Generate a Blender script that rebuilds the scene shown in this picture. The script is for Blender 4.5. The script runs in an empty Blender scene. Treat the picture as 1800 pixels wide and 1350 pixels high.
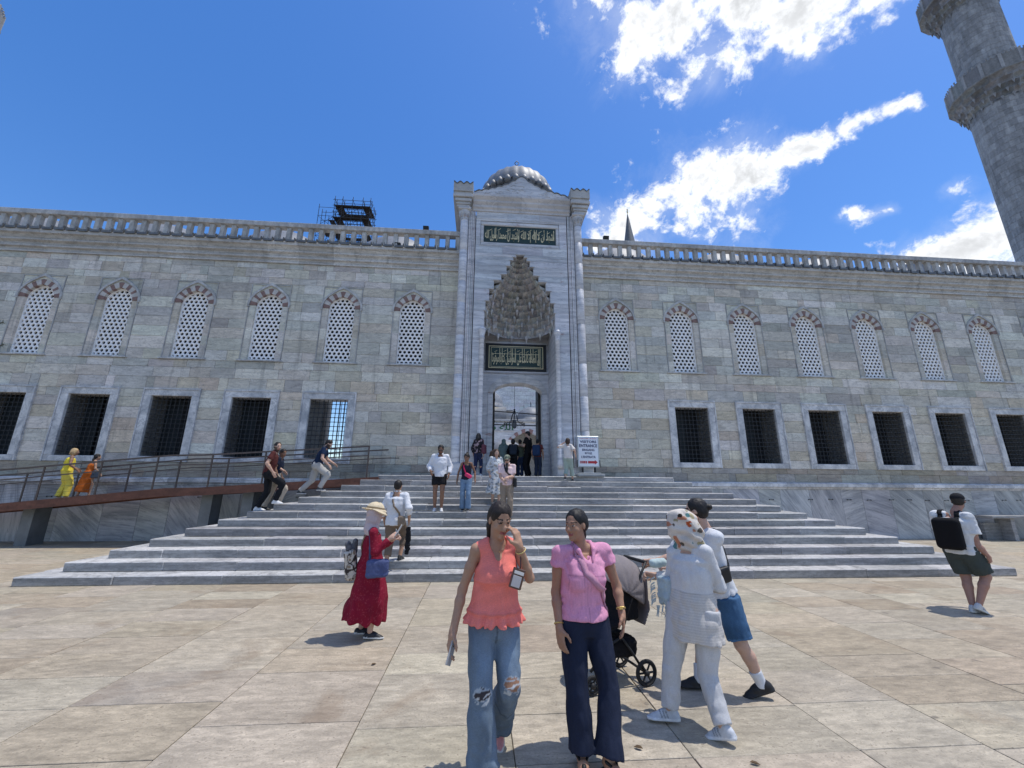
import bpy, math, random
import numpy as np
from mathutils import Matrix, Vector
random.seed(7); rng=np.random.default_rng(7)
S=bpy.context.scene; COL=S.collection
R=math.radians
# ---------------------------------------------------------------- camera
F,PITCH,YAW,ROLL,CAMZ=710.0,.2505,.0776,.0069,1.75
def cam_axes():
    cp,sp,cy,sy=math.cos(PITCH),math.sin(PITCH),math.cos(YAW),math.sin(YAW)
    f=np.array([sy*cp,cy*cp,sp]); r=np.array([cy,-sy,0.]); u=np.cross(r,f)
    c,s=math.cos(ROLL),math.sin(ROLL)
    return c*r+s*u,-s*r+c*u,f
CR,CU,CF=cam_axes()
def pix_dir(u,v): return (u-900)/F*CR-(v-675)/F*CU+CF
def on_depth(u,v,Y):
    """the place at depth Y (metres along the plaza) seen at a spot of the survey photo"""
    d=pix_dir(u,v); s=Y/d[1]; return np.array([s*d[0],Y,CAMZ+s*d[2]])
def on_level(u,v,z=0.):
    d=pix_dir(u,v); s=(z-CAMZ)/d[2]; return np.array([s*d[0],s*d[1],z])
cd=bpy.data.cameras.new('camera'); cam=bpy.data.objects.new('camera',cd); COL.objects.link(cam)
cd.sensor_width=36; cd.lens=F/1800*36; cd.clip_start=.05; cd.clip_end=3000
cam.matrix_world=Matrix(((CR[0],CU[0],-CF[0],0),(CR[1],CU[1],-CF[1],0),(CR[2],CU[2],-CF[2],CAMZ),(0,0,0,1)))
S.camera=cam; S.render.resolution_x=1024; S.render.resolution_y=768
S.render.engine='CYCLES'
EXPOSURE,SUN_E=0.88,2.0
SKY_S,SKY_DUST,SKY_OZONE,SKY_SAT,SKY_VAL,SKY_HUE=.15,.3,3.3,1.46,.97,.512
CLOUD_COL=(4.15,4.25,4.4)
S.cycles.max_bounces=6; S.cycles.diffuse_bounces=4; S.cycles.use_denoising=True
S.view_settings.view_transform='Standard'; S.view_settings.look='None'
S.view_settings.exposure=EXPOSURE; S.view_settings.gamma=1
# ---------------------------------------------------------------- sky and sun
SUN_EL,SUN_AZ=R(72),R(88)           # azimuth from +Y (away from the camera) towards +X
sun_dir=Vector((math.cos(SUN_EL)*math.sin(SUN_AZ),math.cos(SUN_EL)*math.cos(SUN_AZ),math.sin(SUN_EL)))
sd=bpy.data.lights.new('sun','SUN'); so=bpy.data.objects.new('sun',sd); COL.objects.link(so)
sd.energy=SUN_E; sd.angle=R(.53); sd.color=(1,.955,.88)
so.rotation_euler=sun_dir.to_track_quat('Z','Y').to_euler(); so.location=(30,10,60)
W=bpy.data.worlds.new('World'); S.world=W; W.use_nodes=True
class G:
    """tiny node-graph writer"""
    def __init__(s,nt): s.nt=nt; s.x=0
    def n(s,t,**k):
        o=s.nt.nodes.new(t); s.x+=40; o.location=(s.x,0)
        for a,b in k.items(): setattr(o,a,b)
        return o
    def put(s,sock,v):
        if isinstance(v,bpy.types.NodeSocket): s.nt.links.new(v,sock)
        elif v is not None:
            try: sock.default_value=v
            except Exception: sock.default_value=(v[0],v[1],v[2],1) if hasattr(v,'__len__') else (v,v,v)
    def m(s,op,a,b=None,c=None,clamp=False):
        o=s.n('ShaderNodeMath',operation=op,use_clamp=clamp)
        for i,q in enumerate((a,b,c)):
            if q is not None: s.put(o.inputs[i],q)
        return o.outputs[0]
    def v(s,op,a,b=None,sc=None):
        o=s.n('ShaderNodeVectorMath',operation=op); s.put(o.inputs[0],a)
        if b is not None: s.put(o.inputs[1],b)
        if sc is not None: s.put(o.inputs['Scale'],sc)
        return o.outputs['Value'] if op in('DOT_PRODUCT','LENGTH','DISTANCE') else o.outputs[0]
    def noise(s,vec,scale,detail=4,rough=.55,dist=0.,color=False):
        o=s.n('ShaderNodeTexNoise'); s.put(o.inputs['Vector'],vec); o.inputs['Scale'].default_value=scale
        o.inputs['Detail'].default_value=detail; o.inputs['Roughness'].default_value=rough; o.inputs['Distortion'].default_value=dist
        return o.outputs['Color' if color else 'Fac']
    def ramp(s,x,a,b,lo=0.,hi=1.,smooth=True):
        o=s.n('ShaderNodeMapRange'); o.interpolation_type='SMOOTHSTEP' if smooth else 'LINEAR'
        s.put(o.inputs[0],x); 
        for i,q in enumerate((a,b,lo,hi)): s.put(o.inputs[1+i],q)
        return o.outputs[0]
    def mix(s,f,a,b,mode='MIX'):
        o=s.n('ShaderNodeMix',data_type='RGBA',blend_type=mode); s.put(o.inputs[0],f); s.put(o.inputs[6],a); s.put(o.inputs[7],b)
        return o.outputs[2]
def c4(c): return (c[0],c[1],c[2],1.)
wt=W.node_tree; wt.nodes.clear(); g=G(wt)
sky=g.n('ShaderNodeTexSky',sky_type='NISHITA'); sky.sun_disc=False; sky.sun_elevation=SUN_EL; sky.sun_rotation=SUN_AZ
sky.altitude=50; sky.air_density=1.0; sky.dust_density=SKY_DUST; sky.ozone_density=SKY_OZONE
dirv=g.n('ShaderNodeTexCoord').outputs['Generated']; dirn=g.v('NORMALIZE',dirv)
gm=g.n('ShaderNodeGamma'); g.put(gm.inputs[0],sky.outputs[0]); gm.inputs[1].default_value=.78
hs=g.n('ShaderNodeHueSaturation'); g.put(hs.inputs['Color'],gm.outputs[0]); hs.inputs['Saturation'].default_value=SKY_SAT; hs.inputs['Value'].default_value=SKY_VAL; hs.inputs['Hue'].default_value=SKY_HUE
# clouds: soft banks in fixed directions of the sky, broken up by noise
warp=g.noise(dirn,5.0,5,.6,color=True)
dw=g.v('ADD',dirn,g.v('SCALE',g.v('SUBTRACT',warp,(.5,.5,.5)),sc=.10))
dens=None
def bank(u0,v0,u1,v1,w,strength=1.,w1=None):
    """a cloud bank from one sky direction to another, w = half width (rad)"""
    global dens
    a=Vector(pix_dir(u0,v0)).normalized(); b=Vector(pix_dir(u1,v1)).normalized()
    ax=b-a; L=max(ax.length,1e-3); t=g.m('DIVIDE',g.v('DOT_PRODUCT',g.v('SUBTRACT',dw,tuple(a)),tuple(ax/L)),L,clamp=True)
    pt=g.v('ADD',g.v('SCALE',tuple(ax),sc=t),tuple(a))
    d=g.v('DISTANCE',dw,pt)
    ww=w if w1 is None else g.m('MULTIPLY_ADD',t,w1-w,w)
    f=g.m('MULTIPLY',g.m('SUBTRACT',1.,g.m('DIVIDE',d,ww)),strength)
    dens=f if dens is None else g.m('MAXIMUM',dens,f)
bank(1075,395,1290,330,.085,1.0,.125); bank(1290,320,1440,250,.115,1.0,.04); bank(1440,245,1600,190,.036,.9,.016); bank(1225,300,1245,290,.05,.9)
bank(1270,390,1320,380,.04,.8); bank(1180,410,1240,415,.03,.6); bank(1060,440,1100,400,.05,.8)
bank(1125,35,1330,5,.105,1.0); bank(1240,110,1290,100,.075,.9,.06); bank(1260,140,1300,90,.05,.8); bank(1405,15,1520,-25,.075,.95,.04); bank(1410,70,1450,60,.04,.7); bank(1100,-120,1500,-140,.16,1.)
bank(1510,375,1575,350,.028,.85,.02); bank(1640,455,1800,420,.06,1.,.10); bank(1740,400,1830,370,.06,.9); bank(1690,330,1740,318,.016,.5)
nz=g.noise(dirn,14.0,9,.62,.25); nz2=g.noise(dirn,3.2,5,.55)
nzf=g.noise(dirn,48.0,6,.65,.4)
core=g.m('ADD',g.m('ADD',g.m('MULTIPLY_ADD',dens,1.05,-.10),g.m('MULTIPLY',g.m('SUBTRACT',nz,.5),3.6)),g.m('MULTIPLY',g.m('SUBTRACT',nzf,.5),1.1))
alpha=g.ramp(core,.06,.85)
veil=g.m('MULTIPLY',g.ramp(g.m('ADD',g.m('MULTIPLY',dens,.45),g.m('MULTIPLY',g.m('SUBTRACT',g.noise(dirn,6,7,.65,.6),.5),1.1)),-.05,.6),.30)
zz=g.n('ShaderNodeSeparateXYZ'); g.put(zz.inputs[0],dirn)
# elsewhere: scattered fair-weather cloud, out of view, thickened to add neutral light to the facade
far=g.m('MULTIPLY',g.ramp(g.noise(dirn,2.3,8,.6,.4),.50,.66),g.ramp(g.v('DOT_PRODUCT',dirn,tuple(CF)),.35,.15))
far=g.m('MULTIPLY',far,g.ramp(zz.outputs['Z'],.05,.2))
shade=g.m('ADD',g.ramp(g.m('SUBTRACT',core,g.m('MULTIPLY',nz2,.5)),.25,1.3,1.05,.66),g.m('MULTIPLY',g.m('SUBTRACT',g.noise(dirn,22,6,.6),.5),.45))
ccol=g.v('SCALE',CLOUD_COL,sc=shade)
thin=g.ramp(alpha,.2,.9,.88,1.)
ccol=g.v('SCALE',ccol,sc=thin)
a1=g.m('MAXIMUM',g.m('MAXIMUM',alpha,veil),g.m('MULTIPLY',far,.9))
skyc=g.mix(a1,hs.outputs[0],ccol)
bg=g.n('ShaderNodeBackground'); g.put(bg.inputs[0],skyc); bg.inputs[1].default_value=SKY_S
g.nt.links.new(bg.outputs[0],g.n('ShaderNodeOutputWorld').inputs[0])
# ---------------------------------------------------------------- materials
def new_mat(name):
    m=bpy.data.materials.new(name); m.use_nodes=True; nt=m.node_tree; nt.nodes.clear(); gg=G(nt)
    b=gg.n('ShaderNodeBsdfPrincipled'); o=gg.n('ShaderNodeOutputMaterial'); nt.links.new(b.outputs[0],o.inputs[0]); return m,gg,b
def tint_of(gg):
    a=gg.n('ShaderNodeAttribute',attribute_name='tint'); return a.outputs['Color']
def pos_of(gg,stretch=(1,1,1)):
    p=gg.n('ShaderNodeNewGeometry').outputs['Position']; return gg.v('MULTIPLY',p,stretch) if stretch!=(1,1,1) else p
def bump(gg,b,h,strength=.4,dist=.01):
    o=gg.n('ShaderNodeBump'); o.inputs['Strength'].default_value=strength; o.inputs['Distance'].default_value=dist; gg.put(o.inputs['Height'],h); gg.nt.links.new(o.outputs[0],b.inputs['Normal'])
def mat(name,base=None,rough=.8,layers=(),bmp=None,metal=0.,spec=None,sss=0.):
    """base None = the mesh's own 'tint' colour; layers = (scale, amount, stretch[, detail]) of value variation"""
    m,gg,b=new_mat(name)
    col=tint_of(gg) if base is None else c4(base)
    for L in layers:
        st=L[2] if len(L)>2 else (1,1,1)
        n=gg.noise(pos_of(gg,st),L[0],L[3] if len(L)>3 else 5,.6)
        f=gg.ramp(n,.28,.72,1-L[1],1+L[1],False)
        if not isinstance(col,bpy.types.NodeSocket):
            rgb=gg.n('ShaderNodeRGB'); rgb.outputs[0].default_value=col; col=rgb.outputs[0]
        col=gg.v('SCALE',col,sc=f)
    gg.put(b.inputs['Base Color'],col); b.inputs['Roughness'].default_value=rough; b.inputs['Metallic'].default_value=metal
    if spec is not None: b.inputs['Specular IOR Level'].default_value=spec
    if sss: b.inputs['Subsurface Weight'].default_value=sss; b.inputs['Subsurface Radius'].default_value=(.01,.004,.002)
    if bmp:
        st=bmp[3] if len(bmp)>3 else (1,1,1)
        bump(gg,b,gg.noise(pos_of(gg,st),bmp[0],6,.6),bmp[1],bmp[2] if len(bmp)>2 else .01)
    return m
MT={}
def stone_mat():
    m,gg,b=new_mat('ashlar_stone'); p=pos_of(gg); t=tint_of(gg)
    big=gg.noise(p,.55,4,.6); mid=gg.noise(gg.v('MULTIPLY',p,(1,1,4)),2.6,7,.68,.6); fine=gg.noise(gg.v('MULTIPLY',p,(1,1,3)),26,5,.7)
    c=gg.v('SCALE',t,sc=gg.ramp(big,.25,.75,.84,1.14,False)); c=gg.v('SCALE',c,sc=gg.ramp(mid,.3,.7,.76,1.20,False)); c=gg.v('SCALE',c,sc=gg.ramp(fine,.25,.75,.86,1.12,False))
    crack=gg.m('ABSOLUTE',gg.m('SUBTRACT',gg.noise(gg.v('MULTIPLY',p,(1,1,2.4)),1.9,6,.65,1.2),.5))
    c=gg.mix(gg.ramp(crack,.004,.02,.38,0),c,(.09,.085,.08,1))
    # soot and rain streaks
    stk=gg.noise(gg.v('MULTIPLY',p,(3,3,.25)),1.2,6,.65); c=gg.mix(gg.ramp(stk,.54,.74,0,.52),c,(.15,.145,.135,1))
    gg.put(b.inputs['Base Color'],c); b.inputs['Roughness'].default_value=.85
    bump(gg,b,gg.m('ADD',gg.m('MULTIPLY',mid,1.),gg.m('MULTIPLY',fine,.4)),.55,.02); return m
def marble_mat(name,base,dark,stretch,vein=.55,pink=0.,rot_random=False,rough=.45,scale=1.6,grain=0.):
    m,gg,b=new_mat(name); p=pos_of(gg)
    if rot_random:
        oi=gg.n('ShaderNodeObjectInfo'); ro=gg.n('ShaderNodeVectorRotate',rotation_type='Y_AXIS')
        gg.put(ro.inputs['Vector'],gg.v('ADD',p,gg.v('SCALE',(13,7,5),sc=oi.outputs['Random']))); gg.put(ro.inputs['Angle'],gg.m('MULTIPLY_ADD',oi.outputs['Random'],1.9,.1)); p=ro.outputs[0]
    q=gg.v('MULTIPLY',p,stretch)
    n1=gg.noise(q,scale,7,.62,.9); n2=gg.noise(q,scale*4.3,6,.6,.5); n3=gg.noise(p,.7,3,.5)
    w=gg.n('ShaderNodeTexWave',bands_direction='Z',wave_profile='SIN'); gg.put(w.inputs['Vector'],gg.v('ADD',q,gg.v('SCALE',gg.noise(p,.8,4,.6,color=True),sc=.9)))
    w.inputs['Scale'].default_value=scale*.33; w.inputs['Distortion'].default_value=9; w.inputs['Detail'].default_value=4; w.inputs['Detail Roughness'].default_value=.65
    f=gg.m('ADD',gg.m('MULTIPLY',n1,.62),gg.m('ADD',gg.m('MULTIPLY',n2,.34),gg.m('MULTIPLY',w.outputs['Fac'],.12)))
    c=gg.mix(gg.ramp(f,.36,.74,0,vein+.35),c4(base),c4(dark))
    c=gg.v('MULTIPLY',c,tint_of(gg)); c=gg.v('SCALE',c,sc=gg.ramp(n3,.3,.7,.86,1.12,False))
    line=gg.m('ABSOLUTE',gg.m('SUBTRACT',gg.noise(q,scale*1.3,5,.6,.7),.5)); c=gg.mix(gg.ramp(line,.0,.022,.45,0),c,(dark[0]*.6,dark[1]*.6,dark[2]*.62,1))
    if pink:
        pk=gg.m('MULTIPLY',gg.ramp(gg.noise(gg.v('MULTIPLY',p,(1.2,1,2.2)),1.5,4,.6),.62,.70,0,pink),gg.ramp(n2,.4,.55)); c=gg.mix(pk,c,(.30,.13,.11,1))
    fine=gg.noise(p,40,4,.7); c=gg.v('SCALE',c,sc=gg.ramp(fine,.3,.7,.92,1.07,False))
    if grain: c=gg.v('SCALE',c,sc=gg.ramp(gg.noise(gg.v('MULTIPLY',p,(1,1,1.8)),9,7,.72,.4),.3,.7,1-grain,1+grain,False))
    gg.put(b.inputs['Base Color'],c); b.inputs['Roughness'].default_value=rough; bump(gg,b,gg.m('ADD',n2,gg.m('MULTIPLY',fine,.5)),.25,.01); return m
def travertine_mat():
    m,gg,b=new_mat('travertine'); p=pos_of(gg); t=tint_of(gg); oi=gg.n('ShaderNodeObjectInfo').outputs['Random']
    off=gg.v('ADD',p,gg.v('SCALE',(3.1,5.7,2.3),sc=oi)); q=gg.v('MULTIPLY',off,(1,2.6,1))
    cl=gg.noise(q,1.7,6,.62,.5); md=gg.noise(q,7,6,.65,.3); gr=gg.noise(p,55,4,.7)
    c=gg.v('SCALE',t,sc=gg.ramp(cl,.3,.7,.78,1.14,False)); c=gg.v('SCALE',c,sc=gg.ramp(md,.3,.7,.70,1.20,False)); c=gg.v('SCALE',c,sc=gg.ramp(gr,.3,.7,.82,1.14,False))
    st=gg.noise(off,.9,5,.6,.6); c=gg.mix(gg.ramp(st,.55,.72,0,.45),c,(.21,.145,.09,1))
    gy=gg.noise(off,.45,4,.6); c=gg.mix(gg.ramp(gy,.55,.72,0,.22),c,(.25,.24,.225,1))
    pit=gg.noise(gg.v('MULTIPLY',off,(1,1.7,1)),34,3,.6); pf=gg.m('MULTIPLY',gg.ramp(pit,.60,.67),gg.ramp(md,.38,.58)); c=gg.mix(gg.m('MULTIPLY',pf,.6),c,(.13,.10,.075,1))
    sp=gg.noise(off,4.6,2,.5); c=gg.mix(gg.m('MULTIPLY',gg.ramp(sp,.73,.77),.55),c,(.10,.085,.07,1))
    gg.put(b.inputs['Base Color'],c); gg.put(b.inputs['Roughness'],gg.ramp(md,.3,.7,.5,.75,False))
    bump(gg,b,gg.m('SUBTRACT',gg.m('ADD',gg.m('MULTIPLY',md,.6),gg.m('MULTIPLY',gr,.35)),pf),.45,.008); return m
MT['stone']=stone_mat()
MT['marble']=marble_mat('streaked_marble',(.66,.655,.65),(.33,.345,.37),(.5,.5,3.4),.38,.6,scale=1.3)
MT['column']=marble_mat('banded_marble_column',(.70,.69,.68),(.35,.37,.40),(.35,.35,2.6),.42,.3,scale=1.7)
MT['frame']=marble_mat('white_marble_trim',(.68,.67,.66),(.26,.275,.30),(1.2,1.2,.9),.5,0,True)
MT['cap']=marble_mat('plain_grey_marble',(.62,.61,.60),(.40,.40,.41),(1,1,1.2),.2,0,False,.55,1.2)
MT['dado']=marble_mat('veined_marble_slab',(.52,.51,.50),(.17,.18,.20),(3.4,1,.30),.5,0,True,.4,1.3)
MT['step']=marble_mat('worn_grey_marble',(.50,.49,.475),(.20,.20,.20),(.5,.5,4.5),.34,0,False,.6,1.5,.26)
MT['muqarnas']=mat('weathered_carved_marble',None,.8,((3,.28),(11,.25)),(18,.5,.015))
MT['travertine']=travertine_mat()
MT['joint']=mat('dusty_joint',(.13,.115,.10),.95,((9,.3),))
MT['mortar']=mat('old_mortar',(.17,.165,.155),.95,((6,.3),))
MT['weathered']=mat('weathered_parapet_stone',None,.88,((1.6,.25),(7,.28,(1,1,.6)),(35,.12)),(22,.5,.015))
MT['voussoir']=mat('voussoir_stone',None,.8,((5,.18),(24,.15)),(22,.35,.01))
MT['grille']=mat('pierced_plaster',(.86,.85,.83),.75,((4,.08),))
MT['glass']=mat('dusty_window_glass',(.022,.028,.031),.5,((2,.3),),None,0,.25)
MT['iron']=mat('black_iron',(.018,.02,.023),.55,((20,.3),))
MT['dark']=mat('dark_interior_board',(.012,.014,.016),.8)
MT['reveal']=mat('shadowed_plaster_reveal',(.16,.18,.19),.85,((2.5,.3),))
MT['rust']=mat('weathering_steel',(.13,.052,.032),.75,((2.4,.35,(1,1,3)),(18,.25)),(40,.2,.004))
MT['steel']=mat('dark_painted_steel',(.085,.062,.052),.5,((9,.25),))
MT['legsteel']=mat('grey_painted_steel',(.14,.15,.155),.55,((3,.25),))
MT['lead']=mat('lead_sheet',(.19,.20,.215),.55,((2.2,.22),(9,.15)),(8,.2,.01))
MT['darklead']=mat('dark_weathered_lead',(.12,.13,.14),.6,((3,.3),))
MT['gold']=mat('gilded_metal',(.62,.47,.18),.4,((8,.2),),metal=.8)
MT['gilt']=mat('gilded_lettering',(.70,.62,.38),.5,((14,.12),))
MT['green']=mat('dark_green_panel',(.006,.030,.024),.5,((4,.25),))
MT['black']=mat('matt_black',(.010,.011,.013),.6)
MT['wood']=mat('dark_old_wood',(.028,.022,.018),.6,((4,.35,(6,6,.6)),))
MT['minaret']=mat('minaret_stone',None,.85,((.5,.16),(2.5,.25,(2,2,.35)),(9,.18)),(8,.5,.02))
MT['signwhite']=mat('white_sign_panel',(.70,.74,.80),.4,((3,.04),))
MT['alu']=mat('brushed_aluminium',(.42,.44,.45),.4,((10,.1),),metal=.6)
MT['navyprint']=mat('navy_print',(.012,.022,.09),.5)
MT['redprint']=mat('red_print',(.42,.02,.03),.5,((16,.1),))
MT['basegrey']=mat('grey_concrete_base',(.26,.28,.29),.8,((8,.2),))
# ---------------------------------------------------------------- mesh helpers
class MB:
    def __init__(s): s.v=[]; s.f=[]; s.t=[]; s.mi=[]; s.cur=(1,1,1); s.m=0
    def add(s,vs,fs,tint=None):
        o=len(s.v); s.v+= [tuple(p) for p in vs]; s.f+=[tuple(i+o for i in f) for f in fs]
        s.t+=[tint or s.cur]*len(fs); s.mi+=[s.m]*len(fs)
    def box(s,x0,x1,y0,y1,z0,z1,tint=None):
        s.add([(x0,y0,z0),(x1,y0,z0),(x1,y1,z0),(x0,y1,z0),(x0,y0,z1),(x1,y0,z1),(x1,y1,z1),(x0,y1,z1)],
              [(0,3,2,1),(4,5,6,7),(0,1,5,4),(1,2,6,5),(2,3,7,6),(3,0,4,7)],tint)
    def face_block(s,x0,x1,z0,z1,y,back,ch=.007,tint=None):
        """block seen from -Y with a chamfered face"""
        c=ch
        s.add([(x0,back,z0),(x1,back,z0),(x1,back,z1),(x0,back,z1),(x0,y+c,z0),(x1,y+c,z0),(x1,y+c,z1),(x0,y+c,z1),(x0+c,y,z0+c),(x1-c,y,z0+c),(x1-c,y,z1-c),(x0+c,y,z1-c)],
              [(0,1,5,4),(1,2,6,5),(2,3,7,6),(3,0,4,7),(4,5,9,8),(5,6,10,9),(6,7,11,10),(7,4,8,11),(8,9,10,11)],tint)
    def cbox(s,x0,x1,y0,y1,z0,z1,c=.01,tint=None):
        """box with chamfered edges"""
        v=[];f=[];idx={}
        for ix in (0,1):
            for iy in (0,1):
                for iz in (0,1):
                    X=(x0,x1)[ix];Y=(y0,y1)[iy];Z=(z0,z1)[iz];dx=c*(1-2*ix);dy=c*(1-2*iy);dz=c*(1-2*iz)
                    for a,q in enumerate(((X,Y+dy,Z+dz),(X+dx,Y,Z+dz),(X+dx,Y+dy,Z))): idx[ix,iy,iz,a]=len(v); v.append(q)
        for a in range(3):
            o=[b for b in range(3) if b!=a]
            for side in (0,1):
                q=[]
                for p in ((0,0),(1,0),(1,1),(0,1)):
                    k=[0,0,0];k[a]=side;k[o[0]]=p[0];k[o[1]]=p[1]; q.append(idx[k[0],k[1],k[2],a])
                f.append(q)
        for a in range(3):
            o=[b for b in range(3) if b!=a]
            for p in ((0,0),(1,0),(1,1),(0,1)):
                k0=[0,0,0];k0[o[0]]=p[0];k0[o[1]]=p[1];k1=list(k0);k1[a]=1
                f.append([idx[(*k0,o[0])],idx[(*k0,o[1])],idx[(*k1,o[1])],idx[(*k1,o[0])]])
        for ix in (0,1):
            for iy in (0,1):
                for iz in (0,1): f.append([idx[ix,iy,iz,a] for a in range(3)])
        s.add(v,f,tint)
    def lathe(s,prof,n,c=(0,0,0),a0=0.,a1=2*math.pi,tint=None,sq=(1,1),rib=None):
        full=abs(a1-a0-2*math.pi)<1e-6; m=n if full else n+1; v=[]
        for r,z in prof:
            for i in range(m):
                a=a0+(a1-a0)*i/n; k=1+(rib(i) if rib else 0); v.append((c[0]+r*k*math.cos(a)*sq[0],c[1]+r*k*math.sin(a)*sq[1],c[2]+z))
        f=[]
        for j in range(len(prof)-1):
            for i in range(n):
                i2=(i+1)%m; f.append((j*m+i,j*m+i2,(j+1)*m+i2,(j+1)*m+i))
        s.add(v,f,tint)
    def tube(s,pts,r,n=6,tint=None,cap=True):
        pts=[Vector(p) for p in pts]; rs=r if hasattr(r,'__len__') else [r]*len(pts); v=[];f=[]
        for i,p in enumerate(pts):
            d=(pts[min(i+1,len(pts)-1)]-pts[max(i-1,0)]).normalized(); a=d.orthogonal().normalized() if i==0 else (pa-d*pa.dot(d)).normalized(); pa=a; b=d.cross(a)
            for k in range(n): t=2*math.pi*k/n; v.append(p+(a*math.cos(t)+b*math.sin(t))*rs[i])
        for i in range(len(pts)-1):
            for k in range(n): f.append((i*n+k,i*n+(k+1)%n,(i+1)*n+(k+1)%n,(i+1)*n+k))
        if cap: f.append(tuple(range(n-1,-1,-1))); f.append(tuple((len(pts)-1)*n+k for k in range(n)))
        s.add(v,f,tint)
    def prism_y(s,poly,y0,y1,tint=None,caps=True):
        """poly = (x,z) outline, swept along y"""
        n=len(poly); v=[(x,y0,z) for x,z in poly]+[(x,y1,z) for x,z in poly]
        f=[(i,(i+1)%n,n+(i+1)%n,n+i) for i in range(n)]
        if caps: f+= [tuple(range(n-1,-1,-1)),tuple(range(n,2*n))]
        s.add(v,f,tint)
    def prism_x(s,poly,x0,x1,tint=None):
        """poly = (y,z) outline, swept along x"""
        n=len(poly); v=[(x0,y,z) for y,z in poly]+[(x1,y,z) for y,z in poly]
        s.add(v,[(i,(i+1)%n,n+(i+1)%n,n+i) for i in range(n)]+[tuple(range(n-1,-1,-1)),tuple(range(n,2*n))],tint)
    def beam(s,a,b,w,h,tint=None):
        """rectangular bar from a to b; w across (horizontal), h upright"""
        a=Vector(a);b=Vector(b);d=(b-a).normalized(); up=Vector((0,0,1)) if abs(d.z)<.95 else Vector((0,1,0)); r=d.cross(up).normalized(); u=r.cross(d)
        v=[p+r*(sx*w/2)+u*(sy*h/2) for p in (a,b) for sx,sy in ((-1,-1),(1,-1),(1,1),(-1,1))]
        s.add(v,[(0,1,5,4),(1,2,6,5),(2,3,7,6),(3,0,4,7),(3,2,1,0),(4,5,6,7)],tint)
    def strip(s,pa,pb,y0,y1,tint=None):
        """solid between two (x,z) curves of equal length, thickness y0..y1"""
        n=len(pa); v=[(x,y0,z) for x,z in pa]+[(x,y0,z) for x,z in pb]+[(x,y1,z) for x,z in pa]+[(x,y1,z) for x,z in pb]; f=[]
        for i in range(n-1): f+=[(i,i+1,n+i+1,n+i),(2*n+i,3*n+i,3*n+i+1,2*n+i+1),(i,2*n+i,2*n+i+1,i+1),(n+i,n+i+1,3*n+i+1,3*n+i)]
        f+=[(0,n,3*n,2*n),(n-1,2*n+n-1,3*n+n-1,2*n-1)]
        s.add(v,f,tint)
    def mesh(s,name,mats,smooth=False,fix=False):
        me=bpy.data.meshes.new(name); me.from_pydata(s.v,[],s.f)
        for m in (mats if isinstance(mats,(list,tuple)) else [mats]): me.materials.append(m)
        if any(s.mi): me.polygons.foreach_set('material_index',s.mi)
        nl=np.array([len(f) for f in s.f]); t=np.ones((len(s.f),4),np.float32); t[:,:3]=np.array(s.t,np.float32).reshape(-1,3)
        at=me.color_attributes.new('tint','FLOAT_COLOR','CORNER'); at.data.foreach_set('color',np.repeat(t,nl,axis=0).ravel())
        if smooth: me.polygons.foreach_set('use_smooth',[True]*len(me.polygons))
        if fix:
            import bmesh
            bm=bmesh.new(); bm.from_mesh(me); bmesh.ops.recalc_face_normals(bm,faces=bm.faces); bm.to_mesh(me); bm.free()
        me.update(); return me
def link(name,data=None,parent=None,**p):
    o=bpy.data.objects.new(name,data); COL.objects.link(o)
    if parent is not None:
        o.parent=parent
        if parent.parent is None: o.matrix_parent_inverse=Matrix.Translation(-parent.location)
    for k,v in p.items(): o[k]=v
    return o
def obj(name,mb,mats,parent=None,smooth=False,fix=True,**p): return link(name,mb.mesh(name,mats,smooth,fix),parent,**p)
def thing(name,label,category,loc=(0,0,0),group=None,**p):
    o=link(name); o.empty_display_size=.2; o.location=loc; o['label']=label; o['category']=category
    if group: o['group']=group
    for k,v in p.items(): o[k]=v
    return o
def copy_tree(o,parent=None):
    c=o.copy(); COL.objects.link(c)
    if parent is not None: c.parent=parent
    for ch in o.children: copy_tree(ch,c)
    return c
def jit(c,a=.06,h=.03):
    k=1+random.uniform(-a,a); return tuple(max(.01,x*k*(1+random.uniform(-h,h))) for x in c)
def seen_size(p,w,h):
    d=np.array(p)-np.array([0,0,CAMZ]); z=d@CF
    if z<=.2: return 0
    u=900+F*(d@CR)/z; v=675-F*(d@CU)/z
    if u<-60 or u>1860 or v<-40 or v>1400: return 0
    return w*h/(z*z)
def split_pieces(name,pieces,parent,mats,limit=300,rest_label=None):
    """pieces = (size seen, builder); the largest become objects of their own, the rest one mesh"""
    order=sorted(range(len(pieces)),key=lambda i:-pieces[i][0]); keep=set(i for i in order[:limit] if pieces[i][0]>0); rest=MB(); n=0
    for i,(sz,fn) in enumerate(pieces):
        if i in keep: mb=MB(); fn(mb); obj(name,mb,mats,parent,fix=False)
        else: fn(rest); n+=1
    if n: obj(name+'_field',rest,mats,parent,fix=False,kind='stuff')
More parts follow.
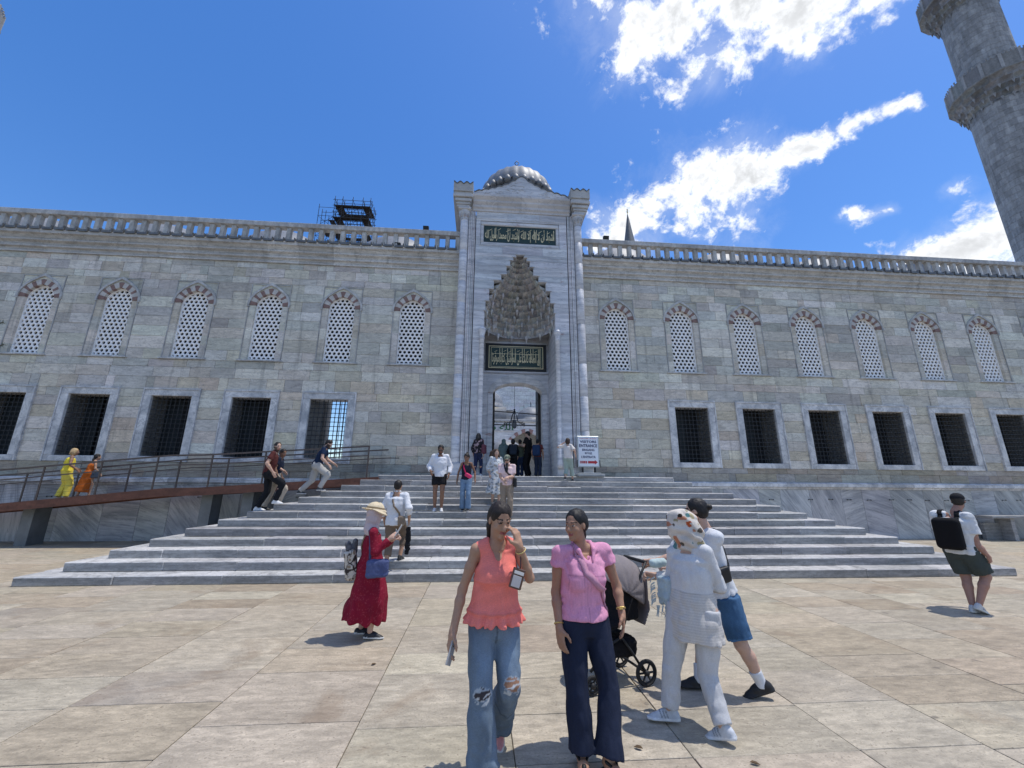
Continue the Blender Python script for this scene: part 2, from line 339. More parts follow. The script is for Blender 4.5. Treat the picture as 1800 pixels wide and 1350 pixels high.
# ---------------------------------------------------------------- ground
YF,YP,ZL=14.76,14.0,2.106            # facade plane, portal front plane, landing level
D1,TR,RI,XL,XR=8.42,.413,.162,-8.147,11.434   # first step front, tread, riser, lowest step ends
mb=MB(); mb.box(-900,900,-300,900,-.6,-.034); ground=obj('ground',mb,MT['joint'],kind='structure')
TR_COL=[(0.408, 0.349, 0.258), (0.421, 0.363, 0.275), (0.393, 0.34, 0.258), (0.408, 0.345, 0.249), (0.388, 0.34, 0.26), (0.44, 0.384, 0.292), (0.393, 0.326, 0.237), (0.361, 0.294, 0.211), (0.421, 0.363, 0.28), (0.402, 0.349, 0.265)]
pieces=[]; xs=[-2.085,-.865]; 
x=-2.085
while x>-24: x-=random.choice((1.0,1.2,1.2,1.25,.9)); xs.insert(0,x)
x=-.865
for w in (1.15,1.2,1.2,.95,1.25): x+=w; xs.append(x)
while x<27: x+=random.choice((1.0,1.2,1.2,1.25,.9)); xs.append(x)
for xa,xb in zip(xs,xs[1:]):
    y=1.0+random.uniform(0,.5)
    while y<14.75:
        L=random.choice((.5,.58,.6,.62,.75,.9)); y2=min(y+L,14.75)
        if 14.75-y2<.2: y2=14.75
        inside=(y>D1+.3 and XL+.4<xa and xb<XR-.4 and xa>XL+(y-D1)+.3 and xb<XR-(y-D1)-.3)
        if not inside:
            c=jit(random.choice(TR_COL),.07,.012); z=random.uniform(-.0015,.0015); gx,gy=random.uniform(.002,.0055),random.uniform(.0015,.005)
            def fn(m,a=(xa,xb,y,y2,c,z,gx,gy)):
                x0,x1,q0,q1,cc,zz,gx,gy=a; e=.003; x0+=gx;x1-=gx;q0+=gy;q1-=gy
                m.add([(x0,q0,-.034),(x1,q0,-.034),(x1,q1,-.034),(x0,q1,-.034),(x0,q0,zz-e),(x1,q0,zz-e),(x1,q1,zz-e),(x0,q1,zz-e),(x0+e,q0+e,zz),(x1-e,q0+e,zz),(x1-e,q1-e,zz),(x0+e,q1-e,zz)],
                      [(0,1,5,4),(1,2,6,5),(2,3,7,6),(3,0,4,7),(4,5,9,8),(5,6,10,9),(6,7,11,10),(7,4,8,11),(8,9,10,11)],cc)
            d=math.hypot((y+y2)/2,0)
            pieces.append((seen_size(((xa+xb)/2,(y+y2)/2,0),xb-xa,(y2-y)*CAMZ/max(d,1)),fn))
        y=y2
split_pieces('paving_slab',pieces,ground,MT['travertine'])
# ---------------------------------------------------------------- stairs
stairs=thing('staircase','wide stepped grey marble staircase rising from the plaza to the portal','staircase',(1.64,8.42,0))
for k in range(1,14):
    a,b,y0,z0,z1=XL+(k-1)*TR,XR-(k-1)*TR,D1+(k-1)*TR,(k-1)*RI,k*RI
    mb=MB(); mb.cur=(.8,.8,.8); mb.box(a+.012,b-.012,y0+.012,14.55,z0 if k>1 else -.02,z1-.012); st=obj('step',mb,MT['step'],stairs)
    back=y0+TR+.09 if k<13 else 14.0
    def blk(x0,x1,ya,yb,front):
        j=random.uniform(.82,1.18); c=(j*random.uniform(.98,1.02),j,j*random.uniform(.98,1.03)); q=MB(); dz=random.uniform(-.010,.004); dy=random.uniform(-.018,.006)
        q.cbox(x0+.002,x1-.002,ya+(dy if front else .002),yb-.002,z0+.001,z1+dz,random.uniform(.010,.018),c); shade_risers(q); o=obj('step_block',q,MT['step'],st); return o
    def shade_risers(q):       # riser shade painted into the tint along with grime; treads stay clean
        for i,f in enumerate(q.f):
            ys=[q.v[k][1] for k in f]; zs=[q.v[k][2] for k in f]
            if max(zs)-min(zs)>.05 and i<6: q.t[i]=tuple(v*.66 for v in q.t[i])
    x=a
    while x<b-.01:
        w=random.uniform(1.0,2.5); x2=x+w
        if b-x2<.7: x2=b
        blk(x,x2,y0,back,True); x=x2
    if k<13:
        for xa,xb in ((a,a+TR+.09),(b-TR-.09,b)):
            y=back
            while y<14.5:
                y2=y+random.uniform(1.1,1.9)
                if 14.55-y2<.6: y2=14.55
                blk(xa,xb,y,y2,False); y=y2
# ---------------------------------------------------------------- walls of the court
ASH=[(0.606, 0.575, 0.497), (0.574, 0.549, 0.482), (0.539, 0.524, 0.474), (0.631, 0.586, 0.489), (0.565, 0.516, 0.422), (0.506, 0.487, 0.434), (0.648, 0.619, 0.545), (0.58, 0.545, 0.458), (0.465, 0.445, 0.395), (0.606, 0.562, 0.465), (0.706, 0.679, 0.601), (0.673, 0.645, 0.576)]
LOWT=[(0.624, 0.553, 0.429), (0.591, 0.515, 0.398), (0.633, 0.574, 0.461), (0.558, 0.494, 0.39), (0.575, 0.527, 0.438)]
UP_Z0,UP_Z1,LO_Z0,LO_Z1=6.16,9.25,2.5,5.02
def arch_pts(cx,hw,zs,h,n=24,point=.05,sharp=6):
    P=[]
    for i in range(n+1):
        th=math.pi*i/n; s=math.sin(th); P.append((cx-hw*math.cos(th),zs+h*s+point*max(0,1-abs(math.cos(th))*2.2)))
    return P
def off_pts(P,d):
    out=[]
    for i,p in enumerate(P):
        a=P[max(i-1,0)]; b=P[min(i+1,len(P)-1)]; tx,tz=b[0]-a[0],b[1]-a[1]; l=math.hypot(tx,tz) or 1; out.append((p[0]-tz/l*d,p[1]+tx/l*d))
    return out
# shared window pieces (built round x = 0)
HW,ZS,AH=.49,8.34,.46
def grille_mesh():
    mb=MB(); p=.166; ry=p*math.sqrt(3)/2; rr=.057; row=0; z=6.22+.06; yf,yb=YF+.12,YF+.17
    while z<8.9:
        x=-.62+(p/2 if row%2 else 0)
        while x<.62:
            lim=HW+.02 if z<ZS else (HW+.02)*math.sqrt(max(0,1-((z-ZS)/(AH+.09))**2))
            if abs(x)<lim+.05 and z<8.88:
                n=12; hx=[]; ho=[]
                for i in range(n):
                    a=math.pi*2*i/n+math.pi/6; R_=p/2/math.cos(math.pi/6) if i%2==0 else p/2
                    a2=math.pi*2*i/n+math.pi/2; hx.append((x+R_*math.cos(a2),z+R_*math.sin(a2))); ho.append((x+rr*math.cos(a2),z+rr*math.sin(a2)))
                v=[(q[0],yf,q[1]) for q in hx]+[(q[0],yf+.006,q[1]) for q in ho]+[(q[0],yb,q[1]) for q in ho]
                f=[(i,(i+1)%n,n+(i+1)%n,n+i) for i in range(n)]+[(n+i,n+(i+1)%n,2*n+(i+1)%n,2*n+i) for i in range(n)]
                mb.add(v,f)
            x+=p
        z+=ry; row+=1
    inn=arch_pts(0,HW-.035,ZS,AH-.03); out=arch_pts(0,HW+.03,ZS,AH+.03)
    mb.strip(inn,out,YF+.10,YF+.19); mb.box(-HW-.03,-HW+.035,YF+.10,YF+.19,6.2,ZS); mb.box(HW-.035,HW+.03,YF+.10,YF+.19,6.2,ZS); mb.box(-HW+.035,HW-.035,YF+.10,YF+.19,6.2,6.26)
    return mb.mesh('grille',MT['grille'],False,True)
GR=grille_mesh()
mb=MB(); mb.box(-.52,.52,YF+.24,YF+.26,6.2,8.95); GP=mb.mesh('pane',MT['glass'])
A_in=arch_pts(0,HW,ZS,AH,36); A_out=off_pts(A_in,.205)
A_out=[(q[0],max(q[1],ZS-.002)) for q in A_out]
VOUS=[]
NV=13
for i in range(NV):
    a,b=int(round(36*i/NV)),int(round(36*(i+1)/NV)); mb=MB(); red=i%2==0
    mb.cur=(.23,.145,.125) if red else (.50,.475,.44)
    pa=A_in[a:b+1]; pb=A_out[a:b+1]; g_=.004
    mb.strip(pa,pb,YF-.012,YF+.30); VOUS.append(mb.mesh('voussoir',MT['voussoir'],False,True))
hood_in=off_pts(A_in,.215); hood_out=off_pts(A_in,.285)
def ogee(P,top,k=.14):
    out=[]
    for q in P:
        t=max(0,1-abs(q[0])/.62); out.append((q[0],max(q[1],ZS)+k*t**1.7))
    return out
mb=MB(); mb.cur=(.44,.44,.43); mb.strip(ogee(hood_in,0,.10),ogee(hood_out,0,.14),YF-.045,YF+.02); mb.box(-.775,-.70,YF-.045,YF+.02,ZS-.06,ZS); mb.box(.70,.775,YF-.045,YF+.02,ZS-.06,ZS); HOOD=mb.mesh('hood_moulding',MT['weathered'],False,True)
mb=MB(); mb.cur=(.36,.36,.35)
for x0,x1,z0,z1 in ((-.735,-.705,6.18,9.22),(.705,.735,6.18,9.22),(-.705,.705,9.19,9.22)): mb.box(x0,x1,YF-.02,YF+.03,z0,z1)
PANEL=mb.mesh('panel_moulding',MT['weathered'],False,True)
mb=MB(); mb.cur=(.46,.46,.45); mb.cbox(-.80,.80,YF-.07,YF+.16,6.135,6.19,.008); SILL=mb.mesh('sill',MT['weathered'],False,True)
SP=[]
for sgn in (-1,1):
    for vi in range(2):
        mb=MB(); mb.cur=jit(random.choice(ASH)); half=[q for q in A_out if q[0]*sgn>=-1e-6]; half.sort(key=lambda q:q[0]*sgn)
        top=[(q[0],9.247) for q in half]; mb.strip(half,top,YF+.004,YF+.3)
        xe=half[-1][0]; mb.box(*sorted((xe,sgn*.735)),YF+.004,YF+.3,ZS,9.247); SP.append(mb.mesh('spandrel_stone',MT['stone'],False,True))
JAMB=[]
for hh in (.36,.44,.52):
    for _ in range(4): mb=MB(); mb.face_block(0,.245,0,hh,YF+.003,YF+.3,.005,jit(random.choice(ASH))); JAMB.append((hh,mb.mesh('jamb_stone',MT['stone'])))
def arched_window(cx,wing):
    w=link('arched_window',None,wing); w.matrix_parent_inverse=Matrix.Translation(-wing.location); w.location=(cx,0,0)
    def k(n,me,loc=(0,0,0)): o=bpy.data.objects.new(n,me); COL.objects.link(o); o.parent=w; o.location=loc; return o
    k('grille',GR); k('pane',GP); k('hood_moulding',HOOD); k('panel_moulding',PANEL); k('sill',SILL); k('spandrel_stone',SP[random.randint(0,1)]); k('spandrel_stone',SP[2+random.randint(0,1)])
    for v in VOUS: k('voussoir',v)
    for sgn in (-1,1):
        z=6.19
        while z<ZS-.02:
            hh,me=random.choice(JAMB); sc=1.0
            if ZS-(z+hh)<.3: sc=(ZS-z)/hh
            o=k('jamb_stone',me,(-.735 if sgn<0 else .49,0,z)); o.scale=(1,1,sc); z+=hh*sc
# lower window pieces
OX,OZ0,OZ1=.665,2.69,4.78
FR=[]
for x0,x1,z0,z1 in ((-.915,.915,OZ1,5.02),(-.915,.915,2.5,OZ0),(-.915,-OX,OZ0,OZ1),(OX,.915,OZ0,OZ1)):
    mb=MB(); mb.face_block(x0,x1,z0,z1,YF-.045,YF+.42,.012); mb.t=[(1.02,1.02,1.01)]*len(mb.t); FR.append(mb.mesh('frame_stone',MT['frame']))
mb=MB()
for x0,x1,z0,z1 in ((-.945,.945,5.0,5.055),(-.945,-.905,2.5,5.0),(.905,.945,2.5,5.0)): mb.box(x0,x1,YF-.07,YF+.02,z0,z1)
FM=mb.mesh('frame_moulding',MT['frame'],False,True)
mb=MB()
for i in range(1,9): x=-OX+2*OX*i/9; mb.tube([(x,YF+.10,OZ0),(x,YF+.10,OZ1)],.0115,5)
for j in range(1,13):
    z=OZ0+(OZ1-OZ0)*j/13; mb.tube([(-OX-.03,YF+.085,z),(OX+.03,YF+.085,z)],.0115,5)
for i in range(1,9):
    for j in range(1,13): x=-OX+2*OX*i/9; z=OZ0+(OZ1-OZ0)*j/13; mb.box(x-.017,x+.017,YF+.07,YF+.115,z-.017,z+.017)
IG=mb.mesh('iron_grille',MT['iron'],False,True)
mb=MB(); mb.box(-.66,0,YF+.80,YF+.83,2.5,5.02); mb.box(-.01,.66,YF+.835,YF+.86,2.5,5.02)
for z in (3.3,4.05): mb.box(-OX,OX,YF+.78,YF+.80,z,z+.05)
SH=mb.mesh('shutter',MT['dark'],False,True)
mb=MB(); mb.box(-OX,-.12,YF+.74,YF+.755,OZ0,OZ1); CASE=mb.mesh('casement_glass',MT['glass'],False,True)
def barred_window(cx,wing,open_=False):
    w=link('barred_window',None,wing); w.matrix_parent_inverse=Matrix.Translation(-wing.location); w.location=(cx,0,0)
    def k(n,me): o=bpy.data.objects.new(n,me); COL.objects.link(o); o.parent=w; return o
    for me in FR: k('frame_stone',me)
    k('frame_moulding',FM); k('iron_grille',IG)
    if not open_:
        k('shutter',SH); cs_=k('casement_glass',CASE); cs_.location=(random.choice((0,0,.16,.35,.5)),random.uniform(-.05,.03),0)
def spans(x0,x1,z0,z1,holes):
    segs=[(x0,x1)]
    for hx0,hx1,hz0,hz1 in holes:
        if hz0<z1-.002 and hz1>z0+.002:
            n=[]
            for a,b in segs:
                if hx1<=a or hx0>=b: n.append((a,b))
                else:
                    if hx0>a+.01: n.append((a,hx0))
                    if hx1<b-.01: n.append((hx1,b))
            segs=n
    return segs
def courses(z0,z1,h): n=max(1,round((z1-z0)/h)); e=[z0+(z1-z0)*(i+random.uniform(-.26,.26)*(0<i<n))/n for i in range(n+1)]; return list(zip(e,e[1:]))
def build_wing(x0,x1,upper,lower,label,open_at=None):
    wing=thing('courtyard_wall',label,'wall',((x0+x1)/2,YF,0))
    up=[(c-.735,c+.735,UP_Z0-.03,UP_Z1) for c in upper]; lo=[(c-.915,c+.915,LO_Z0,LO_Z1) for c in lower]
    mb=MB(); mb.cur=(1,1,1)
    for z0,z1,h in ((0,LO_Z0,()),(LO_Z0,LO_Z1,[(c-.66,c+.66,0,9) for c in lower]),(LO_Z1,UP_Z0-.03,()),(UP_Z0-.03,UP_Z1,[(c-.70,c+.70,0,20) for c in upper]),(UP_Z1,10.95,())):
        for a,b in spans(x0,x1,z0,z1,h): mb.box(a,b,YF+(.05 if z0>2 else .02),YF+1.3,z0,z1)
    obj('wall_core',mb,MT['mortar'],wing)
    mb=MB()
    for c in upper: mb.box(c-.70,c+.70,YF+.5,YF+.55,UP_Z0-.03,UP_Z1)
    obj('window_backing',mb,MT['dark'],wing)
    P=[]
    cs=courses(2.0,LO_Z0,.25)+courses(LO_Z0,LO_Z1,.36)+courses(LO_Z1,UP_Z0-.03,.37)+courses(UP_Z0-.03,UP_Z1,.39)+courses(UP_Z1,10.14,.30)
    for z0,z1 in cs:
        for a,b in spans(x0,x1,z0,z1,up+lo):
            L=b-a; n=max(1,round(L/random.uniform(.50,1.35))); e=[0]+sorted((i+random.uniform(-.40,.40))/n for i in range(1,n))+[1]
            for p,q in zip(e,e[1:]):
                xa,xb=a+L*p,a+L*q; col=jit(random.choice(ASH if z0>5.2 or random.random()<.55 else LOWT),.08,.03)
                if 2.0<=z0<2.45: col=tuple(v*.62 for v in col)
                pr=random.uniform(-.004,.010)
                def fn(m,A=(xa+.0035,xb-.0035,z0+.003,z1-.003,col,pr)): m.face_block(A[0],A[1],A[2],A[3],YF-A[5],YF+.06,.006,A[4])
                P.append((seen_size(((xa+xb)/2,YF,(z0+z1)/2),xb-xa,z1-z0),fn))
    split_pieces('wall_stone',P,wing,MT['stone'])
    for c in upper: arched_window(c,wing)
    for c in lower: barred_window(c,wing,open_at is not None and abs(c-open_at)<.1)
    # moulded cornice, in lengths
    prof=[(YF+.04,10.14),(YF-.06,10.14),(YF-.06,10.20),(YF-.02,10.22),(YF-.04,10.30),(YF-.12,10.33),(YF-.12,10.40),(YF-.07,10.42),(YF-.10,10.50),(YF-.20,10.55),(YF-.20,10.61),(YF-.16,10.63),(YF-.24,10.75),(YF-.33,10.78),(YF-.33,10.90),(YF-.29,10.955),(YF+.04,10.955)]
    x=x0
    while x<x1-.01:
        x2=x+random.uniform(.9,1.5)
        if x1-x2<.5: x2=x1
        mb=MB(); j=random.uniform(.86,1.14); mb.cur=(.54*j,.525*j,.495*j); d=random.uniform(-.006,.006); mb.prism_x([(y+d,z) for y,z in prof],x+.002,x2-.002); obj('cornice_block',mb,MT['stone'],wing); x=x2
    # parapet of upright posts under a coping
    mb=MB(); mb.cur=(.43,.42,.40); mb.cbox(x0,x1,YF-.24,YF+.06,11.63,11.83,.012); mb.box(x0,x1,YF-.22,YF+.9,10.955,10.99)
    bal=obj('parapet',mb,MT['weathered'],wing)
    n=int((x1-x0)/.415); bms=[]
    for i in range(5):
        q=MB(); j=random.uniform(.85,1.15); q.cur=(.44*j,.43*j,.405*j); q.cbox(-.082,.082,-.085,.085,10.99,11.63,.012); bms.append(q.mesh('parapet_post',MT['weathered'],False,True))
    q=MB(); q.cur=(1,1,1); q.box(-.135,.135,-.27,.0,10.965,10.985)
    for sx in (-1,1): q.add([(sx*.135,-.27,10.955),(sx*.165,-.27,10.955),(sx*.165,0,10.955),(sx*.135,0,10.955),(sx*.15,-.28,11.05),(sx*.18,-.28,11.07),(sx*.18,0,11.05),(sx*.15,0,11.05)],[(0,3,2,1),(4,5,6,7),(0,1,5,4),(1,2,6,5),(2,3,7,6),(3,0,4,7)])
    q.box(-.165,.165,-.275,-.24,10.90,10.965); fl=q.mesh('lead_spout',MT['darklead'],False,True)
    for i in range(n+1):
        xx=x0+.1+(x1-x0-.2)*i/n
        o=bpy.data.objects.new('parapet_post',random.choice(bms)); COL.objects.link(o); o.parent=bal; o.location=(xx+random.uniform(-.01,.01),YF-.09,0)
        if i<n: o=bpy.data.objects.new('lead_spout',fl); COL.objects.link(o); o.parent=bal; o.location=(xx+(x1-x0-.2)/n/2,YF-.11,random.uniform(-.01,.005))
    # marble dado of upright slabs under a string course
    x=x0
    while x<x1-.01:
        x2=x+random.uniform(.75,1.45)
        if x1-x2<.5: x2=x1
        mb=MB(); j=random.uniform(.75,1.2); mb.cur=(j,j*random.uniform(.98,1.03),j*random.uniform(.98,1.06)); mb.face_block(x+.003,x2-.003,0,1.75,YF-.06-random.uniform(0,.008),YF+.05,.005); obj('dado_slab',mb,MT['dado'],wing)
        x=x2
    x=x0
    while x<x1-.01:
        x2=x+random.uniform(1.3,2.4)
        if x1-x2<.7: x2=x1
        mb=MB(); j=random.uniform(.9,1.2); mb.cur=(j,j,j); mb.prism_x([(YF+.05,1.752),(YF-.09,1.752),(YF-.11,1.80),(YF-.17,1.84),(YF-.17,1.95),(YF-.10,2.0),(YF+.05,2.0)],x+.002,x2-.002); obj('string_course',mb,MT['frame'],wing); x=x2
    for x in np.arange(x0+.7,x1-.5,.78):
        if random.random()<.75:
            mb=MB(); xx=x+random.uniform(-.1,.1); z=1.38+random.uniform(-.02,.02); mb.box(xx-.075,xx+.075,YF-.082,YF-.05,z,z+.012); mb.box(xx-.085,xx-.065,YF-.085,YF-.05,z-.015,z+.022); mb.box(xx+.065,xx+.085,YF-.085,YF-.05,z-.015,z+.022); obj('iron_cramp',mb,MT['iron'],wing)
    return wing
WL=build_wing(-31.,-1.015,[-2.75-2.672*i for i in range(7)],[-5.46-2.68*i for i in range(6)],'grey stone courtyard wall with six latticed windows, behind the steel ramp',-5.46)
WR=build_wing(3.875,31.,[5.36+2.706*i for i in range(8)],[8.10+2.72*i for i in range(7)],'grey stone courtyard wall beside the visitors sign, above the marble bench')
# ---------------------------------------------------------------- portal
portal=thing('portal','tall blue-grey marble portal with a stalactite niche and two inscription panels','portal',(1.43,YP,ZL))
NX=1.37; NICHE=[(ZL,7.42,1.315),(7.42,8.15,1.335),(8.15,8.55,1.30),(8.55,9.05,1.17),(9.05,9.42,1.0),(9.42,9.68,.72),(9.68,10.05,.52),(10.05,10.30,.38),(10.30,10.45,.26),(10.45,10.56,.15)]
PX0,PX1=-1.0,3.86
# marble facing blocks round the niche
SX0,SX1=-.38,3.24                     # flat field between the vertical mouldings
fp=(-.20,2.94,10.93,12.02)            # recessed frame of the upper panel
for z0,z1 in [(n[0],n[1]) for n in NICHE[1:]]+[(10.56,fp[2]),(fp[2],11.3),(11.3,11.66),(11.66,fp[3]),(fp[3],12.42)]+[(a,b) for a,b in courses(ZL,7.42,.48)]:
    hw=0
    for a,b,w in NICHE:
        if a-.001<=z0<b-.001: hw=w
    holes=[(NX-hw,NX+hw,0,10.56)] if hw else []
    if fp[2]-.001<=z0<fp[3]-.001: holes=[(fp[0],fp[1],0,99)]
    for a,b in spans(SX0,SX1,z0,z1,holes):
        L=b-a; n=max(1,round(L/1.15)); e=[0]+sorted((i+random.uniform(-.2,.2))/n for i in range(1,n))+[1]
        for p,q in zip(e,e[1:]):
            mb=MB(); j=random.uniform(.84,1.14); mb.cur=(j*random.uniform(.95,1.02),j,j*random.uniform(1,1.05)); mb.face_block(a+L*p+.0015,a+L*q-.0015,z0+.001,z1-.001,YP-random.uniform(0,.004),YP+.25,.004); obj('marble_block',mb,MT['marble'],portal)
mb=MB()
for a,b,w in NICHE:
    for s0,s1 in ((PX0+.02,NX-w-.03),(NX+w+.03,PX1-.02)): mb.box(s0,s1,YP+.255,YP+1.7,a,b)
mb.box(PX0+.02,PX1-.02,YP+.255,YP+1.7,10.56,12.42); mb.box(PX0+.02,NX-1.32,YP+1.7,YP+3.0,ZL,12.42); mb.box(NX+1.32,PX1-.02,YP+1.7,YP+3.0,ZL,12.42); mb.box(NX-1.32,NX+1.32,YP+1.7,YP+3.0,6.3,12.42)
obj('core',mb,MT['marble'],portal)
# moulded vertical strips at each side
for sgn,xo in ((1,-.66),(-1,3.52)):
    for dx,w,pr in ((0,.07,.02),(.075,.05,.05),(.13,.08,.0),(.215,.035,.035)):
        x0=xo+sgn*dx; x1=xo+sgn*(dx+w); z=ZL
        while z<12.4:
            z2=min(z+random.uniform(.9,1.7),12.42)
            if 12.42-z2<.4: z2=12.42
            mb=MB(); j=random.uniform(.85,1.12); mb.cur=(j*random.uniform(.97,1.06),j,j); mb.face_block(min(x0,x1),max(x0,x1),z+.001,z2-.001,YP-pr,YP+.25,.006); obj('moulding_strip',mb,MT['marble'],portal); z=z2
    # thin frame line round the whole field, and corner column in drums
    cx=-.835 if sgn>0 else 3.70; z=ZL+.0; q=MB(); q.cur=(.9,.9,.92); q.cbox(cx-.2,cx+.2,YP-.17,YP+.24,ZL,ZL+.42,.02); obj('column_base',q,MT['column'],portal)
    z=ZL+.42
    while z<11.95:
        z2=min(z+random.uniform(.8,1.6),11.96)
        if 11.96-z2<.4: z2=11.96
        q=MB(); j=random.uniform(.88,1.12); q.cur=(j,j,j*1.02); q.lathe([(.0,z+.001),(.146,z+.001),(.15,z+.006),(.15,z2-.006),(.146,z2-.001),(0,z2-.001)],20,(cx,YP+.02,0)); obj('column_drum',q,MT['column'],portal,True); z=z2
    q=MB(); q.cur=(.85,.86,.88); q.lathe([(.15,11.96),(.17,11.98),(.155,12.02),(.16,12.08),(.20,12.2),(.235,12.33),(.235,12.36)],16,(cx,YP+.02,0)); q.cbox(cx-.25,cx+.25,YP-.24,YP+.24,12.36,12.44,.01)
    for a in range(8):
        th=math.pi*2*a/8; q.tube([(cx+.165*math.cos(th),YP+.02+.165*math.sin(th),12.06),(cx+.21*math.cos(th),YP+.02+.21*math.sin(th),12.22),(cx+.25*math.cos(th),YP+.02+.25*math.sin(th),12.24)],[.03,.03,.012],5)
    obj('capital',q,MT['column'],portal,True)
# wall behind the columns
mb=MB(); mb.cur=(.9,.9,.92); mb.box(PX0,-.66,YP+.05,YP+.24,ZL,12.42); mb.box(3.52,PX1,YP+.05,YP+.24,ZL,12.42); mb.box(PX0-.01,PX0+.02,YP+.24,YP+2.9,ZL,12.42); mb.box(PX1-.02,PX1+.01,YP+.24,YP+2.9,ZL,12.42); obj('side_facing',mb,MT['marble'],portal)
for xa,xb in ((PX0+.05,NX-1.345),(NX+1.345,PX1-.05)): mb=MB(); mb.cur=(.88,.88,.9); mb.box(xa,xb,YP-.03,YP+.02,ZL,ZL+.30); obj('plinth',mb,MT['marble'],portal)
# entablature
CP=[(.0,12.42),(-.06,12.44),(-.06,12.52),(-.12,12.58),(-.12,12.68),(-.20,12.78),(-.20,12.86),(-.30,12.98),(-.30,13.06),(.0,13.06)]
x=-.52
while x<3.38:
    x2=min(x+random.uniform(.9,1.3),3.38)
    if 3.38-x2<.5: x2=3.38
    mb=MB(); j=random.uniform(.86,1.1); mb.cur=(j*.95,j*.93,j*.92); mb.prism_x([(YP+y*.9+.02,z) for y,z in CP],x+.001,x2-.001); obj('cornice_block',mb,MT['cap'],portal); x=x2
for x0,x1 in ((-1.30,-.52),(3.38,4.16)):
    mb=MB(); mb.cur=(.84,.84,.82); cx=(x0+x1)/2
    for hw,z0,z1 in ((.25,12.44,12.54),(.29,12.54,12.60),(.27,12.60,12.66),(.33,12.66,12.78),(.30,12.78,12.82),(.39,12.82,12.96),(.36,12.96,13.05)):
        mb.cbox(cx-hw,cx+hw,YP-hw*.9,YP+3.0,z0,z1,.01)
    obj('impost',mb,MT['cap'],portal)
    mb=MB(); mb.cur=(.80,.80,.76); out=[(cx-.385,13.05),(cx+.385,13.05)]; n=24
    top=[(cx+.385-.77*i/n,13.36+.10*abs(math.cos(math.pi*3*i/n))**1.4) for i in range(n+1)]
    mb.prism_y(out+top,YP-.37,YP+3.0); obj('pier_cap',mb,MT['cap'],portal)
    q=MB(); q.strip(top,[(a,b+.03) for a,b in top],YP-.40,YP+3.0); obj('lead_edge',q,MT['darklead'],portal)
# crown gable with a scalloped lead edge
def gz(x):
    t=min(1,abs(x-1.43)/1.93); return 13.30+.88*(1-t)**1.25*(1-.25*math.sin(math.pi*t))
n=120; xs_=[3.36-3.86*i/n for i in range(n+1)]
top=[(x,gz(x)+.055*abs(math.sin(math.pi*(x-1.43)/.27))) for x in xs_]
mb=MB(); mb.cur=(.98,1.0,1.03); mb.prism_y([(-.50,13.06),(3.36,13.06)]+top,YP-.02,YP+.30); obj('gable',mb,MT['marble'],portal)
q=MB(); q.strip(top,[(a,b+.035) for a,b in top],YP-.05,YP+.33); obj('lead_edge',q,MT['darklead'],portal)
# gable relief: meandering leaf carving in low relief
mb=MB(); mb.cur=(.92,.94,.97)
for i in range(34):
    x=random.uniform(-.1,2.95); z=random.uniform(13.18,gz(x)-.12)
    if z>13.12:
        P=[(x+.05*k*math.cos(k*1.1+i),YP-.022,z+.035*k*math.sin(k*1.3+i*2)*.6) for k in range(5)]
        P=[p for p in P if p[2]<gz(p[0])-.05]
        if len(P)>2: mb.tube(P,.012,4)
obj('carving',mb,MT['marble'],portal,kind='stuff')
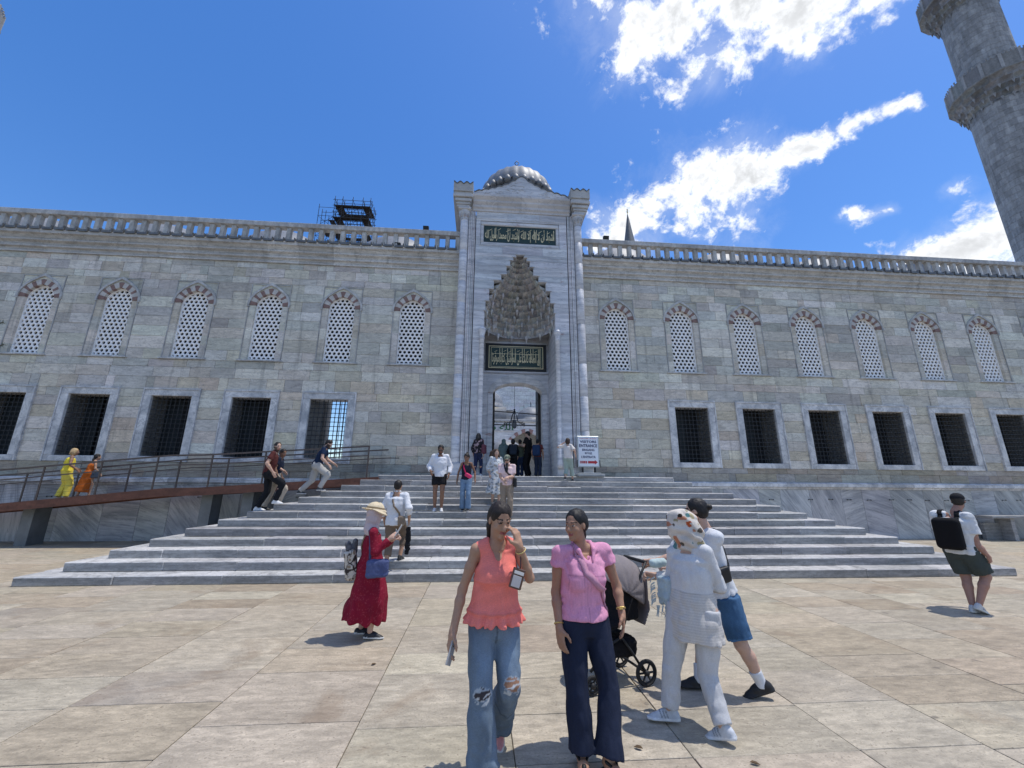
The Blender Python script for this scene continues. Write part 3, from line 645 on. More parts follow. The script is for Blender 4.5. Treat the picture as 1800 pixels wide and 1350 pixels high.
# muqarnas hood: tiers of hollowed brackets stepping forward as they rise
TI=[(7.62,7.92,1.325,1.335,20),(7.92,8.20,1.335,1.30,21),(8.20,8.45,1.30,1.24,18),(8.45,8.70,1.24,1.14,19),(8.70,8.94,1.14,1.02,16),(8.94,9.16,1.02,.90,15),(9.16,9.38,.90,.74,12),(9.38,9.60,.74,.60,11),(9.60,9.80,.60,.49,10),(9.80,10.0,.49,.39,9),(10.0,10.18,.39,.30,8),(10.18,10.34,.30,.21,6),(10.34,10.5,.21,.12,5)]
MC=[(.47,.455,.435),(.43,.415,.395),(.50,.485,.465),(.39,.375,.36)]
NY=YP+.12
for ti,(z0,z1,r0,r1,nc) in enumerate(TI):
    d0=1.36*(r0/1.335); d1=1.36*(r1/1.335)
    for c in range(nc):
        mb=MB(); mb.cur=jit(random.choice(MC),.05); a0=math.pi*c/nc; a1=math.pi*(c+1)/nc; NA,NT=6,5; v=[];f=[]
        for j in range(NT+1):
            t=j/NT
            for i in range(NA+1):
                s=abs(2*i/NA-1); a=a0+(a1-a0)*i/NA
                gcurve=t**(3.2-2.8*s**1.3); k=gcurve
                rx=r0+(r1-r0)*k-.015*(1-s)*math.sin(math.pi*min(1,t*1.1))*-1; ry=d0+(d1-d0)*k
                # hollow each cell back from its ribs
                hol=min(.17,2.4*r0/nc)*(1-s**1.3)*math.sin(math.pi*min(1,t+.03))
                v.append((NX-(rx+hol)*math.cos(a),NY+(ry+hol)*math.sin(a),z0+(z1-z0)*t))
        for j in range(NT):
            for i in range(NA): o=j*(NA+1)+i; f.append((o,o+1,o+NA+2,o+NA+1))
        # shelf closing the top of the tier
        top=[v[NT*(NA+1)+i] for i in range(NA+1)]; o=len(v); nx=d1
        inner=[(NX-(r1-.03)*math.cos(a0+(a1-a0)*i/NA),NY+(d1-.03)*math.sin(a0+(a1-a0)*i/NA),z1+.004) for i in range(NA+1)]
        v+=inner; f+=[(NT*(NA+1)+i,NT*(NA+1)+i+1,o+i+1,o+i) for i in range(NA)]
        mb.add(v,f); obj('niche_cell',mb,MT['muqarnas'],portal,False,False)
    # hanging points between the cells
    for c in range(1,nc):
        if ti in(0,1,2,3,4,5,6) and (c+ti)%3==0:
            a=math.pi*c/nc; x,y=NX-(r0-.03)*math.cos(a),NY+(d0-.03)*math.sin(a); mb=MB(); mb.cur=jit((.46,.45,.44),.1); h=.17*(r0/1.335+.2)
            mb.lathe([(.004,z0-h),(.022,z0-h*.85),(.02,z0-h*.55),(.045,z0-h*.3),(.075,z0+.06),(.02,z0+.12)],8,(x,y,0)); obj('pendant',mb,MT['muqarnas'],portal,True)
mb=MB(); mb.cur=(.2,.18,.17); mb.box(NX-.3,NX+.3,YP+.12,YP+.9,10.5,10.56); mb.cbox(NX-.19,NX+.19,YP-.035,YP+.1,10.54,10.60,.008,(.42,.42,.42)); obj('niche_cap',mb,MT['muqarnas'],portal)
# small ledges at the steps of the niche outline
for (a,b,w),(a2,b2,w2) in zip(NICHE[1:],NICHE[2:]):
    for sgn in (-1,1):
        mb=MB(); mb.cur=(.95,.95,.95); xa,xb=sorted((NX+sgn*(w2-.01),NX+sgn*(w+.05))); mb.cbox(xa,xb,YP-.03,YP+.12,b-.005,b+.035,.006); obj('niche_ledge',mb,MT['marble'],portal)
# niche walls
YB=15.62
q=MB()
for sx in (-1,1):
    for z0,z1 in courses(ZL,7.66,.55):
        mb=MB(); j=random.uniform(.84,1.1); mb.cur=(j,j,j*1.03); xa=NX+sx*1.318
        if sx<0: mb.box(xa-.05,xa,YP+.245,YB+.1,z0+.001,z1-.001)
        else: mb.box(xa,xa+.05,YP+.245,YB+.1,z0+.001,z1-.001)
        obj('niche_stone',mb,MT['marble'],portal)
    # slender corner shafts of the niche
    cx=NX+sx*1.40; mb=MB(); mb.cur=(1.05,1.05,1.07); mb.lathe([(.0,ZL+.3),(.11,ZL+.3),(.11,ZL+.45),(.085,ZL+.52),(.085,7.0),(.1,7.02),(.1,7.08),(.085,7.12),(.13,7.3),(.14,7.34),(.14,7.42),(0,7.42)],14,(cx,YP-.035,0)); obj('corner_shaft',mb,MT['column'],portal,True)
DX0,DX1,DZS,DZT=.46,2.43,5.36,5.80; DC=(DX0+DX1)/2; DH=(DX1-DX0)/2
din=arch_pts(DC,DH,DZS,DZT-DZS,20,.02); dout=arch_pts(DC,1.19,DZS-.02,6.16-DZS,20,.02)
mb=MB(); mb.cur=(.98,.98,1.0); mb.box(NX-1.318,DC-1.19,YB,YB+.5,ZL,6.25); mb.box(DC+1.19,NX+1.318,YB,YB+.5,ZL,6.25)
mb.strip(dout,[(p[0],6.25) for p in dout],YB,YB+.5); obj('back_wall',mb,MT['marble'],portal)
for i in range(10):
    mb=MB(); j=random.uniform(.82,1.08); mb.cur=(j*1.02,j,j*.97); mb.strip(din[2*i:2*i+3],dout[2*i:2*i+3],YB-.04,YB+.5); obj('arch_stone',mb,MT['marble'],portal)
for x0,x1 in ((DC-1.19,DX0),(DX1,DC+1.19)):
    for z0,z1 in courses(ZL,DZS-.01,1.1):
        mb=MB(); j=random.uniform(.86,1.1); mb.cur=(j,j,j*1.02); mb.face_block(x0,x1,z0+.001,z1-.001,YB-.03,YB+.5,.008); obj('jamb_stone',mb,MT['marble'],portal)
mb=MB(); mb.cur=(.9,.9,.92); mb.cbox(NX-1.318,NX+1.318,YB-.06,YB+.3,6.19,6.28,.01); mb.box(NX-1.318,NX+1.318,YB+.02,YB+1.1,6.28,10.6); mb.cbox(NX-1.318,NX+1.318,YB-.05,YB+.1,7.44,7.52,.01); obj('back_wall_band',mb,MT['marble'],portal)
# passage behind the door
mb=MB(); mb.cur=(.6,.6,.6); mb.box(DX0-.25,DX0-.05,YB+.5,YP+3.0,ZL,6.3); mb.box(DX1+.05,DX1+.25,YB+.5,YP+3.0,ZL,6.3); mb.box(DX0-.25,DX1+.25,YB+.5,YP+3.0,6.0,6.3); obj('passage',mb,MT['marble'],portal)
for sx,x in ((-1,DX0),(1,DX1)):
    mb=MB(); a=x-(.05 if sx<0 else .02); mb.cbox(min(x,x-sx*.10),max(x,x-sx*.10),YB+.52,YB+1.25,ZL+.01,5.75,.01)
    for z in (2.5,3.4,4.3,5.2): mb.box(x-sx*.115,x-sx*.10,YB+.60,YB+1.17,z,z+.07)
    obj('door_leaf',mb,MT['wood'],portal)
# upper inscription and its frame, lower inscription
def panel(name,x0,x1,z0,z1,y,label,border):
    t=thing(name,label,'inscription',((x0+x1)/2,y,z0)); mb=MB(); mb.box(x0,x1,y,y+.06,z0,z1); obj('board',mb,MT['black'] if border else MT['green'],t)
    return t
def text_mesh(body,mt,w,h,cx,cz,y,name='lettering',parent=None,depth=.012,stretch=True,weight=0.):
    c=bpy.data.curves.new(name,'FONT'); c.body=body; c.extrude=.5*depth; c.resolution_u=2; c.offset=weight; o=bpy.data.objects.new(name+'_source',c); COL.objects.link(o)
    dg=bpy.context.evaluated_depsgraph_get(); me=bpy.data.meshes.new_from_object(o.evaluated_get(dg)); bpy.data.objects.remove(o)
    co=np.empty(len(me.vertices)*3,np.float32); me.vertices.foreach_get('co',co); co=co.reshape(-1,3); mn,mx=co[:,:2].min(0),co[:,:2].max(0)
    sx=w/(mx[0]-mn[0]); sz=h/(mx[1]-mn[1])
    if not stretch: sx=sz=min(sx,sz)
    out=np.stack([cx+(co[:,0]-(mn[0]+mx[0])/2)*sx,y-co[:,2],cz+(co[:,1]-(mn[1]+mx[1])/2)*sz],1).astype(np.float32)
    me.vertices.foreach_set('co',out.ravel()); me.materials.clear(); me.materials.append(mt); me.update(); me.name=name
    return link(name,me,parent)
def shape_ar(s):
    Fm={'ا':(0xFE8D,2),'أ':(0xFE83,2),'إ':(0xFE87,2),'ب':(0xFE8F,4),'ت':(0xFE95,4),'ة':(0xFE93,2),'ح':(0xFEA1,4),'د':(0xFEA9,2),'ر':(0xFEAD,2),'س':(0xFEB1,4),'ش':(0xFEB5,4),'ص':(0xFEB9,4),'ع':(0xFEC9,4),'ق':(0xFED5,4),'ك':(0xFED9,4),'ل':(0xFEDD,4),'م':(0xFEE1,4),'ن':(0xFEE5,4),'ه':(0xFEE9,4),'و':(0xFEED,2),'ؤ':(0xFE85,2),'ى':(0xFEEF,2),'ي':(0xFEF1,4)}
    out=[]
    for w in s.split(' '):
        o=[];i=0;prev=False
        while i<len(w):
            c=w[i]
            if c=='ل' and i+1<len(w) and w[i+1] in 'اأإ': o.append(chr({'ا':0xFEFB,'أ':0xFEF7,'إ':0xFEF9}[w[i+1]]+(1 if prev else 0))); prev=False;i+=2;continue
            b,n=Fm[c]; nxt=i+1<len(w)
            if n==2: o.append(chr(b+(1 if prev else 0))); prev=False
            else: o.append(chr(b+((3 if nxt else 1) if prev else (2 if nxt else 0)))); prev=nxt
            i+=1
        out.append(''.join(reversed(o)))
    return ' '.join(reversed(out))
p1=panel('inscription_panel',-.06,2.80,11.10,11.83,YP+.05,'green panel of gilded Arabic lettering high under the portal cornice',False)
LET=[('أشهد أن لا إله إلا الله',1.40,2.07),('وأشهد أن محمدا رسول الله',1.40,.67)]
text_mesh(shape_ar(LET[0][0]),MT['gilt'],1.34,.60,2.08,11.455,YP+.045,parent=p1,weight=.012); text_mesh(shape_ar(LET[1][0]),MT['gilt'],1.36,.60,.66,11.455,YP+.045,parent=p1,weight=.012)
mb=MB()
for x in (.36,.40,.88,1.32,1.93,2.02,2.46,2.72):    # tall upright strokes of the script
    mb.tube([(x+.012,YP+.046,11.74+random.uniform(-.03,.03)),(x,YP+.046,11.30)],[.013,.010],4)
for x,z in ((.2,11.66),(.55,11.70),(.9,11.66),(1.16,11.72),(1.45,11.66),(1.78,11.70),(2.2,11.68),(2.52,11.64)):
    mb.tube([(x-.08,YP+.046,z-.05),(x,YP+.046,z-.01),(x+.06,YP+.046,z+.04)],[.006,.012,.004],4)
obj('uprights',mb,MT['gilt'],p1)
mb=MB()
for a in ((fp[0],fp[1],11.84,fp[3]),(fp[0],fp[1],fp[2],11.09)): mb.face_block(*a,YP+.012,YP+.25,.03)
mb.face_block(fp[0],-.07,11.09,11.84,YP+.012,YP+.25,.03); mb.face_block(2.81,fp[1],11.09,11.84,YP+.012,YP+.25,.03); obj('panel_frame',mb,MT['marble'],portal)
for z0,z1,a,b in ((12.10,12.13,-.36,3.20),(10.90,10.92,-.25,2.98)): mb=MB(); mb.box(a,b,YP-.014,YP+.02,z0,z1); obj('fillet',mb,MT['marble'],portal)
p2=panel('inscription_panel',.13,2.60,6.29,7.42,YB-.08,'black bordered panel of gilded Arabic lettering directly above the doorway',True)
mb=MB(); mb.box(.28,2.45,YB-.085,YB-.078,6.41,7.30); obj('green_field',mb,MT['green'],p2)
mb=MB()
for x0,x1,z0,z1 in ((.26,2.47,7.30,7.325),(.26,2.47,6.385,6.41),(.26,.285,6.41,7.30),(2.445,2.47,6.41,7.30),(.35,2.38,7.25,7.262),(.35,2.38,6.44,6.452),(.35,.362,6.452,7.25),(2.368,2.38,6.452,7.25)): mb.box(x0,x1,YB-.092,YB-.082,z0,z1)
mb.box(.38,2.3,YB-.092,YB-.084,6.985,7.0)
for x in (.70,.80,1.02,1.16,1.22,1.33,1.62,1.70,1.96,2.06,2.28,2.33): mb.box(x-.009,x+.009,YB-.093,YB-.084,6.62,7.23)
for x,z in ((.55,7.1),(.92,7.12),(1.1,7.08),(1.46,7.12),(1.56,7.06),(1.83,7.1),(2.17,7.12)): mb.tube([(x-.07,YB-.088,z-.03),(x,YB-.088,z),(x+.06,YB-.088,z+.04)],[.005,.011,.004],4)
obj('border_lines',mb,MT['gilt'],p2)
text_mesh(shape_ar('إن الصلاة كانت على المؤمنين كتابا موقوتا'),MT['gilt'],1.96,.56,1.365,6.76,YB-.086,parent=p2,weight=.012)
# lamp hanging in the doorway
lamp=thing('hanging_lamp','dark wrought iron lamp hanging on a long chain in the doorway','lamp',(1.36,YB+.75,4.0))
cx,cy=1.38,YB+.75
mb=MB(); mb.tube([(cx,cy,6.0),(cx,cy,4.86)],.008,5); obj('chain',mb,MT['iron'],lamp)
mb=MB(); mb.lathe([(.0,4.9),(.05,4.86),(.02,4.82),(.06,4.78),(0,4.72)],8,(cx,cy,0))
for a in range(6):
    th=math.pi*2*a/6+.3; c_,s_=math.cos(th),math.sin(th); mb.tube([(cx,cy,4.8),(cx+.10*c_,cy+.10*s_,4.62),(cx+.17*c_,cy+.17*s_,4.36),(cx+.36*c_,cy+.36*s_,4.26),(cx+.44*c_,cy+.44*s_,4.34)],[.014,.014,.013,.012,.008],5)
for k in range(16):
    a=math.pi*2*k/16; b=math.pi*2*(k+1)/16; mb.tube([(cx+.42*math.cos(a),cy+.42*math.sin(a),4.27),(cx+.42*math.cos(b),cy+.42*math.sin(b),4.27)],.012,4,cap=False)
    mb.tube([(cx+.42*math.cos(a),cy+.42*math.sin(a),4.30),(cx+.43*math.cos(a),cy+.43*math.sin(a),4.14)],[.012,.004],4)
obj('ring',mb,MT['iron'],lamp)
mb=MB(); mb.lathe([(.0,4.06),(.07,4.10),(.11,4.22),(.08,4.36),(.10,4.42)],10,(cx,cy,0)); obj('bowl',mb,MT['lead'],lamp,True)
mb=MB(); mb.tube([(DX0-.05,YB+.7,4.78),(DX1+.05,YB+.7,4.66)],.02,6); tb=obj('tie_rod',mb,MT['iron'],portal)
mb=MB(); mb.tube([(DX0-.05,YB+1.1,4.28),(DX1+.05,YB+1.1,4.26)],.022,6); tb=obj('tie_rod',mb,MT['iron'],portal)
# ribbed dome behind the gable
pd=thing('portal_dome','ribbed lead dome with a finial standing behind the portal gable','dome',(1.48,16.6,12.4))
mb=MB(); mb.cur=(1,1,1)
prof=[(1.62,14.2),(1.66,15.05),(1.72,15.08),(1.72,15.2),(1.62,15.22)]; mb.lathe(prof,32,(1.48,16.9,0)); mb.m=0
obj('drum',mb,MT['darklead'],pd,True)
for i in range(30):
    a=2*math.pi*i/30; q=MB(); q.lathe([(.0,15.0),(.12,15.0),(.16,15.05),(.14,15.2),(.05,15.34),(.0,15.36)],6,(1.48+1.78*math.cos(a),16.9+1.78*math.sin(a),0)); obj('rim_scallop',q,MT['lead'],pd,True)
mb=MB(); pr=[(1.74*math.cos(t),15.22+1.62*math.sin(t)*.92) for t in [math.pi/2*i/14 for i in range(14)]]+[(.03,16.72)]
mb.lathe(pr,72,(1.48,16.9,0),rib=lambda i:.035*(1-abs((i%3)-1)) ); obj('shell',mb,MT['lead'],pd,True)
mb=MB(); mb.lathe([(.20,16.66),(.12,16.82),(.06,16.9),(.12,17.04),(.04,17.16),(.04,17.24),(.09,17.32),(.03,17.42)],10,(1.48,16.9,0))
for a in (0,math.pi/2,math.pi,math.pi*1.5): p=[(1.48+.11*math.cos(a),16.9,17.56+.15*math.sin(a)),(1.48+.11*math.cos(a+math.pi/2),16.9,17.56+.15*math.sin(a+math.pi/2))]; mb.tube(p,.02,5)
obj('finial',mb,MT['darklead'],pd,True)
MT['greenprint']=mat('green_script',(.02,.12,.04),.6)
# ---------------------------------------------------------------- behind the wall: arcade domes, court, towers
court=MB(); court.cur=(1.3,1.27,1.2); court.box(-28,31,17.05,70,1.6,2.08); obj('courtyard_floor',court,MT['step'],kind='structure')
dm=MB(); dm.cur=(1,1,1); pr=[(2.3*math.cos(t),11.45+2.3*math.sin(t)) for t in [math.pi/2*i/10 for i in range(10)]]+[(.04,13.76)]
dm.lathe([(2.42,10.9),(2.42,11.42)]+pr,32,rib=None); DME=dm.mesh('shell',MT['lead'],True,True)
fm=MB(); fm.lathe([(.14,13.7),(.07,13.85),(.10,13.95),(.03,14.05),(.03,14.2),(.06,14.26),(.02,14.33)],8)
for a in range(4): fm.tube([(.10*math.cos(a*math.pi/2),0,14.43+.10*math.sin(a*math.pi/2)),(.10*math.cos((a+1)*math.pi/2),0,14.43+.10*math.sin((a+1)*math.pi/2))],.018,4)
FME=fm.mesh('finial',MT['darklead'],True,True)
spot=['far left','','','','beside the scaffold','','','','','','']
labs={-20.25:'lead dome behind the parapet at the far left end',-14.95:'lead dome behind the parapet above the third latticed window from the left',-9.65:'lead dome behind the parapet, just left of the scaffolding',-4.35:'lead dome behind the parapet between scaffolding and portal',6.8:'lead dome behind the parapet, just right of the portal',12.15:'lead dome behind the parapet, second right of the portal',17.6:'lead dome behind the parapet, third right of the portal',23.0:'lead dome behind the parapet nearest the great minaret'}
for x,l in labs.items():
    t=thing('arcade_dome',l,'dome',(x,18.6,10.9),'domes behind the parapet')
    for n,me in (('shell',DME),('finial',FME)): o=link(n,me,t); o.location=(x,18.6,0)
# near arcade roof that carries the domes
ar=thing('arcade_roof','flat lead roof of the arcade behind the parapet, carrying the domes','roof',(1,18.6,10.4)); mb=MB()
mb.box(-31,-1.5,16.06,21.4,10.6,10.9); mb.box(4.6,31,16.06,21.4,10.6,10.9); obj('slab',mb,MT['darklead'],ar)
mb=MB(); mb.cur=(.40,.38,.35)
for x in [-22.9,-17.6,-12.3,-7.9,-1.7,4.6,9.5,14.9,20.3]: mb.lathe([(.32,2.08),(.32,2.5),(.26,2.6),(.24,7.0),(.42,7.5),(.42,7.7)],14,(x,21.1,0)); mb.box(x-.5,x+.5,20.8,21.4,7.7,10.6)
obj('columns',mb,MT['voussoir'],ar)
# far side of the court: mosque front with an arcade
mf=thing('mosque_front','pale stone mosque front with a striped arcade seen through the doorway','building',(4,45,2.08))
mb=MB(); mb.cur=(1.15,1.15,1.13); zt=8.9
YA=45.0; arcs=[(-1.75,2.15),(5.25,2.15),(12.0,2.15),(-8.5,2.15)]
def arc(cx,r,zs,n=16,pt=.12): return arch_pts(cx,r,zs,r*1.0,n,pt)
xs2=sorted(a[0] for a in arcs); edges=[-12.2]; 
for i,cx in enumerate(xs2):
    P=arc(cx,2.55,5.5); mb.strip(P,[(p[0],zt) for p in P],YA,YA+.8)
    nxt=xs2[i+1]-2.55 if i+1<len(xs2) else 16.; mb.box(cx+2.55,nxt,YA,YA+.8,5.5,zt)
obj('spandrel_wall',mb,MT['marble'],mf)
for cx in xs2:
    I=arc(cx,2.15,5.5,34); O=arc(cx,2.55,5.5,34)
    for i in range(17):
        q=MB(); q.cur=(.30,.18,.16) if i%2 else (.52,.51,.5); q.strip(I[2*i:2*i+3],O[2*i:2*i+3],YA-.05,YA+.8); obj('voussoir',q,MT['voussoir'],mf)
for cx in [(a+b)/2 for a,b in zip(xs2,xs2[1:])]:
    q=MB(); q.cur=(.9,.9,.9); q.lathe([(.45,2.08),(.45,2.4),(.34,2.5),(.32,4.7),(.5,5.2),(.55,5.5)],16,(cx,YA+.4,0)); obj('arcade_column',q,MT['column'],mf,True)
mb=MB(); mb.cur=(.5,.48,.44); mb.box(-12,16,YA+5,YA+5.6,2.08,10.5); mb.box(-12,16,YA+.8,YA+5,8.6,8.9); obj('arcade_back_wall',mb,MT['stone'],mf)
mb=MB(); mb.cur=(.44,.44,.43); mb.cbox(-12.2,16,YA-.25,YA+6,8.9,9.15,.03); obj('arcade_cornice',mb,MT['stone'],mf)
for x,r,lab in ((6.0,1.75,1),(.3,2.3,2)):
    q=MB(); zz=9.15+(1.6 if lab==2 else 0); q.box(x-r*1.15,x+r*1.15,YA+1,YA+4,9.15,zz+.01) if lab==2 else None; q.lathe([(r*1.05,zz),(r*1.05,zz+.35)]+[(r*math.cos(t),zz+.35+r*.92*math.sin(t)) for t in [math.pi/2*i/10 for i in range(10)]]+[(.05,zz+.36+r*.92)],40,(x,YA+2.6,0),rib=lambda i:.02*(i%2)); q.lathe([(.12,zz+r*.92+.3),(.05,zz+r*.92+.6),(.1,zz+r*.92+.8),(.02,zz+r*.92+1.1)],8,(x,YA+2.6,0)); obj('dome',q,MT['lead'],mf,True)
P=[]
for z0,z1 in courses(9.0,15.5,.5):
    x=-12
    while x<16:
        x2=x+random.uniform(.9,1.7); col=jit((.72,.71,.69),.06); 
        def fn(m,A=(x,x2,z0,z1,col)): m.face_block(A[0]+.006,A[1]-.006,A[2]+.005,A[3]-.005,YA+7,YA+8,.02,A[4])
        P.append((0,fn)); x=x2
split_pieces('wall_stone',P,mf,MT['stone'])
mb=MB(); mb.cur=(.4,.4,.4); mb.cbox(-12,4.2,YA+6.6,YA+7.4,11.4,11.55,.02); mb.cbox(4.2,16,YA+6.5,YA+7.4,10.4,10.55,.02); mb.box(-12,16,YA+7.5,YA+9,2,16); obj('ledge',mb,MT['stone'],mf)
mb=MB(); mb.cur=(1,1,1); mb.box(-1.2,3.75,YA-.12,YA-.02,7.85,8.75); gp=obj('text_board',mb,MT['frame'],mf)
text_mesh(shape_ar('الله نور'.replace('نور','محمد')),MT['greenprint'],4.7,.72,1.3,8.3,YA-.13,parent=mf,weight=.02)
# fountain house in the middle of the court
fo=thing('fountain_house','low domed fountain house standing in the courtyard beyond the doorway','fountain',(1.9,33,2.08))
mb=MB(); mb.lathe([(1.75,4.1),(1.75,4.3)]+[(1.65*math.cos(t),4.3+1.25*math.sin(t)) for t in [math.pi/2*i/10 for i in range(10)]]+[(.05,5.56)],48,(1.9,33,0),rib=lambda i:.02*(i%2)); obj('dome',mb,MT['lead'],fo,True)
mb=MB(); mb.cur=(.5,.5,.5); mb.lathe([(1.95,3.75),(1.95,4.1),(1.6,4.11)],6,(1.9,33,0)); mb.lathe([(1.8,2.08),(1.8,3.1),(1.7,3.12)],6,(1.9,33,0))
for a in range(6): mb.lathe([(.14,3.1),(.11,3.76)],8,(1.9+1.85*math.cos(a*math.pi/3),33+1.85*math.sin(a*math.pi/3),0))
obj('body',mb,MT['marble'],fo)
# minarets
def minaret(cx,cy,label):
    t=thing('minaret',label,'minaret',(cx,cy,0))
    def shaft(r,z0,z1,h):
        mb=MB(); z=z0; N=48; row=0
        while z<z1-.01:
            z2=min(z+h*random.uniform(.9,1.1),z1)
            for i in range(0,N,2):
                i0=(i+(row%2))
                j=random.uniform(.78,1.15); c=(.30*j,.30*j,.30*j); v=[]
                for zz,e in ((z,0),(z+.012,1),(z2-.012,1),(z2,0)):
                    for k in range(3):
                        a=2*math.pi*(i0+k)/N; rr=r-(0 if e else .02)-(.045 if ((i0+k)%4==0) else 0); v.append((cx+rr*math.cos(a),cy+rr*math.sin(a),zz))
                f=[(3*q+k,3*q+k+1,3*q+k+4,3*q+k+3) for q in range(3) for k in range(2)]
                mb.add(v,f,c)
            z=z2; row+=1
        obj('shaft',mb,MT['minaret'],t,False,False,kind='stuff')
    shaft(1.42,0,25.1,.42); shaft(1.33,26.4,33.2,.40); shaft(1.25,35.4,42,.40)
    for zb,rs in ((25.1,1.42),(33.1,1.33)):
        mb=MB(); mb.cur=(.27,.275,.285)
        for k in range(4):
            r0=rs+(2.08-rs)*(k/4); r1=rs+(2.08-rs)*((k+1)/4); z0=zb+.34*k; NC=20
            for c in range(NC):
                a0=2*math.pi*(c+.5*(k%2))/NC; a1=a0+2*math.pi/NC; v=[];NA,NT=6,4;f=[]
                for j in range(NT+1):
                    tt=j/NT
                    for i in range(NA+1):
                        s=abs(2*i/NA-1); a=a0+(a1-a0)*i/NA; rr=r0+(r1-r0)*tt**(2.8-2.3*s)-.06*(1-s*s)*math.sin(math.pi*tt); v.append((cx+rr*math.cos(a),cy+rr*math.sin(a),z0+.34*tt))
                for j in range(NT):
                    for i in range(NA): o=j*(NA+1)+i; f.append((o,o+1,o+NA+2,o+NA+1))
                mb.add(v,f,jit((.22,.22,.22),.35))
            for c in range(NC):
                if k<3: a=2*math.pi*(c+.5*(k%2))/NC; mb.lathe([(.004,z0-.26),(.05,z0-.08),(.075,z0+.02),(.02,z0+.08)],5,(cx+(r0+.03)*math.cos(a),cy+(r0+.03)*math.sin(a),0))
        obj('balcony_corbels',mb,MT['minaret'],t,False,False,kind='stuff')
        zf=zb+1.36; mb=MB(); mb.cur=(.24,.24,.235); mb.lathe([(rs,zf),(2.12,zf),(2.16,zf+.04),(2.16,zf+.12),(rs,zf+.12)],16,(cx,cy,0)); obj('balcony_floor',mb,MT['minaret'],t)
        for c in range(16):
            a0=2*math.pi*c/16; a1=2*math.pi*(c+1)/16; q=MB(); q.cur=jit((.22,.217,.212),.12)
            def P(a,r,z): return (cx+r*math.cos(a),cy+r*math.sin(a),z)
            z0,z1=zf+.12,zf+1.12
            q.add([P(a0,2.08,z0),P(a1,2.08,z0),P(a1,2.08,z1),P(a0,2.08,z1),P(a0,2.0,z0),P(a1,2.0,z0),P(a1,2.0,z1),P(a0,2.0,z1)],[(0,1,2,3),(7,6,5,4),(3,2,6,7),(0,4,5,1)])
            obj('balcony_panel',q,MT['minaret'],t,False,False)
            q=MB(); q.cur=(.33,.325,.32); d=.035
            q.add([P(a0-d,2.13,z0),P(a0+d,2.13,z0),P(a0+d,2.13,z1+.05),P(a0-d,2.13,z1+.05),P(a0-d,1.98,z0),P(a0+d,1.98,z0),P(a0+d,1.98,z1+.05),P(a0-d,1.98,z1+.05)],[(0,1,2,3),(3,2,6,7),(1,5,6,2),(4,0,3,7)])
            for e in range(4): a=a0+(a1-a0)*(e+.5)/4; q.lathe([(.0,z1+.0),(.05,z1+.03),(.03,z1+.09),(.055,z1+.14),(0,z1+.2)],5,P(a,2.05,0))
            obj('balcony_post',q,MT['minaret'],t,False,False)
    return t
minaret(32.47,18.0,'great fluted minaret with two balconies towering over the wall')
minaret(-29.25,18.0,'minaret of which only a balcony edge shows in the top corner of the sky')
fmn=thing('distant_minaret','distant slender minaret tip with gold balls above the right parapet','minaret',(0,0,0))
tip=on_depth(1103,377,92.); bx,by=tip[0],92.; mb=MB(); hh=tip[2]; mb.lathe([(1.75,hh-11),(.10,hh)],16,(bx,by,0)); obj('spire',mb,MT['darklead'],fmn,True)
mb=MB(); mb.cur=(.3,.3,.3); mb.lathe([(1.55,0),(1.55,hh-11),(1.75,hh-11)],16,(bx,by,0)); obj('shaft',mb,MT['minaret'],fmn,True)
mb=MB(); mb.lathe([(.08,hh-.1),(.05,hh+.3),(.24,hh+.55),(.05,hh+.8),(.22,hh+1.05),(.05,hh+1.3),(.2,hh+1.5),(.04,hh+1.75),(.02,hh+2.6)],8,(bx,by,0)); obj('finial',mb,MT['gold'],fmn,True)
# scaffolding round a tower under repair
sc=thing('scaffolding_tower','dark scaffolding tower with planked decks rising behind the left parapet','scaffolding',(-22.,60,0))
x0,x1,y0,y1=-25.2,-19.4,60,63.2; tops=[47.2,44.9,42.6,40.3]
pl=MB(); pl.box(0,.24,0,2.3,0,.05); 
for z in tops:
    for a,b,c,d in ((x0,x1,y0,y0+.85),(x0,x1,y1-.85,y1),(x0,x0+1.25,y0+.85,y1-.85),(x1-1.25,x1,y0+.85,y1-.85)):
        n=5; horiz=(b-a)>(d-c)
        for i in range(n):
            q=MB()
            if horiz: q.box(a,b,c+(d-c)*i/n+.01,c+(d-c)*(i+1)/n-.01,z,z+.06)
            else: q.box(a+(b-a)*i/n+.01,a+(b-a)*(i+1)/n-.01,c,d,z,z+.06)
            obj('deck_plank',q,MT['wood'],sc)
mb=MB(); px=[x0,x0+1.25,(x0+x1)/2,x1-1.25,x1]; py=[y0,y0+.85,y1-.85,y1]
for x in px:
    for y in py:
        if (x in px[:2] or x in px[3:] or y in (py[0],py[3])): mb.tube([(x,y,0),(x,y,48.9)],.045,5)
for z in [t-.1 for t in tops]+[t+1. for t in tops[:3]]:
    for y in py: mb.tube([(x0-.3,y,z),(x1+.3,y,z)],.04,5)
    for x in px: mb.tube([(x,y0-.3,z),(x,y1+.3,z)],.04,5)
for i,z in enumerate(tops[1:]):
    mb.tube([(x0,y0,z),(x0+1.25,y0,z+2.1)],.035,5); mb.tube([(x1,y0,z),(x1-1.25,y0,z+2.1)],.035,5); mb.tube([(x0+1.3,y0,z),(x1-1.3,y0,z+2.1)],.03,5)
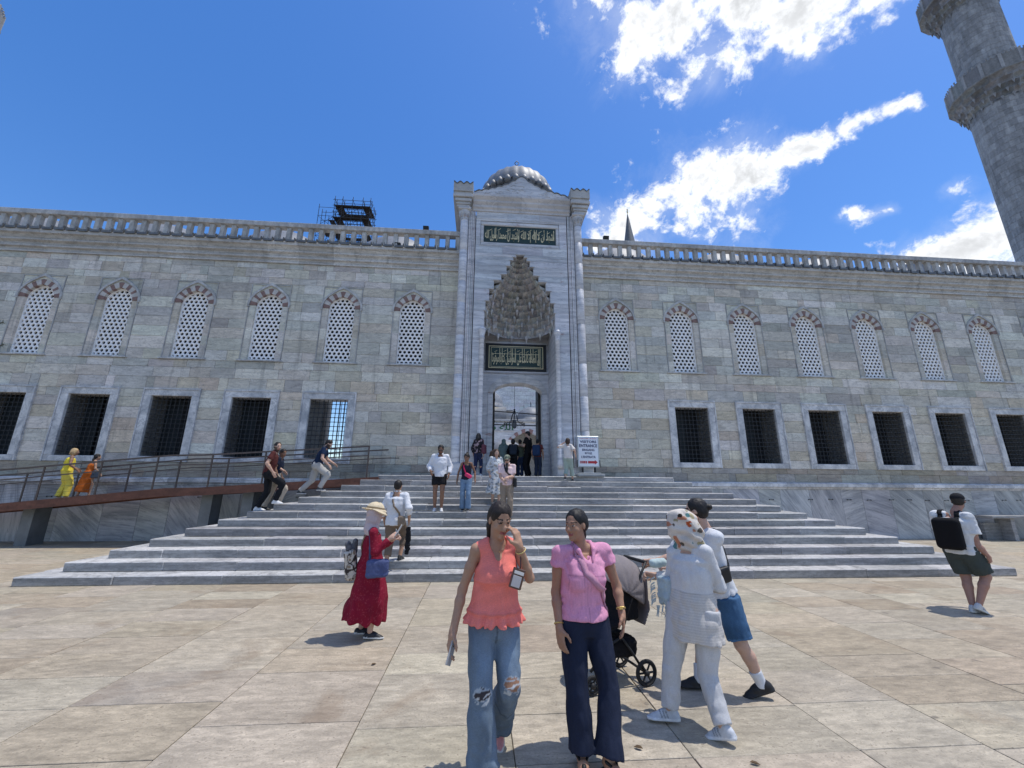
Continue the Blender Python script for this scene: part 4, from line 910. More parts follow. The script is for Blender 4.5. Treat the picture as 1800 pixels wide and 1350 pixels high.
# open stair bay on its left
for x in (x0-2.4,x0-1.2):
    for y in (y0,y0+1.3): mb.tube([(x,y,0),(x-.0,y,47.2 if x<x0-2 else 46)],.045,5)
for z in (37.4,39.3,41.2,43.,45.,46.6): mb.tube([(x0-2.5,y0,z),(x0+.1,y0,z)],.035,5); mb.tube([(x0-2.5,y0+1.3,z),(x0+.1,y0+1.3,z)],.035,5)
for z in (35.6,37.4,39.3,41.2,43.): mb.tube([(x0-2.4,y0,z),(x0,y0,z+1.9)],.03,5); mb.tube([(x0,y0,z),(x0-2.4,y0,z+1.9)],.03,5)
obj('pole_frame',mb,MT['iron'],sc)
mb=MB(); mb.box(x0-2.3,x0-.1,y0,y0+1.3,43.0,43.08); mb.box(x0-1.2,x0,y0,y0+1.3,41.9,41.98); mb.box(x0-.6,x0+.2,y0,y0+1.3,44.2,44.28); obj('deck_plank',mb,MT['wood'],sc)
# black floodlights on the parapet
for u,v,l in ((748,411,'black floodlight on the parapet just left of the portal'),(1066,426,'black floodlight on the parapet just right of the portal'),(700,418,'small black floodlight between parapet posts left of the portal')):
    p=on_depth(u,v,YF-.12); t=thing('floodlight',l,'floodlight',(p[0],YF-.12,11.83),'floodlights on the parapet'); z=11.83 if v<430 and u!=700 else 11.0
    mb=MB(); mb.beam((p[0],YF-.16,z+.14),(p[0],YF-.0,z+.20),.22,.16); obj('lamp_head',mb,MT['black'],t); mb=MB(); mb.tube([(p[0],YF-.08,z),(p[0],YF-.08,z+.12)],.02,6); obj('bracket',mb,MT['black'],t)
# ---------------------------------------------------------------- steel ramp
ramp=thing('access_ramp','rust brown steel ramp with dark railings climbing along the left wall','ramp',(-9,13.6,0))
RY0,RY1=13.2,14.35
RP=[(-26.,.05),(-13.68,1.204),(-9.33,1.659),(-8.40,1.682),(-3.13,2.042)]
for a,b in zip(RP,RP[1:]):
    dz=.235
    for y0,y1 in ((RY0,RY0+.05),(RY1-.05,RY1)): mb=MB(); mb.add([(a[0],y0,a[1]),(b[0],y0,b[1]),(b[0],y1,b[1]),(a[0],y1,a[1]),(a[0],y0,a[1]-dz),(b[0],y0,b[1]-dz),(b[0],y1,b[1]-dz),(a[0],y1,a[1]-dz)],[(0,1,2,3),(7,6,5,4),(4,5,1,0),(6,7,3,2),(5,6,2,1),(7,4,0,3)]); obj('side_beam',mb,MT['rust'],ramp)
    mb=MB(); y0,y1=RY0+.05,RY1-.05; mb.add([(a[0],y0,a[1]-.03),(b[0],y0,b[1]-.03),(b[0],y1,b[1]-.03),(a[0],y1,a[1]-.03),(a[0],y0,a[1]-.12),(b[0],y0,b[1]-.12),(b[0],y1,b[1]-.12),(a[0],y1,a[1]-.12)],[(0,1,2,3),(7,6,5,4),(4,5,1,0),(6,7,3,2),(5,6,2,1),(7,4,0,3)]); obj('deck',mb,MT['steel'],ramp)
def rz(x):
    for a,b in zip(RP,RP[1:]):
        if a[0]<=x<=b[0]: return a[1]+(b[1]-a[1])*(x-a[0])/(b[0]-a[0])
    return RP[-1][1]
for x in (-19.5,-13.3,-8.35,-7.15):
    mb=MB(); mb.box(x-.16,x+.16,RY0+.45,RY0+.47,0,rz(x)-.13); mb.box(x+.145,x+.16,RY0+.47,RY1-.2,0,rz(x)-.13); mb.box(x-.16,x-.145,RY0+.47,RY1-.2,0,rz(x)-.13); obj('leg',mb,MT['legsteel'],ramp)
for row,(yy,h,step,off) in enumerate(((RY0+.03,.965,1.55,0),(RY1-.05,.93,1.5,.7))):
    xs3=[]; x=-3.5-off*.4
    while x>-25: xs3.append(x); x-=step
    for x in xs3: mb=MB(); mb.box(x-.022,x+.022,yy-.012,yy+.012,rz(x)-.1,rz(x)+h); obj('railing_post',mb,MT['steel'],ramp)
    nodes=[-25.]+[p[0] for p in RP[1:-1]]+[-3.13-(.35 if row==0 else .0)]
    for hh,w in ((h,.045),(h*.70,.03)):
        ext=nodes+([-2.75] if row and hh<h else [])
        for a,b in zip(ext,ext[1:]): mb=MB(); mb.beam((a,yy,rz(a)+hh),(b,yy,rz(b)+hh),.05,w); obj('handrail',mb,MT['steel'],ramp)
    for hh in (.17,.34,.5):
        mb=MB(); mb.tube([(a,yy,rz(a)+hh) for a in nodes],.004,4); obj('wire',mb,MT['steel'],ramp)
# ---------------------------------------------------------------- visitors sign
sg=thing('visitors_sign','white VISITORS ENTRANCE sign with a red arrow on a grey foot beside the portal','sign',(3.66,13.58,ZL))
SY=13.56; mb=MB(); mb.cbox(3.285,4.035,SY,SY+.05,2.42,3.46,.008); obj('frame',mb,MT['alu'],sg)
mb=MB(); mb.box(3.325,3.995,SY-.008,SY+.004,2.46,3.42); obj('panel',mb,MT['signwhite'],sg)
for i,(t,h,w,z) in enumerate((('VISITORS',.085,.57,3.27),('ENTRANCE',.105,.62,3.135),('EINGANG',.08,.42,2.995),('ВХОД',.08,.24,2.88),("L'ENTRATA",.08,.49,2.76))): text_mesh(t,MT['navyprint'],w,h,3.66,z,SY-.010,parent=sg,depth=.004,weight=.03)
text_mesh('ZİYARETÇİ GİRİŞİ · VISITOR ENTRY',MT['redprint'],.60,.034,3.66,3.375,SY-.010,parent=sg,depth=.004,weight=.01)
mb=MB(); z=2.585
for a,b in ((3.36,3.375),(3.385,3.40),(3.41,3.425),(3.435,3.455),(3.465,3.49),(3.50,3.545),(3.56,3.60),(3.635,3.87)): mb.box(a,b,SY-.014,SY-.008,z-.04,z+.04)
mb.prism_y([(3.87,z-.075),(3.965,z),(3.87,z+.075)],SY-.014,SY-.008); obj('arrow',mb,MT['redprint'],sg)
mb=MB()
for x in (3.45,3.87): mb.box(x-.03,x+.03,SY+.01,SY+.05,2.22,2.42)
obj('foot_post',mb,MT['black'],sg); mb=MB(); mb.cbox(3.2,4.12,SY-.28,SY+.32,ZL,2.20,.02); mb.cbox(3.3,4.02,SY-.16,SY+.2,2.20,2.24,.01); obj('foot',mb,MT['basegrey'],sg)
mb=MB(); 
for x in (3.262,4.042): mb.box(x,x+.016,SY+.0,SY+.05,2.42,2.66)
obj('side_bracket',mb,MT['black'],sg)
# ---------------------------------------------------------------- bench by the wall
bn=thing('stone_bench','low stone bench on slab legs against the marble wall at the right edge','bench',(19.6,14.2,0))
mb=MB(); mb.cur=(.75,.75,.76); mb.cbox(18.45,21.2,13.85,14.45,.78,.87,.012); obj('seat',mb,MT['step'],bn)
for x in (19.35,20.8): mb=MB(); mb.cur=(.7,.7,.72); mb.cbox(x-.08,x+.08,13.95,14.45,0,.78,.01); obj('leg',mb,MT['step'],bn)
mb=MB(); mb.cur=(.5,.5,.5); mb.box(18.6,19.27,14.3,14.42,0,.6); obj('rear_support',mb,MT['step'],bn)
# ---------------------------------------------------------------- pine whose twig tips reach into the left edge
pine=thing('pine_tree','pine whose dark needle tufts poke in at the left edge','tree',(-11.4,8.2,0))
bark=mat('pine_bark',(.09,.06,.04),.9,((9,.3),),(20,.6,.02)); needle=mat('pine_needles',(.035,.06,.028),.7,((7,.4),))
mb=MB(); mb.tube([(-11.4,8.2,0),(-11.35,8.2,2.5),(-11.5,8.25,5.5),(-11.4,8.2,7.5)],[.17,.14,.09,.03],8); obj('trunk',mb,bark,pine)
tuft=MB(); br=MB(); pr_=random.Random(3)
def sprig(p,d,L):
    p=Vector(p); d=Vector(d).normalized()
    for i in range(90):
        t=pr_.random(); b=p+d*(L*t); v=(d*.9+Vector((pr_.gauss(0,.7),pr_.gauss(0,.7),pr_.gauss(0,.7)))).normalized(); l=pr_.uniform(.05,.10); w=v.orthogonal().normalized()*.0025
        tuft.add([b-w,b+w,b+v*l],[(0,1,2)])
tips=[on_depth(6,567,8.2),on_depth(8,606,8.0),on_depth(-40,585,8.3),on_depth(-60,520,8.4),on_depth(-60,640,8.),on_depth(-120,480,8.5),on_depth(-110,600,7.8)]
for tp in tips:
    a=Vector((-11.4,8.2,tp[2]-.5)); b=Vector(tp); br.tube([a,a.lerp(b,.5)+Vector((0,0,.1)),b],[.03,.018,.006],5)
    sprig(b-(b-a).normalized()*.22,b-a,.22)
    for k in range(5): q=a.lerp(b,.35+.12*k); e=Vector((pr_.uniform(-.3,.1),pr_.uniform(-.3,.3),pr_.uniform(-.1,.25))); br.tube([q,q+e],[.008,.004],4); sprig(q+e*.4,e,.2)
obj('branches',br,bark,pine); obj('foliage',tuft,needle,pine,fix=False)

# dry leaves on the paving
MT['leaf']=mat('dry_leaf',(.12,.075,.035),.8,((30,.3),))
for u,v,l in ((657,1169,'small dry leaf on the paving left of the woman in coral'),(1122,1317,'dry leaf scrap on the paving at the foot of the woman in pink'),(1328,1345,'dry leaf scrap at the lower right edge of the paving')):
    p=on_level(u,v); mb=MB(); a=random.uniform(0,6); c_,s_=math.cos(a),math.sin(a); V=[(p[0]+(x*c_-y*s_),p[1]+(x*s_+y*c_),.004+z) for x,y,z in ((-.03,0,.002),(-.01,.014,.012),(.015,.012,.014),(.032,0,.006),(.015,-.013,.012),(-.01,-.012,.010),(0,0,.003))]
    mb.add(V+[(x,y,z+.002) for x,y,z in V],[(i,(i+1)%6,6) for i in range(6)]+[(7+(i+1)%6,7+i,13) for i in range(6)]+[(i,7+i,7+(i+1)%6,(i+1)%6) for i in range(6)]); o=obj('dry_leaf',mb,MT['leaf']); o['label']=l; o['category']='leaf'; o['group']='dry leaves on the paving'
# ---------------------------------------------------------------- people: smooth bodies and clothes grown as level sets
A=lambda *v: np.array(v,float)
def unit(v): v=np.asarray(v,float); return v/(np.linalg.norm(v)+1e-9)
_tab=np.random.default_rng(5).random(4096)
def vnoise(P):
    """smooth value noise, -1..1"""
    I=np.floor(P).astype(np.int64); f=P-I; f=f*f*(3-2*f)
    def h(x,y,z): return _tab[(x*73856093^y*19349663^z*83492791)&4095]
    x,y,z=I.T; fx,fy,fz=f.T
    c=lambda a,b,t:a+(b-a)*t
    r=c(c(c(h(x,y,z),h(x+1,y,z),fx),c(h(x,y+1,z),h(x+1,y+1,z),fx),fy),c(c(h(x,y,z+1),h(x+1,y,z+1),fx),c(h(x,y+1,z+1),h(x+1,y+1,z+1),fx),fy),fz)
    return r*2-1
class Sdf:
    def __init__(s,k=.025): s.ops=[]; s.lo=A(9e9,9e9,9e9); s.hi=-s.lo; s.k=k
    def _add(s,op,fn,lo,hi,k): 
        s.ops.append((op,fn,np.minimum(lo,hi),np.maximum(lo,hi),s.k if k is None else k))
        if op=='u': s.lo=np.minimum(s.lo,np.minimum(lo,hi)); s.hi=np.maximum(s.hi,np.maximum(lo,hi))
        return s
    def cap(s,a,b,ra,rb=None,k=None,op='u'):
        a,b=A(*a),A(*b); rb=ra if rb is None else rb; d=b-a; L=float(d@d)+1e-9; m=max(ra,rb)
        def f(P): t=np.clip((P-a)@d/L,0,1); return np.linalg.norm(P-a-t[:,None]*d,axis=1)-(ra+(rb-ra)*t)
        return s._add(op,f,np.minimum(a,b)-m,np.maximum(a,b)+m,k)
    def chain(s,pts,rs,k=None,op='u'):
        for i in range(len(pts)-1): s.cap(pts[i],pts[i+1],rs[i],rs[i+1],k,op)
        return s
    def ell(s,c,r,axes=None,k=None,op='u'):
        c=A(*c); r=A(*r); M=np.eye(3) if axes is None else np.array(axes,float); m=r.max()
        def f(P):
            q=(P-c)@M.T; k0=np.linalg.norm(q/r,axis=1); k1=np.linalg.norm(q/(r*r),axis=1)+1e-9; return k0*(k0-1)/k1
        return s._add(op,f,c-m,c+m,k)
    def box(s,c,r,axes=None,rd=.01,k=None,op='u'):
        c=A(*c); r=A(*r); M=np.eye(3) if axes is None else np.array(axes,float); m=np.linalg.norm(r)
        def f(P): q=np.abs((P-c)@M.T)-(r-rd); return np.linalg.norm(np.maximum(q,0),axis=1)+np.minimum(q.max(1),0)-rd
        return s._add(op,f,c-m,c+m,k)
    def loft(s,cs,ws,hw,hd,k=None,op='u',p=2.0):
        """flat-ended body through centres cs, with width axes ws, half widths hw, half depths hd"""
        cs=[A(*c) for c in cs]; n=len(cs); ws=[unit(w) for w in (ws if isinstance(ws,list) else [ws]*n)]
        m=max(max(hw),max(hd)); lo=np.min(cs,axis=0)-m; hi=np.max(cs,axis=0)+m
        tan=[unit(cs[min(i+1,n-1)]-cs[max(i-1,0)]) for i in range(n)]
        def f(P):
            best=np.full(len(P),9e9); out=np.full(len(P),9e9)
            for i in range(n-1):
                a,b=cs[i],cs[i+1]; d=b-a; L=float(d@d)+1e-9; l=math.sqrt(L); tr=(P-a)@d/L; t=np.clip(tr,0,1)
                q=P-a-t[:,None]*d; w=ws[i]+(ws[i+1]-ws[i])*t[:,None]; w=w/np.linalg.norm(w,axis=1)[:,None]
                T=tan[i]+(tan[i+1]-tan[i])*t[:,None]; T=T/(np.linalg.norm(T,axis=1)[:,None]+1e-9)
                w=w-T*(w*T).sum(1)[:,None]; w=w/(np.linalg.norm(w,axis=1)[:,None]+1e-9); dd=np.cross(T,w)
                x=(q*w).sum(1); y=(q*dd).sum(1); ts=t*t*(3-2*t); H=hw[i]+(hw[i+1]-hw[i])*ts; D=hd[i]+(hd[i+1]-hd[i])*ts
                if p==2.0: k0=np.sqrt((x/H)**2+(y/D)**2); k1=np.sqrt((x/H**2)**2+(y/D**2)**2)+1e-6; v=np.where(k0<.02,-np.minimum(H,D),k0*(k0-1)/k1)
                else: k0=(np.abs(x/H)**p+np.abs(y/D)**p)**(1/p); v=(k0-1)*np.minimum(H,D)
                ax=np.maximum(-tr*l if i==0 else -9e9,(tr-1)*l if i==n-2 else -9e9) if (i==0 or i==n-2) else np.full(len(P),-9e9)
                # between segments: rely on clamped distance
                gap=np.where((tr<0)&(i>0),-tr*l,0)+np.where((tr>1)&(i<n-2),(tr-1)*l,0)
                dist=np.linalg.norm(q,axis=1)+gap*2; v=np.maximum(v,ax)
                u=dist<best; best=np.where(u,dist,best); out=np.where(u,v,out)
            return out
        return s._add(op,f,lo,hi,k)
    def cut(s,n,c):
        """keep the side n points away from"""
        n=unit(n); c=A(*c); s.ops.append(('i',lambda P:(P-c)@n,None,None,.004)); return s
    def warp(s,fn): s.ops.append(('d',fn,None,None,0)); return s
    def ev(s,P,pad):
        d=np.full(len(P),1.0)
        for op,fn,lo,hi,k in s.ops:
            if op=='d': d=d+fn(P); continue
            if op=='i': d=np.maximum(d,fn(P)); continue
            m=((P>lo-pad)&(P<hi+pad)).all(1)
            if not m.any(): continue
            q=fn(P[m]); e=d[m]
            if op=='u': h=np.clip(.5+.5*(e-q)/k,0,1); d[m]=e+(q-e)*h-k*h*(1-h)
            else: q=-q; h=np.clip(.5-.5*(e-q)/k,0,1); d[m]=e+(q-e)*h+k*h*(1-h)
        return d
def grow(sd,h):
    """level set -> quad mesh (surface nets), evaluated only near the surface"""
    pad=8*h+.03; lo=sd.lo-3*h; B=4; n=np.maximum(np.ceil((sd.hi+3*h-lo)/(h*B)).astype(int),1)
    ix=np.stack(np.meshgrid(*[np.arange(k) for k in n],indexing='ij'),-1).reshape(-1,3)
    cen=lo+(ix+.5)*B*h-.5*h; dc=sd.ev(cen,pad); near=np.abs(dc)<B*h*1.45+.004
    G=np.repeat(np.repeat(np.repeat(np.where(dc<0,-1.,1.).reshape(n),B,0),B,1),B,2).astype(np.float32)
    bi=ix[near]; off=np.stack(np.meshgrid(*[np.arange(B)]*3,indexing='ij'),-1).reshape(-1,3)
    gi=(bi[:,None,:]*B+off[None]).reshape(-1,3); P=lo+gi*h; d=np.empty(len(P))
    for i in range(0,len(P),200000): d[i:i+200000]=sd.ev(P[i:i+200000],pad)
    G[gi[:,0],gi[:,1],gi[:,2]]=d
    for ax in range(3):
        sl=[slice(None)]*3; sl[ax]=0; G[tuple(sl)]=np.abs(G[tuple(sl)]); sl[ax]=-1; G[tuple(sl)]=np.abs(G[tuple(sl)])
    S_=G<0; N=np.array(G.shape)
    c=[S_[i:N[0]-1+i,j:N[1]-1+j,k:N[2]-1+k] for i in (0,1) for j in (0,1) for k in (0,1)]
    cnt=sum(x.astype(np.int8) for x in c); act=np.argwhere((cnt>0)&(cnt<8))
    if len(act)==0: return np.zeros((0,3)),np.zeros((0,4),int)
    idx=np.full(tuple(N-1),-1,np.int64); idx[act[:,0],act[:,1],act[:,2]]=np.arange(len(act))
    acc=np.zeros((len(act),3)); num=np.zeros(len(act)); cor=[(i,j,k) for i in (0,1) for j in (0,1) for k in (0,1)]
    gv={q:G[act[:,0]+q[0],act[:,1]+q[1],act[:,2]+q[2]] for q in cor}
    for a in cor:
        for ax in range(3):
            if a[ax]==0:
                b=list(a); b[ax]=1; b=tuple(b); u,v=gv[a],gv[b]; m=(u<0)!=(v<0); t=np.where(m,u/(np.where(u-v==0,1,u-v)),0); p=np.zeros((len(act),3))+np.array(a,float); p[:,ax]=t; acc[m]+=p[m]; num[m]+=1
    V=lo+(act+acc/num[:,None])*h; Q=[]
    for ax in range(3):
        o=[i for i in range(3) if i!=ax]; sl0=[slice(None)]*3; sl1=[slice(None)]*3; sl0[ax]=slice(0,-1); sl1[ax]=slice(1,None)
        a,b=S_[tuple(sl0)],S_[tuple(sl1)]; e=np.argwhere(a!=b); e=e[(e[:,o[0]]>0)&(e[:,o[1]]>0)]
        if not len(e): continue
        fl=a[e[:,0],e[:,1],e[:,2]]
        def at(da,db): q=e.copy(); q[:,o[0]]-=da; q[:,o[1]]-=db; return idx[q[:,0],q[:,1],q[:,2]]
        quad=np.stack([at(1,1),at(0,1),at(0,0),at(1,0)],1)
        if ax==1: fl=~fl
        quad[~fl]=quad[~fl][:,::-1]; Q.append(quad)
    Q=np.concatenate(Q); Q=Q[(Q>=0).all(1)]
    # one relaxing pass
    s=np.zeros_like(V); m=np.zeros(len(V))
    for i in range(4): np.add.at(s,Q[:,i],V[Q[:,(i+1)%4]]); np.add.at(m,Q[:,i],1); np.add.at(s,Q[:,(i+1)%4],V[Q[:,i]]); np.add.at(m,Q[:,(i+1)%4],1)
    V=V*.6+.4*s/np.maximum(m,1)[:,None]
    return V,Q
def grown(name,sd,h,mt,parent,tint,**p):
    V,Q=grow(sd,h); me=bpy.data.meshes.new(name)
    me.vertices.add(len(V)); me.vertices.foreach_set('co',V.astype(np.float32).ravel())
    me.loops.add(len(Q)*4); me.loops.foreach_set('vertex_index',Q.astype(np.int32).ravel())
    me.polygons.add(len(Q)); me.polygons.foreach_set('loop_start',np.arange(0,len(Q)*4,4,dtype=np.int32)); me.polygons.foreach_set('use_smooth',np.ones(len(Q),bool))
    me.update(calc_edges=True); me.validate()
    c=np.ones((len(me.vertices),4),np.float32); c[:,:3]=tint(V) if callable(tint) else np.array(tint)
    at=me.color_attributes.new('tint','FLOAT_COLOR','POINT'); at.data.foreach_set('color',c.ravel()); me.materials.append(mt)
    return link(name,me,parent,**p)
MT['skin']=mat('skin',None,.6,((30,.07),(7,.05)),(220,.15,.001),0,.28,.12)
MT['cloth']=mat('woven_cloth',None,.9,((9,.05),(120,.10)),(20,.5,.014,(1,1,.45)),0,.2)
MT['denim']=mat('denim',None,.85,((7,.14),(90,.16,(1,1,3))),(24,.45,.012,(1,1,.5)),0,.2)
MT['hair']=mat('hair',None,.6,((60,.25,(1,1,.15)),),(110,.5,.004,(1,1,.12)),0,.4)
MT['leather']=mat('leather_and_rubber',None,.55,((25,.15),),(60,.2,.003),0,.4)
MT['gloss']=mat('glossy_plastic',None,.18,((10,.05),))
def ik(a,c,l1,l2,pole):
    a,c=A(*a),A(*c); d=c-a; L=np.linalg.norm(d); L2=min(L,(l1+l2)*.999); u=d/(L+1e-9); x=(l1*l1-l2*l2+L2*L2)/(2*L2); y=math.sqrt(max(l1*l1-x*x,1e-6)); pole=A(*pole); w=unit(pole-u*(pole@u)); return a+u*x+w*y
class Body:
    """joints of one person, in metres; face = heading (0 away from the camera, +pi/2 to the right)"""
    def __init__(s,root,h,face,lean=0.,side=0.,stride=(0,0),lift=(0,0),wL=None,wR=None,eL=None,eR=None,look=(0,0),female=False,girth=1.,swing=0.,hipdrop=0.,**over):
        s.h=h; s.s=k=h/1.7; s.f=female; s.g=girth; s.root=A(*root); s.fw=A(math.sin(face),math.cos(face),0); s.rt=A(math.cos(face),-math.sin(face),0); s.up=A(0,0,1)
        fw,rt,up,o=s.fw,s.rt,s.up,s.root; drop=.9*k-math.sqrt(max((.9*k)**2-(max(abs(stride[0]),abs(stride[1]))*.8)**2,.1)); hz=.905*k-drop*.6-hipdrop
        s.hip=o+up*hz; tilt=unit(up+fw*math.tan(lean)+rt*math.tan(side)); s.tilt=tilt
        shw=(.148 if female else .172)*k*min(girth,1.15); sh=s.hip+tilt*.485*k
        J=s.J=dict(hipL=s.hip-rt*.085*k,hipR=s.hip+rt*.085*k,shL=sh-rt*shw,shR=sh+rt*shw,neck=sh+tilt*.068*k+fw*.005)
        a,b=look; hf=unit(fw*math.cos(a)*math.cos(b)+rt*math.sin(a)*math.cos(b)+up*math.sin(b)); J['head']=J['neck']+tilt*.122*k+fw*.018*k+hf*.012*k; s.hf=hf
        for n,sg,i in (('L',-1,0),('R',1,1)):
            J['an'+n]=o+rt*sg*.085*k+fw*stride[i]+up*(.085*k+lift[i]); J['sh'+n]=J['sh'+n]
            J['kn'+n]=ik(J['hip'+n],J['an'+n],.43*k,.41*k,fw+rt*sg*.08)
            w=wL if i==0 else wR; sw=swing*(1 if i==0 else -1)
            J['wr'+n]=J['sh'+n]+rt*sg*(.07*k)+fw*(.06*k+sw)-up*(.50*k-abs(sw)*.3) if w is None else J['sh'+n]+rt*w[0]+fw*w[1]+up*w[2]
            e=eL if i==0 else eR; J['el'+n]=ik(J['sh'+n],J['wr'+n],.285*k,.255*k,(-fw*.8+rt*sg*.5-up*.2) if e is None else rt*e[0]+fw*e[1]+up*e[2])
            J['td'+n]=unit(fw+rt*sg*.12)
            J['hd'+n]=None
        for q,v in over.items():
            if q=='hf': s.hf=unit(v)
            else: J[q]=np.asarray(v,float) if v is not None else v
        s.done()
    def done(s):
        J=s.J; s.pel=(J['hipL']+J['hipR'])/2; s.chest=(J['shL']+J['shR'])/2; s.spine=unit(s.chest-s.pel); s.hx=unit(J['hipR']-J['hipL']); s.sx=unit(J['shR']-J['shL'])
        s.bf=unit(np.cross(s.spine,-s.hx*.5-s.sx*.5)); s.bf=s.bf if s.bf@s.fw>-.2 else -s.bf
        for n in 'LR':
            if J['hd'+n] is None: J['hd'+n]=unit(unit(J['wr'+n]-J['el'+n])+A(0,0,-.15))
        s.hu=unit(A(0,0,1)*1.0+s.spine*.5-s.hf*(s.hf@unit(A(0,0,1)+s.spine*.5))); s.hr=unit(np.cross(s.hf,s.hu)); s.hM=np.array([s.hr,s.hf,s.hu])
    def hp(s,x,y,z): return s.J['head']+(s.hr*x+s.hf*y+s.hu*z)*s.hs
    @property
    def hs(s): return (s.h/1.7)**.7
    def trunk(s,sd,ease=0.,top=.985,bottom=-.09,wf=1.,df=1.,hem=0.,k=.03):
        """torso volume; hem = extra flare at the bottom"""
        g=s.g*s.s; L=np.linalg.norm(s.chest-s.pel); W=lambda t:s.hx+(s.sx-s.hx)*np.clip(t,0,1)
        F=s.f; st=[(bottom,.165 if F else .155,.115),(0.,.168 if F else .155,.115),(.30,.138 if F else .150,.100),(.62,.150 if F else .172,.116),(.86,.148 if F else .178,.098),(top,.115 if F else .14,.066)]
        st=[q for i,q in enumerate(st) if i==0 or q[0]>bottom+.04]; cs=[s.pel+s.spine*(t*L) for t,_,_ in st]; hw=[w*g*wf+ease+(hem if i==0 else hem*.45 if i==1 else 0) for i,(_,w,_) in enumerate(st)]; hd=[d*g*df+ease+(hem if i==0 else hem*.45 if i==1 else 0) for i,(_,_,d) in enumerate(st)]
        sd.loft(cs,[W(t) for t,_,_ in st],hw,hd,k); return sd
def body_sdf(b,h,fingers=True,feet=True):
    sd=Sdf(.022); J,k,g=b.J,b.s,b.g; F=b.f; fr=max(.0085*k,.55*h)
    b.trunk(sd,-.014)
    for n,sg in (('L',-1),('R',1)):
        sd.cap(b.chest+(J['sh'+n]-b.chest)*.35+b.spine*.015*k,J['sh'+n],.043*k*g,.045*k*g,.03)
        ar=(.040 if F else .048)*k*g; sd.chain([J['sh'+n],J['sh'+n]*.55+J['el'+n]*.45,J['el'+n],J['el'+n]*.7+J['wr'+n]*.3,J['wr'+n]],[ar*1.06,ar*.98,ar*.82,ar*.86,.026*k],.02)
        sd.chain([J['hip'+n],J['hip'+n]*.5+J['kn'+n]*.5,J['kn'+n]],[.088*k*g,.075*k*g,.054*k*g],.03)
        cm=J['kn'+n]*.68+J['an'+n]*.32-b.fw*.012*k; sd.chain([J['kn'+n],cm,J['an'+n]],[.052*k*g,.052*k*g,.036*k],.02)
        # hand: palm, four fingers of different length, thumb from the side of the palm
        W=J['wr'+n]; D=J['hd'+n]; pn=J.get('pn'+n); pn=unit(A(*pn)) if pn is not None else unit(b.pel*1.+b.fw*.05-W)
        pn=unit(pn-D*(pn@D)); sd_=unit(np.cross(D,pn)); th=J.get('th'+n); th=unit(A(*th)) if th is not None else b.fw
        if sd_@th<0: sd_=-sd_
        c=J.get('curl'+n,.35); hs=k*.98
        sd.ell(W+D*.048*hs,(.040*hs,.055*hs,max(.017*hs,fr)),[sd_,D,pn],.014); sd.cap(W,W+D*.03*hs,.024*hs,.026*hs,.015)
        for i,(o,l) in enumerate(((.028,.9),(.0095,1.),(-.0095,.94),(-.027,.75))):
            p=W+D*.092*hs+sd_*o*hs-pn*.002; a=c*(.8+.12*i); pts=[p-D*.03*hs,p]; ang=0
            for q,seg in enumerate((.042,.027,.021)): ang+=a*(1.,1.1,.8)[q]; p=p+(D*math.cos(ang)+pn*math.sin(ang)+sd_*o*1.2*(1 if q==0 else 0))*seg*l*hs; pts.append(p)
            sd.chain(pts,[fr*1.05,fr*1.08,fr,fr*.95,fr*.8],.006)
        t0=W+D*.028*hs+sd_*.028*hs; t1=t0+(D*.55+sd_*.75+pn*.35)*.038*hs; t2=t1+(D*.85+sd_*.25+pn*.4)*.032*hs; t3=t2+(D*.9-sd_*.05+pn*.4)*.024*hs
        sd.chain([W+D*.01*hs+sd_*.012*hs,t0,t1,t2,t3],[.018*hs,.018*hs,fr*1.25,fr*1.1,fr*.85],.008)
        if feet:
            T=J['td'+n]; U=unit(A(0,0,1)-T*T[2]); an=J['an'+n]; sd.chain([an-T*.03*k-U*.045*k,an+T*.07*k-U*.045*k,an+T*.145*k-U*.066*k],[.034*k,.034*k,.02*k],.02); sd.cap(an,an-U*.03*k,.036*k,.034*k)
            side=np.cross(T,U)
            for i in range(5): q=an+T*(.135-.012*abs(i-1))*k-U*.072*k+side*(.03-.015*i)*k*(1 if n=='L' else -1); sd.cap(q,q+T*.045*k,max(.010*k,fr*.9),max(.008*k,fr*.8),.006)
    # neck and head
    p=b.hp; z=b.hs; sd.cap(J['neck']-b.spine*.03*k,p(0,-.018,-.06),(.052 if F else .060)*k,(.046 if F else .055)*k,.03)
    M=b.hM; sd.ell(p(0,-.012,.030),(.072*z,.092*z,.082*z),M,.02); sd.ell(p(0,.022,-.045),(.056*z,.062*z,.075*z),M,.035); sd.ell(p(0,.064,-.098),(.020*z,.018*z,.016*z),M,.025)
    sd.ell(p(.034,.055,-.03),(.024*z,.022*z,.022*z),M,.02); sd.ell(p(-.034,.055,-.03),(.024*z,.022*z,.022*z),M,.02)
    sd.cap(p(-.03,.078,.022),p(.03,.078,.022),.010*z,None,.014)
    for x in (-.030,.030): sd.ell(p(x,.094,.001),(.017*z,.014*z,.011*z),M,.012,'s'); sd.ell(p(x,.076,.001),(.0135*z,.012*z,.012*z),M,.004)
    sd.chain([p(0,.082,.010),p(0,.098,-.020),p(0,.104,-.030)],[.007*z,.009*z,.011*z],.010); sd.ell(p(.011,.092,-.034),(.008*z,.009*z,.007*z),M,.006); sd.ell(p(-.011,.092,-.034),(.008*z,.009*z,.007*z),M,.006)
    sd.ell(p(0,.082,-.060),(.021*z,.011*z,.006*z),M,.006); sd.ell(p(0,.080,-.070),(.019*z,.012*z,.007*z),M,.006)
    for x in (-.074,.074): sd.ell(p(x,-.004,-.008),(.008*z,.020*z,.030*z),M,.008)
    return sd
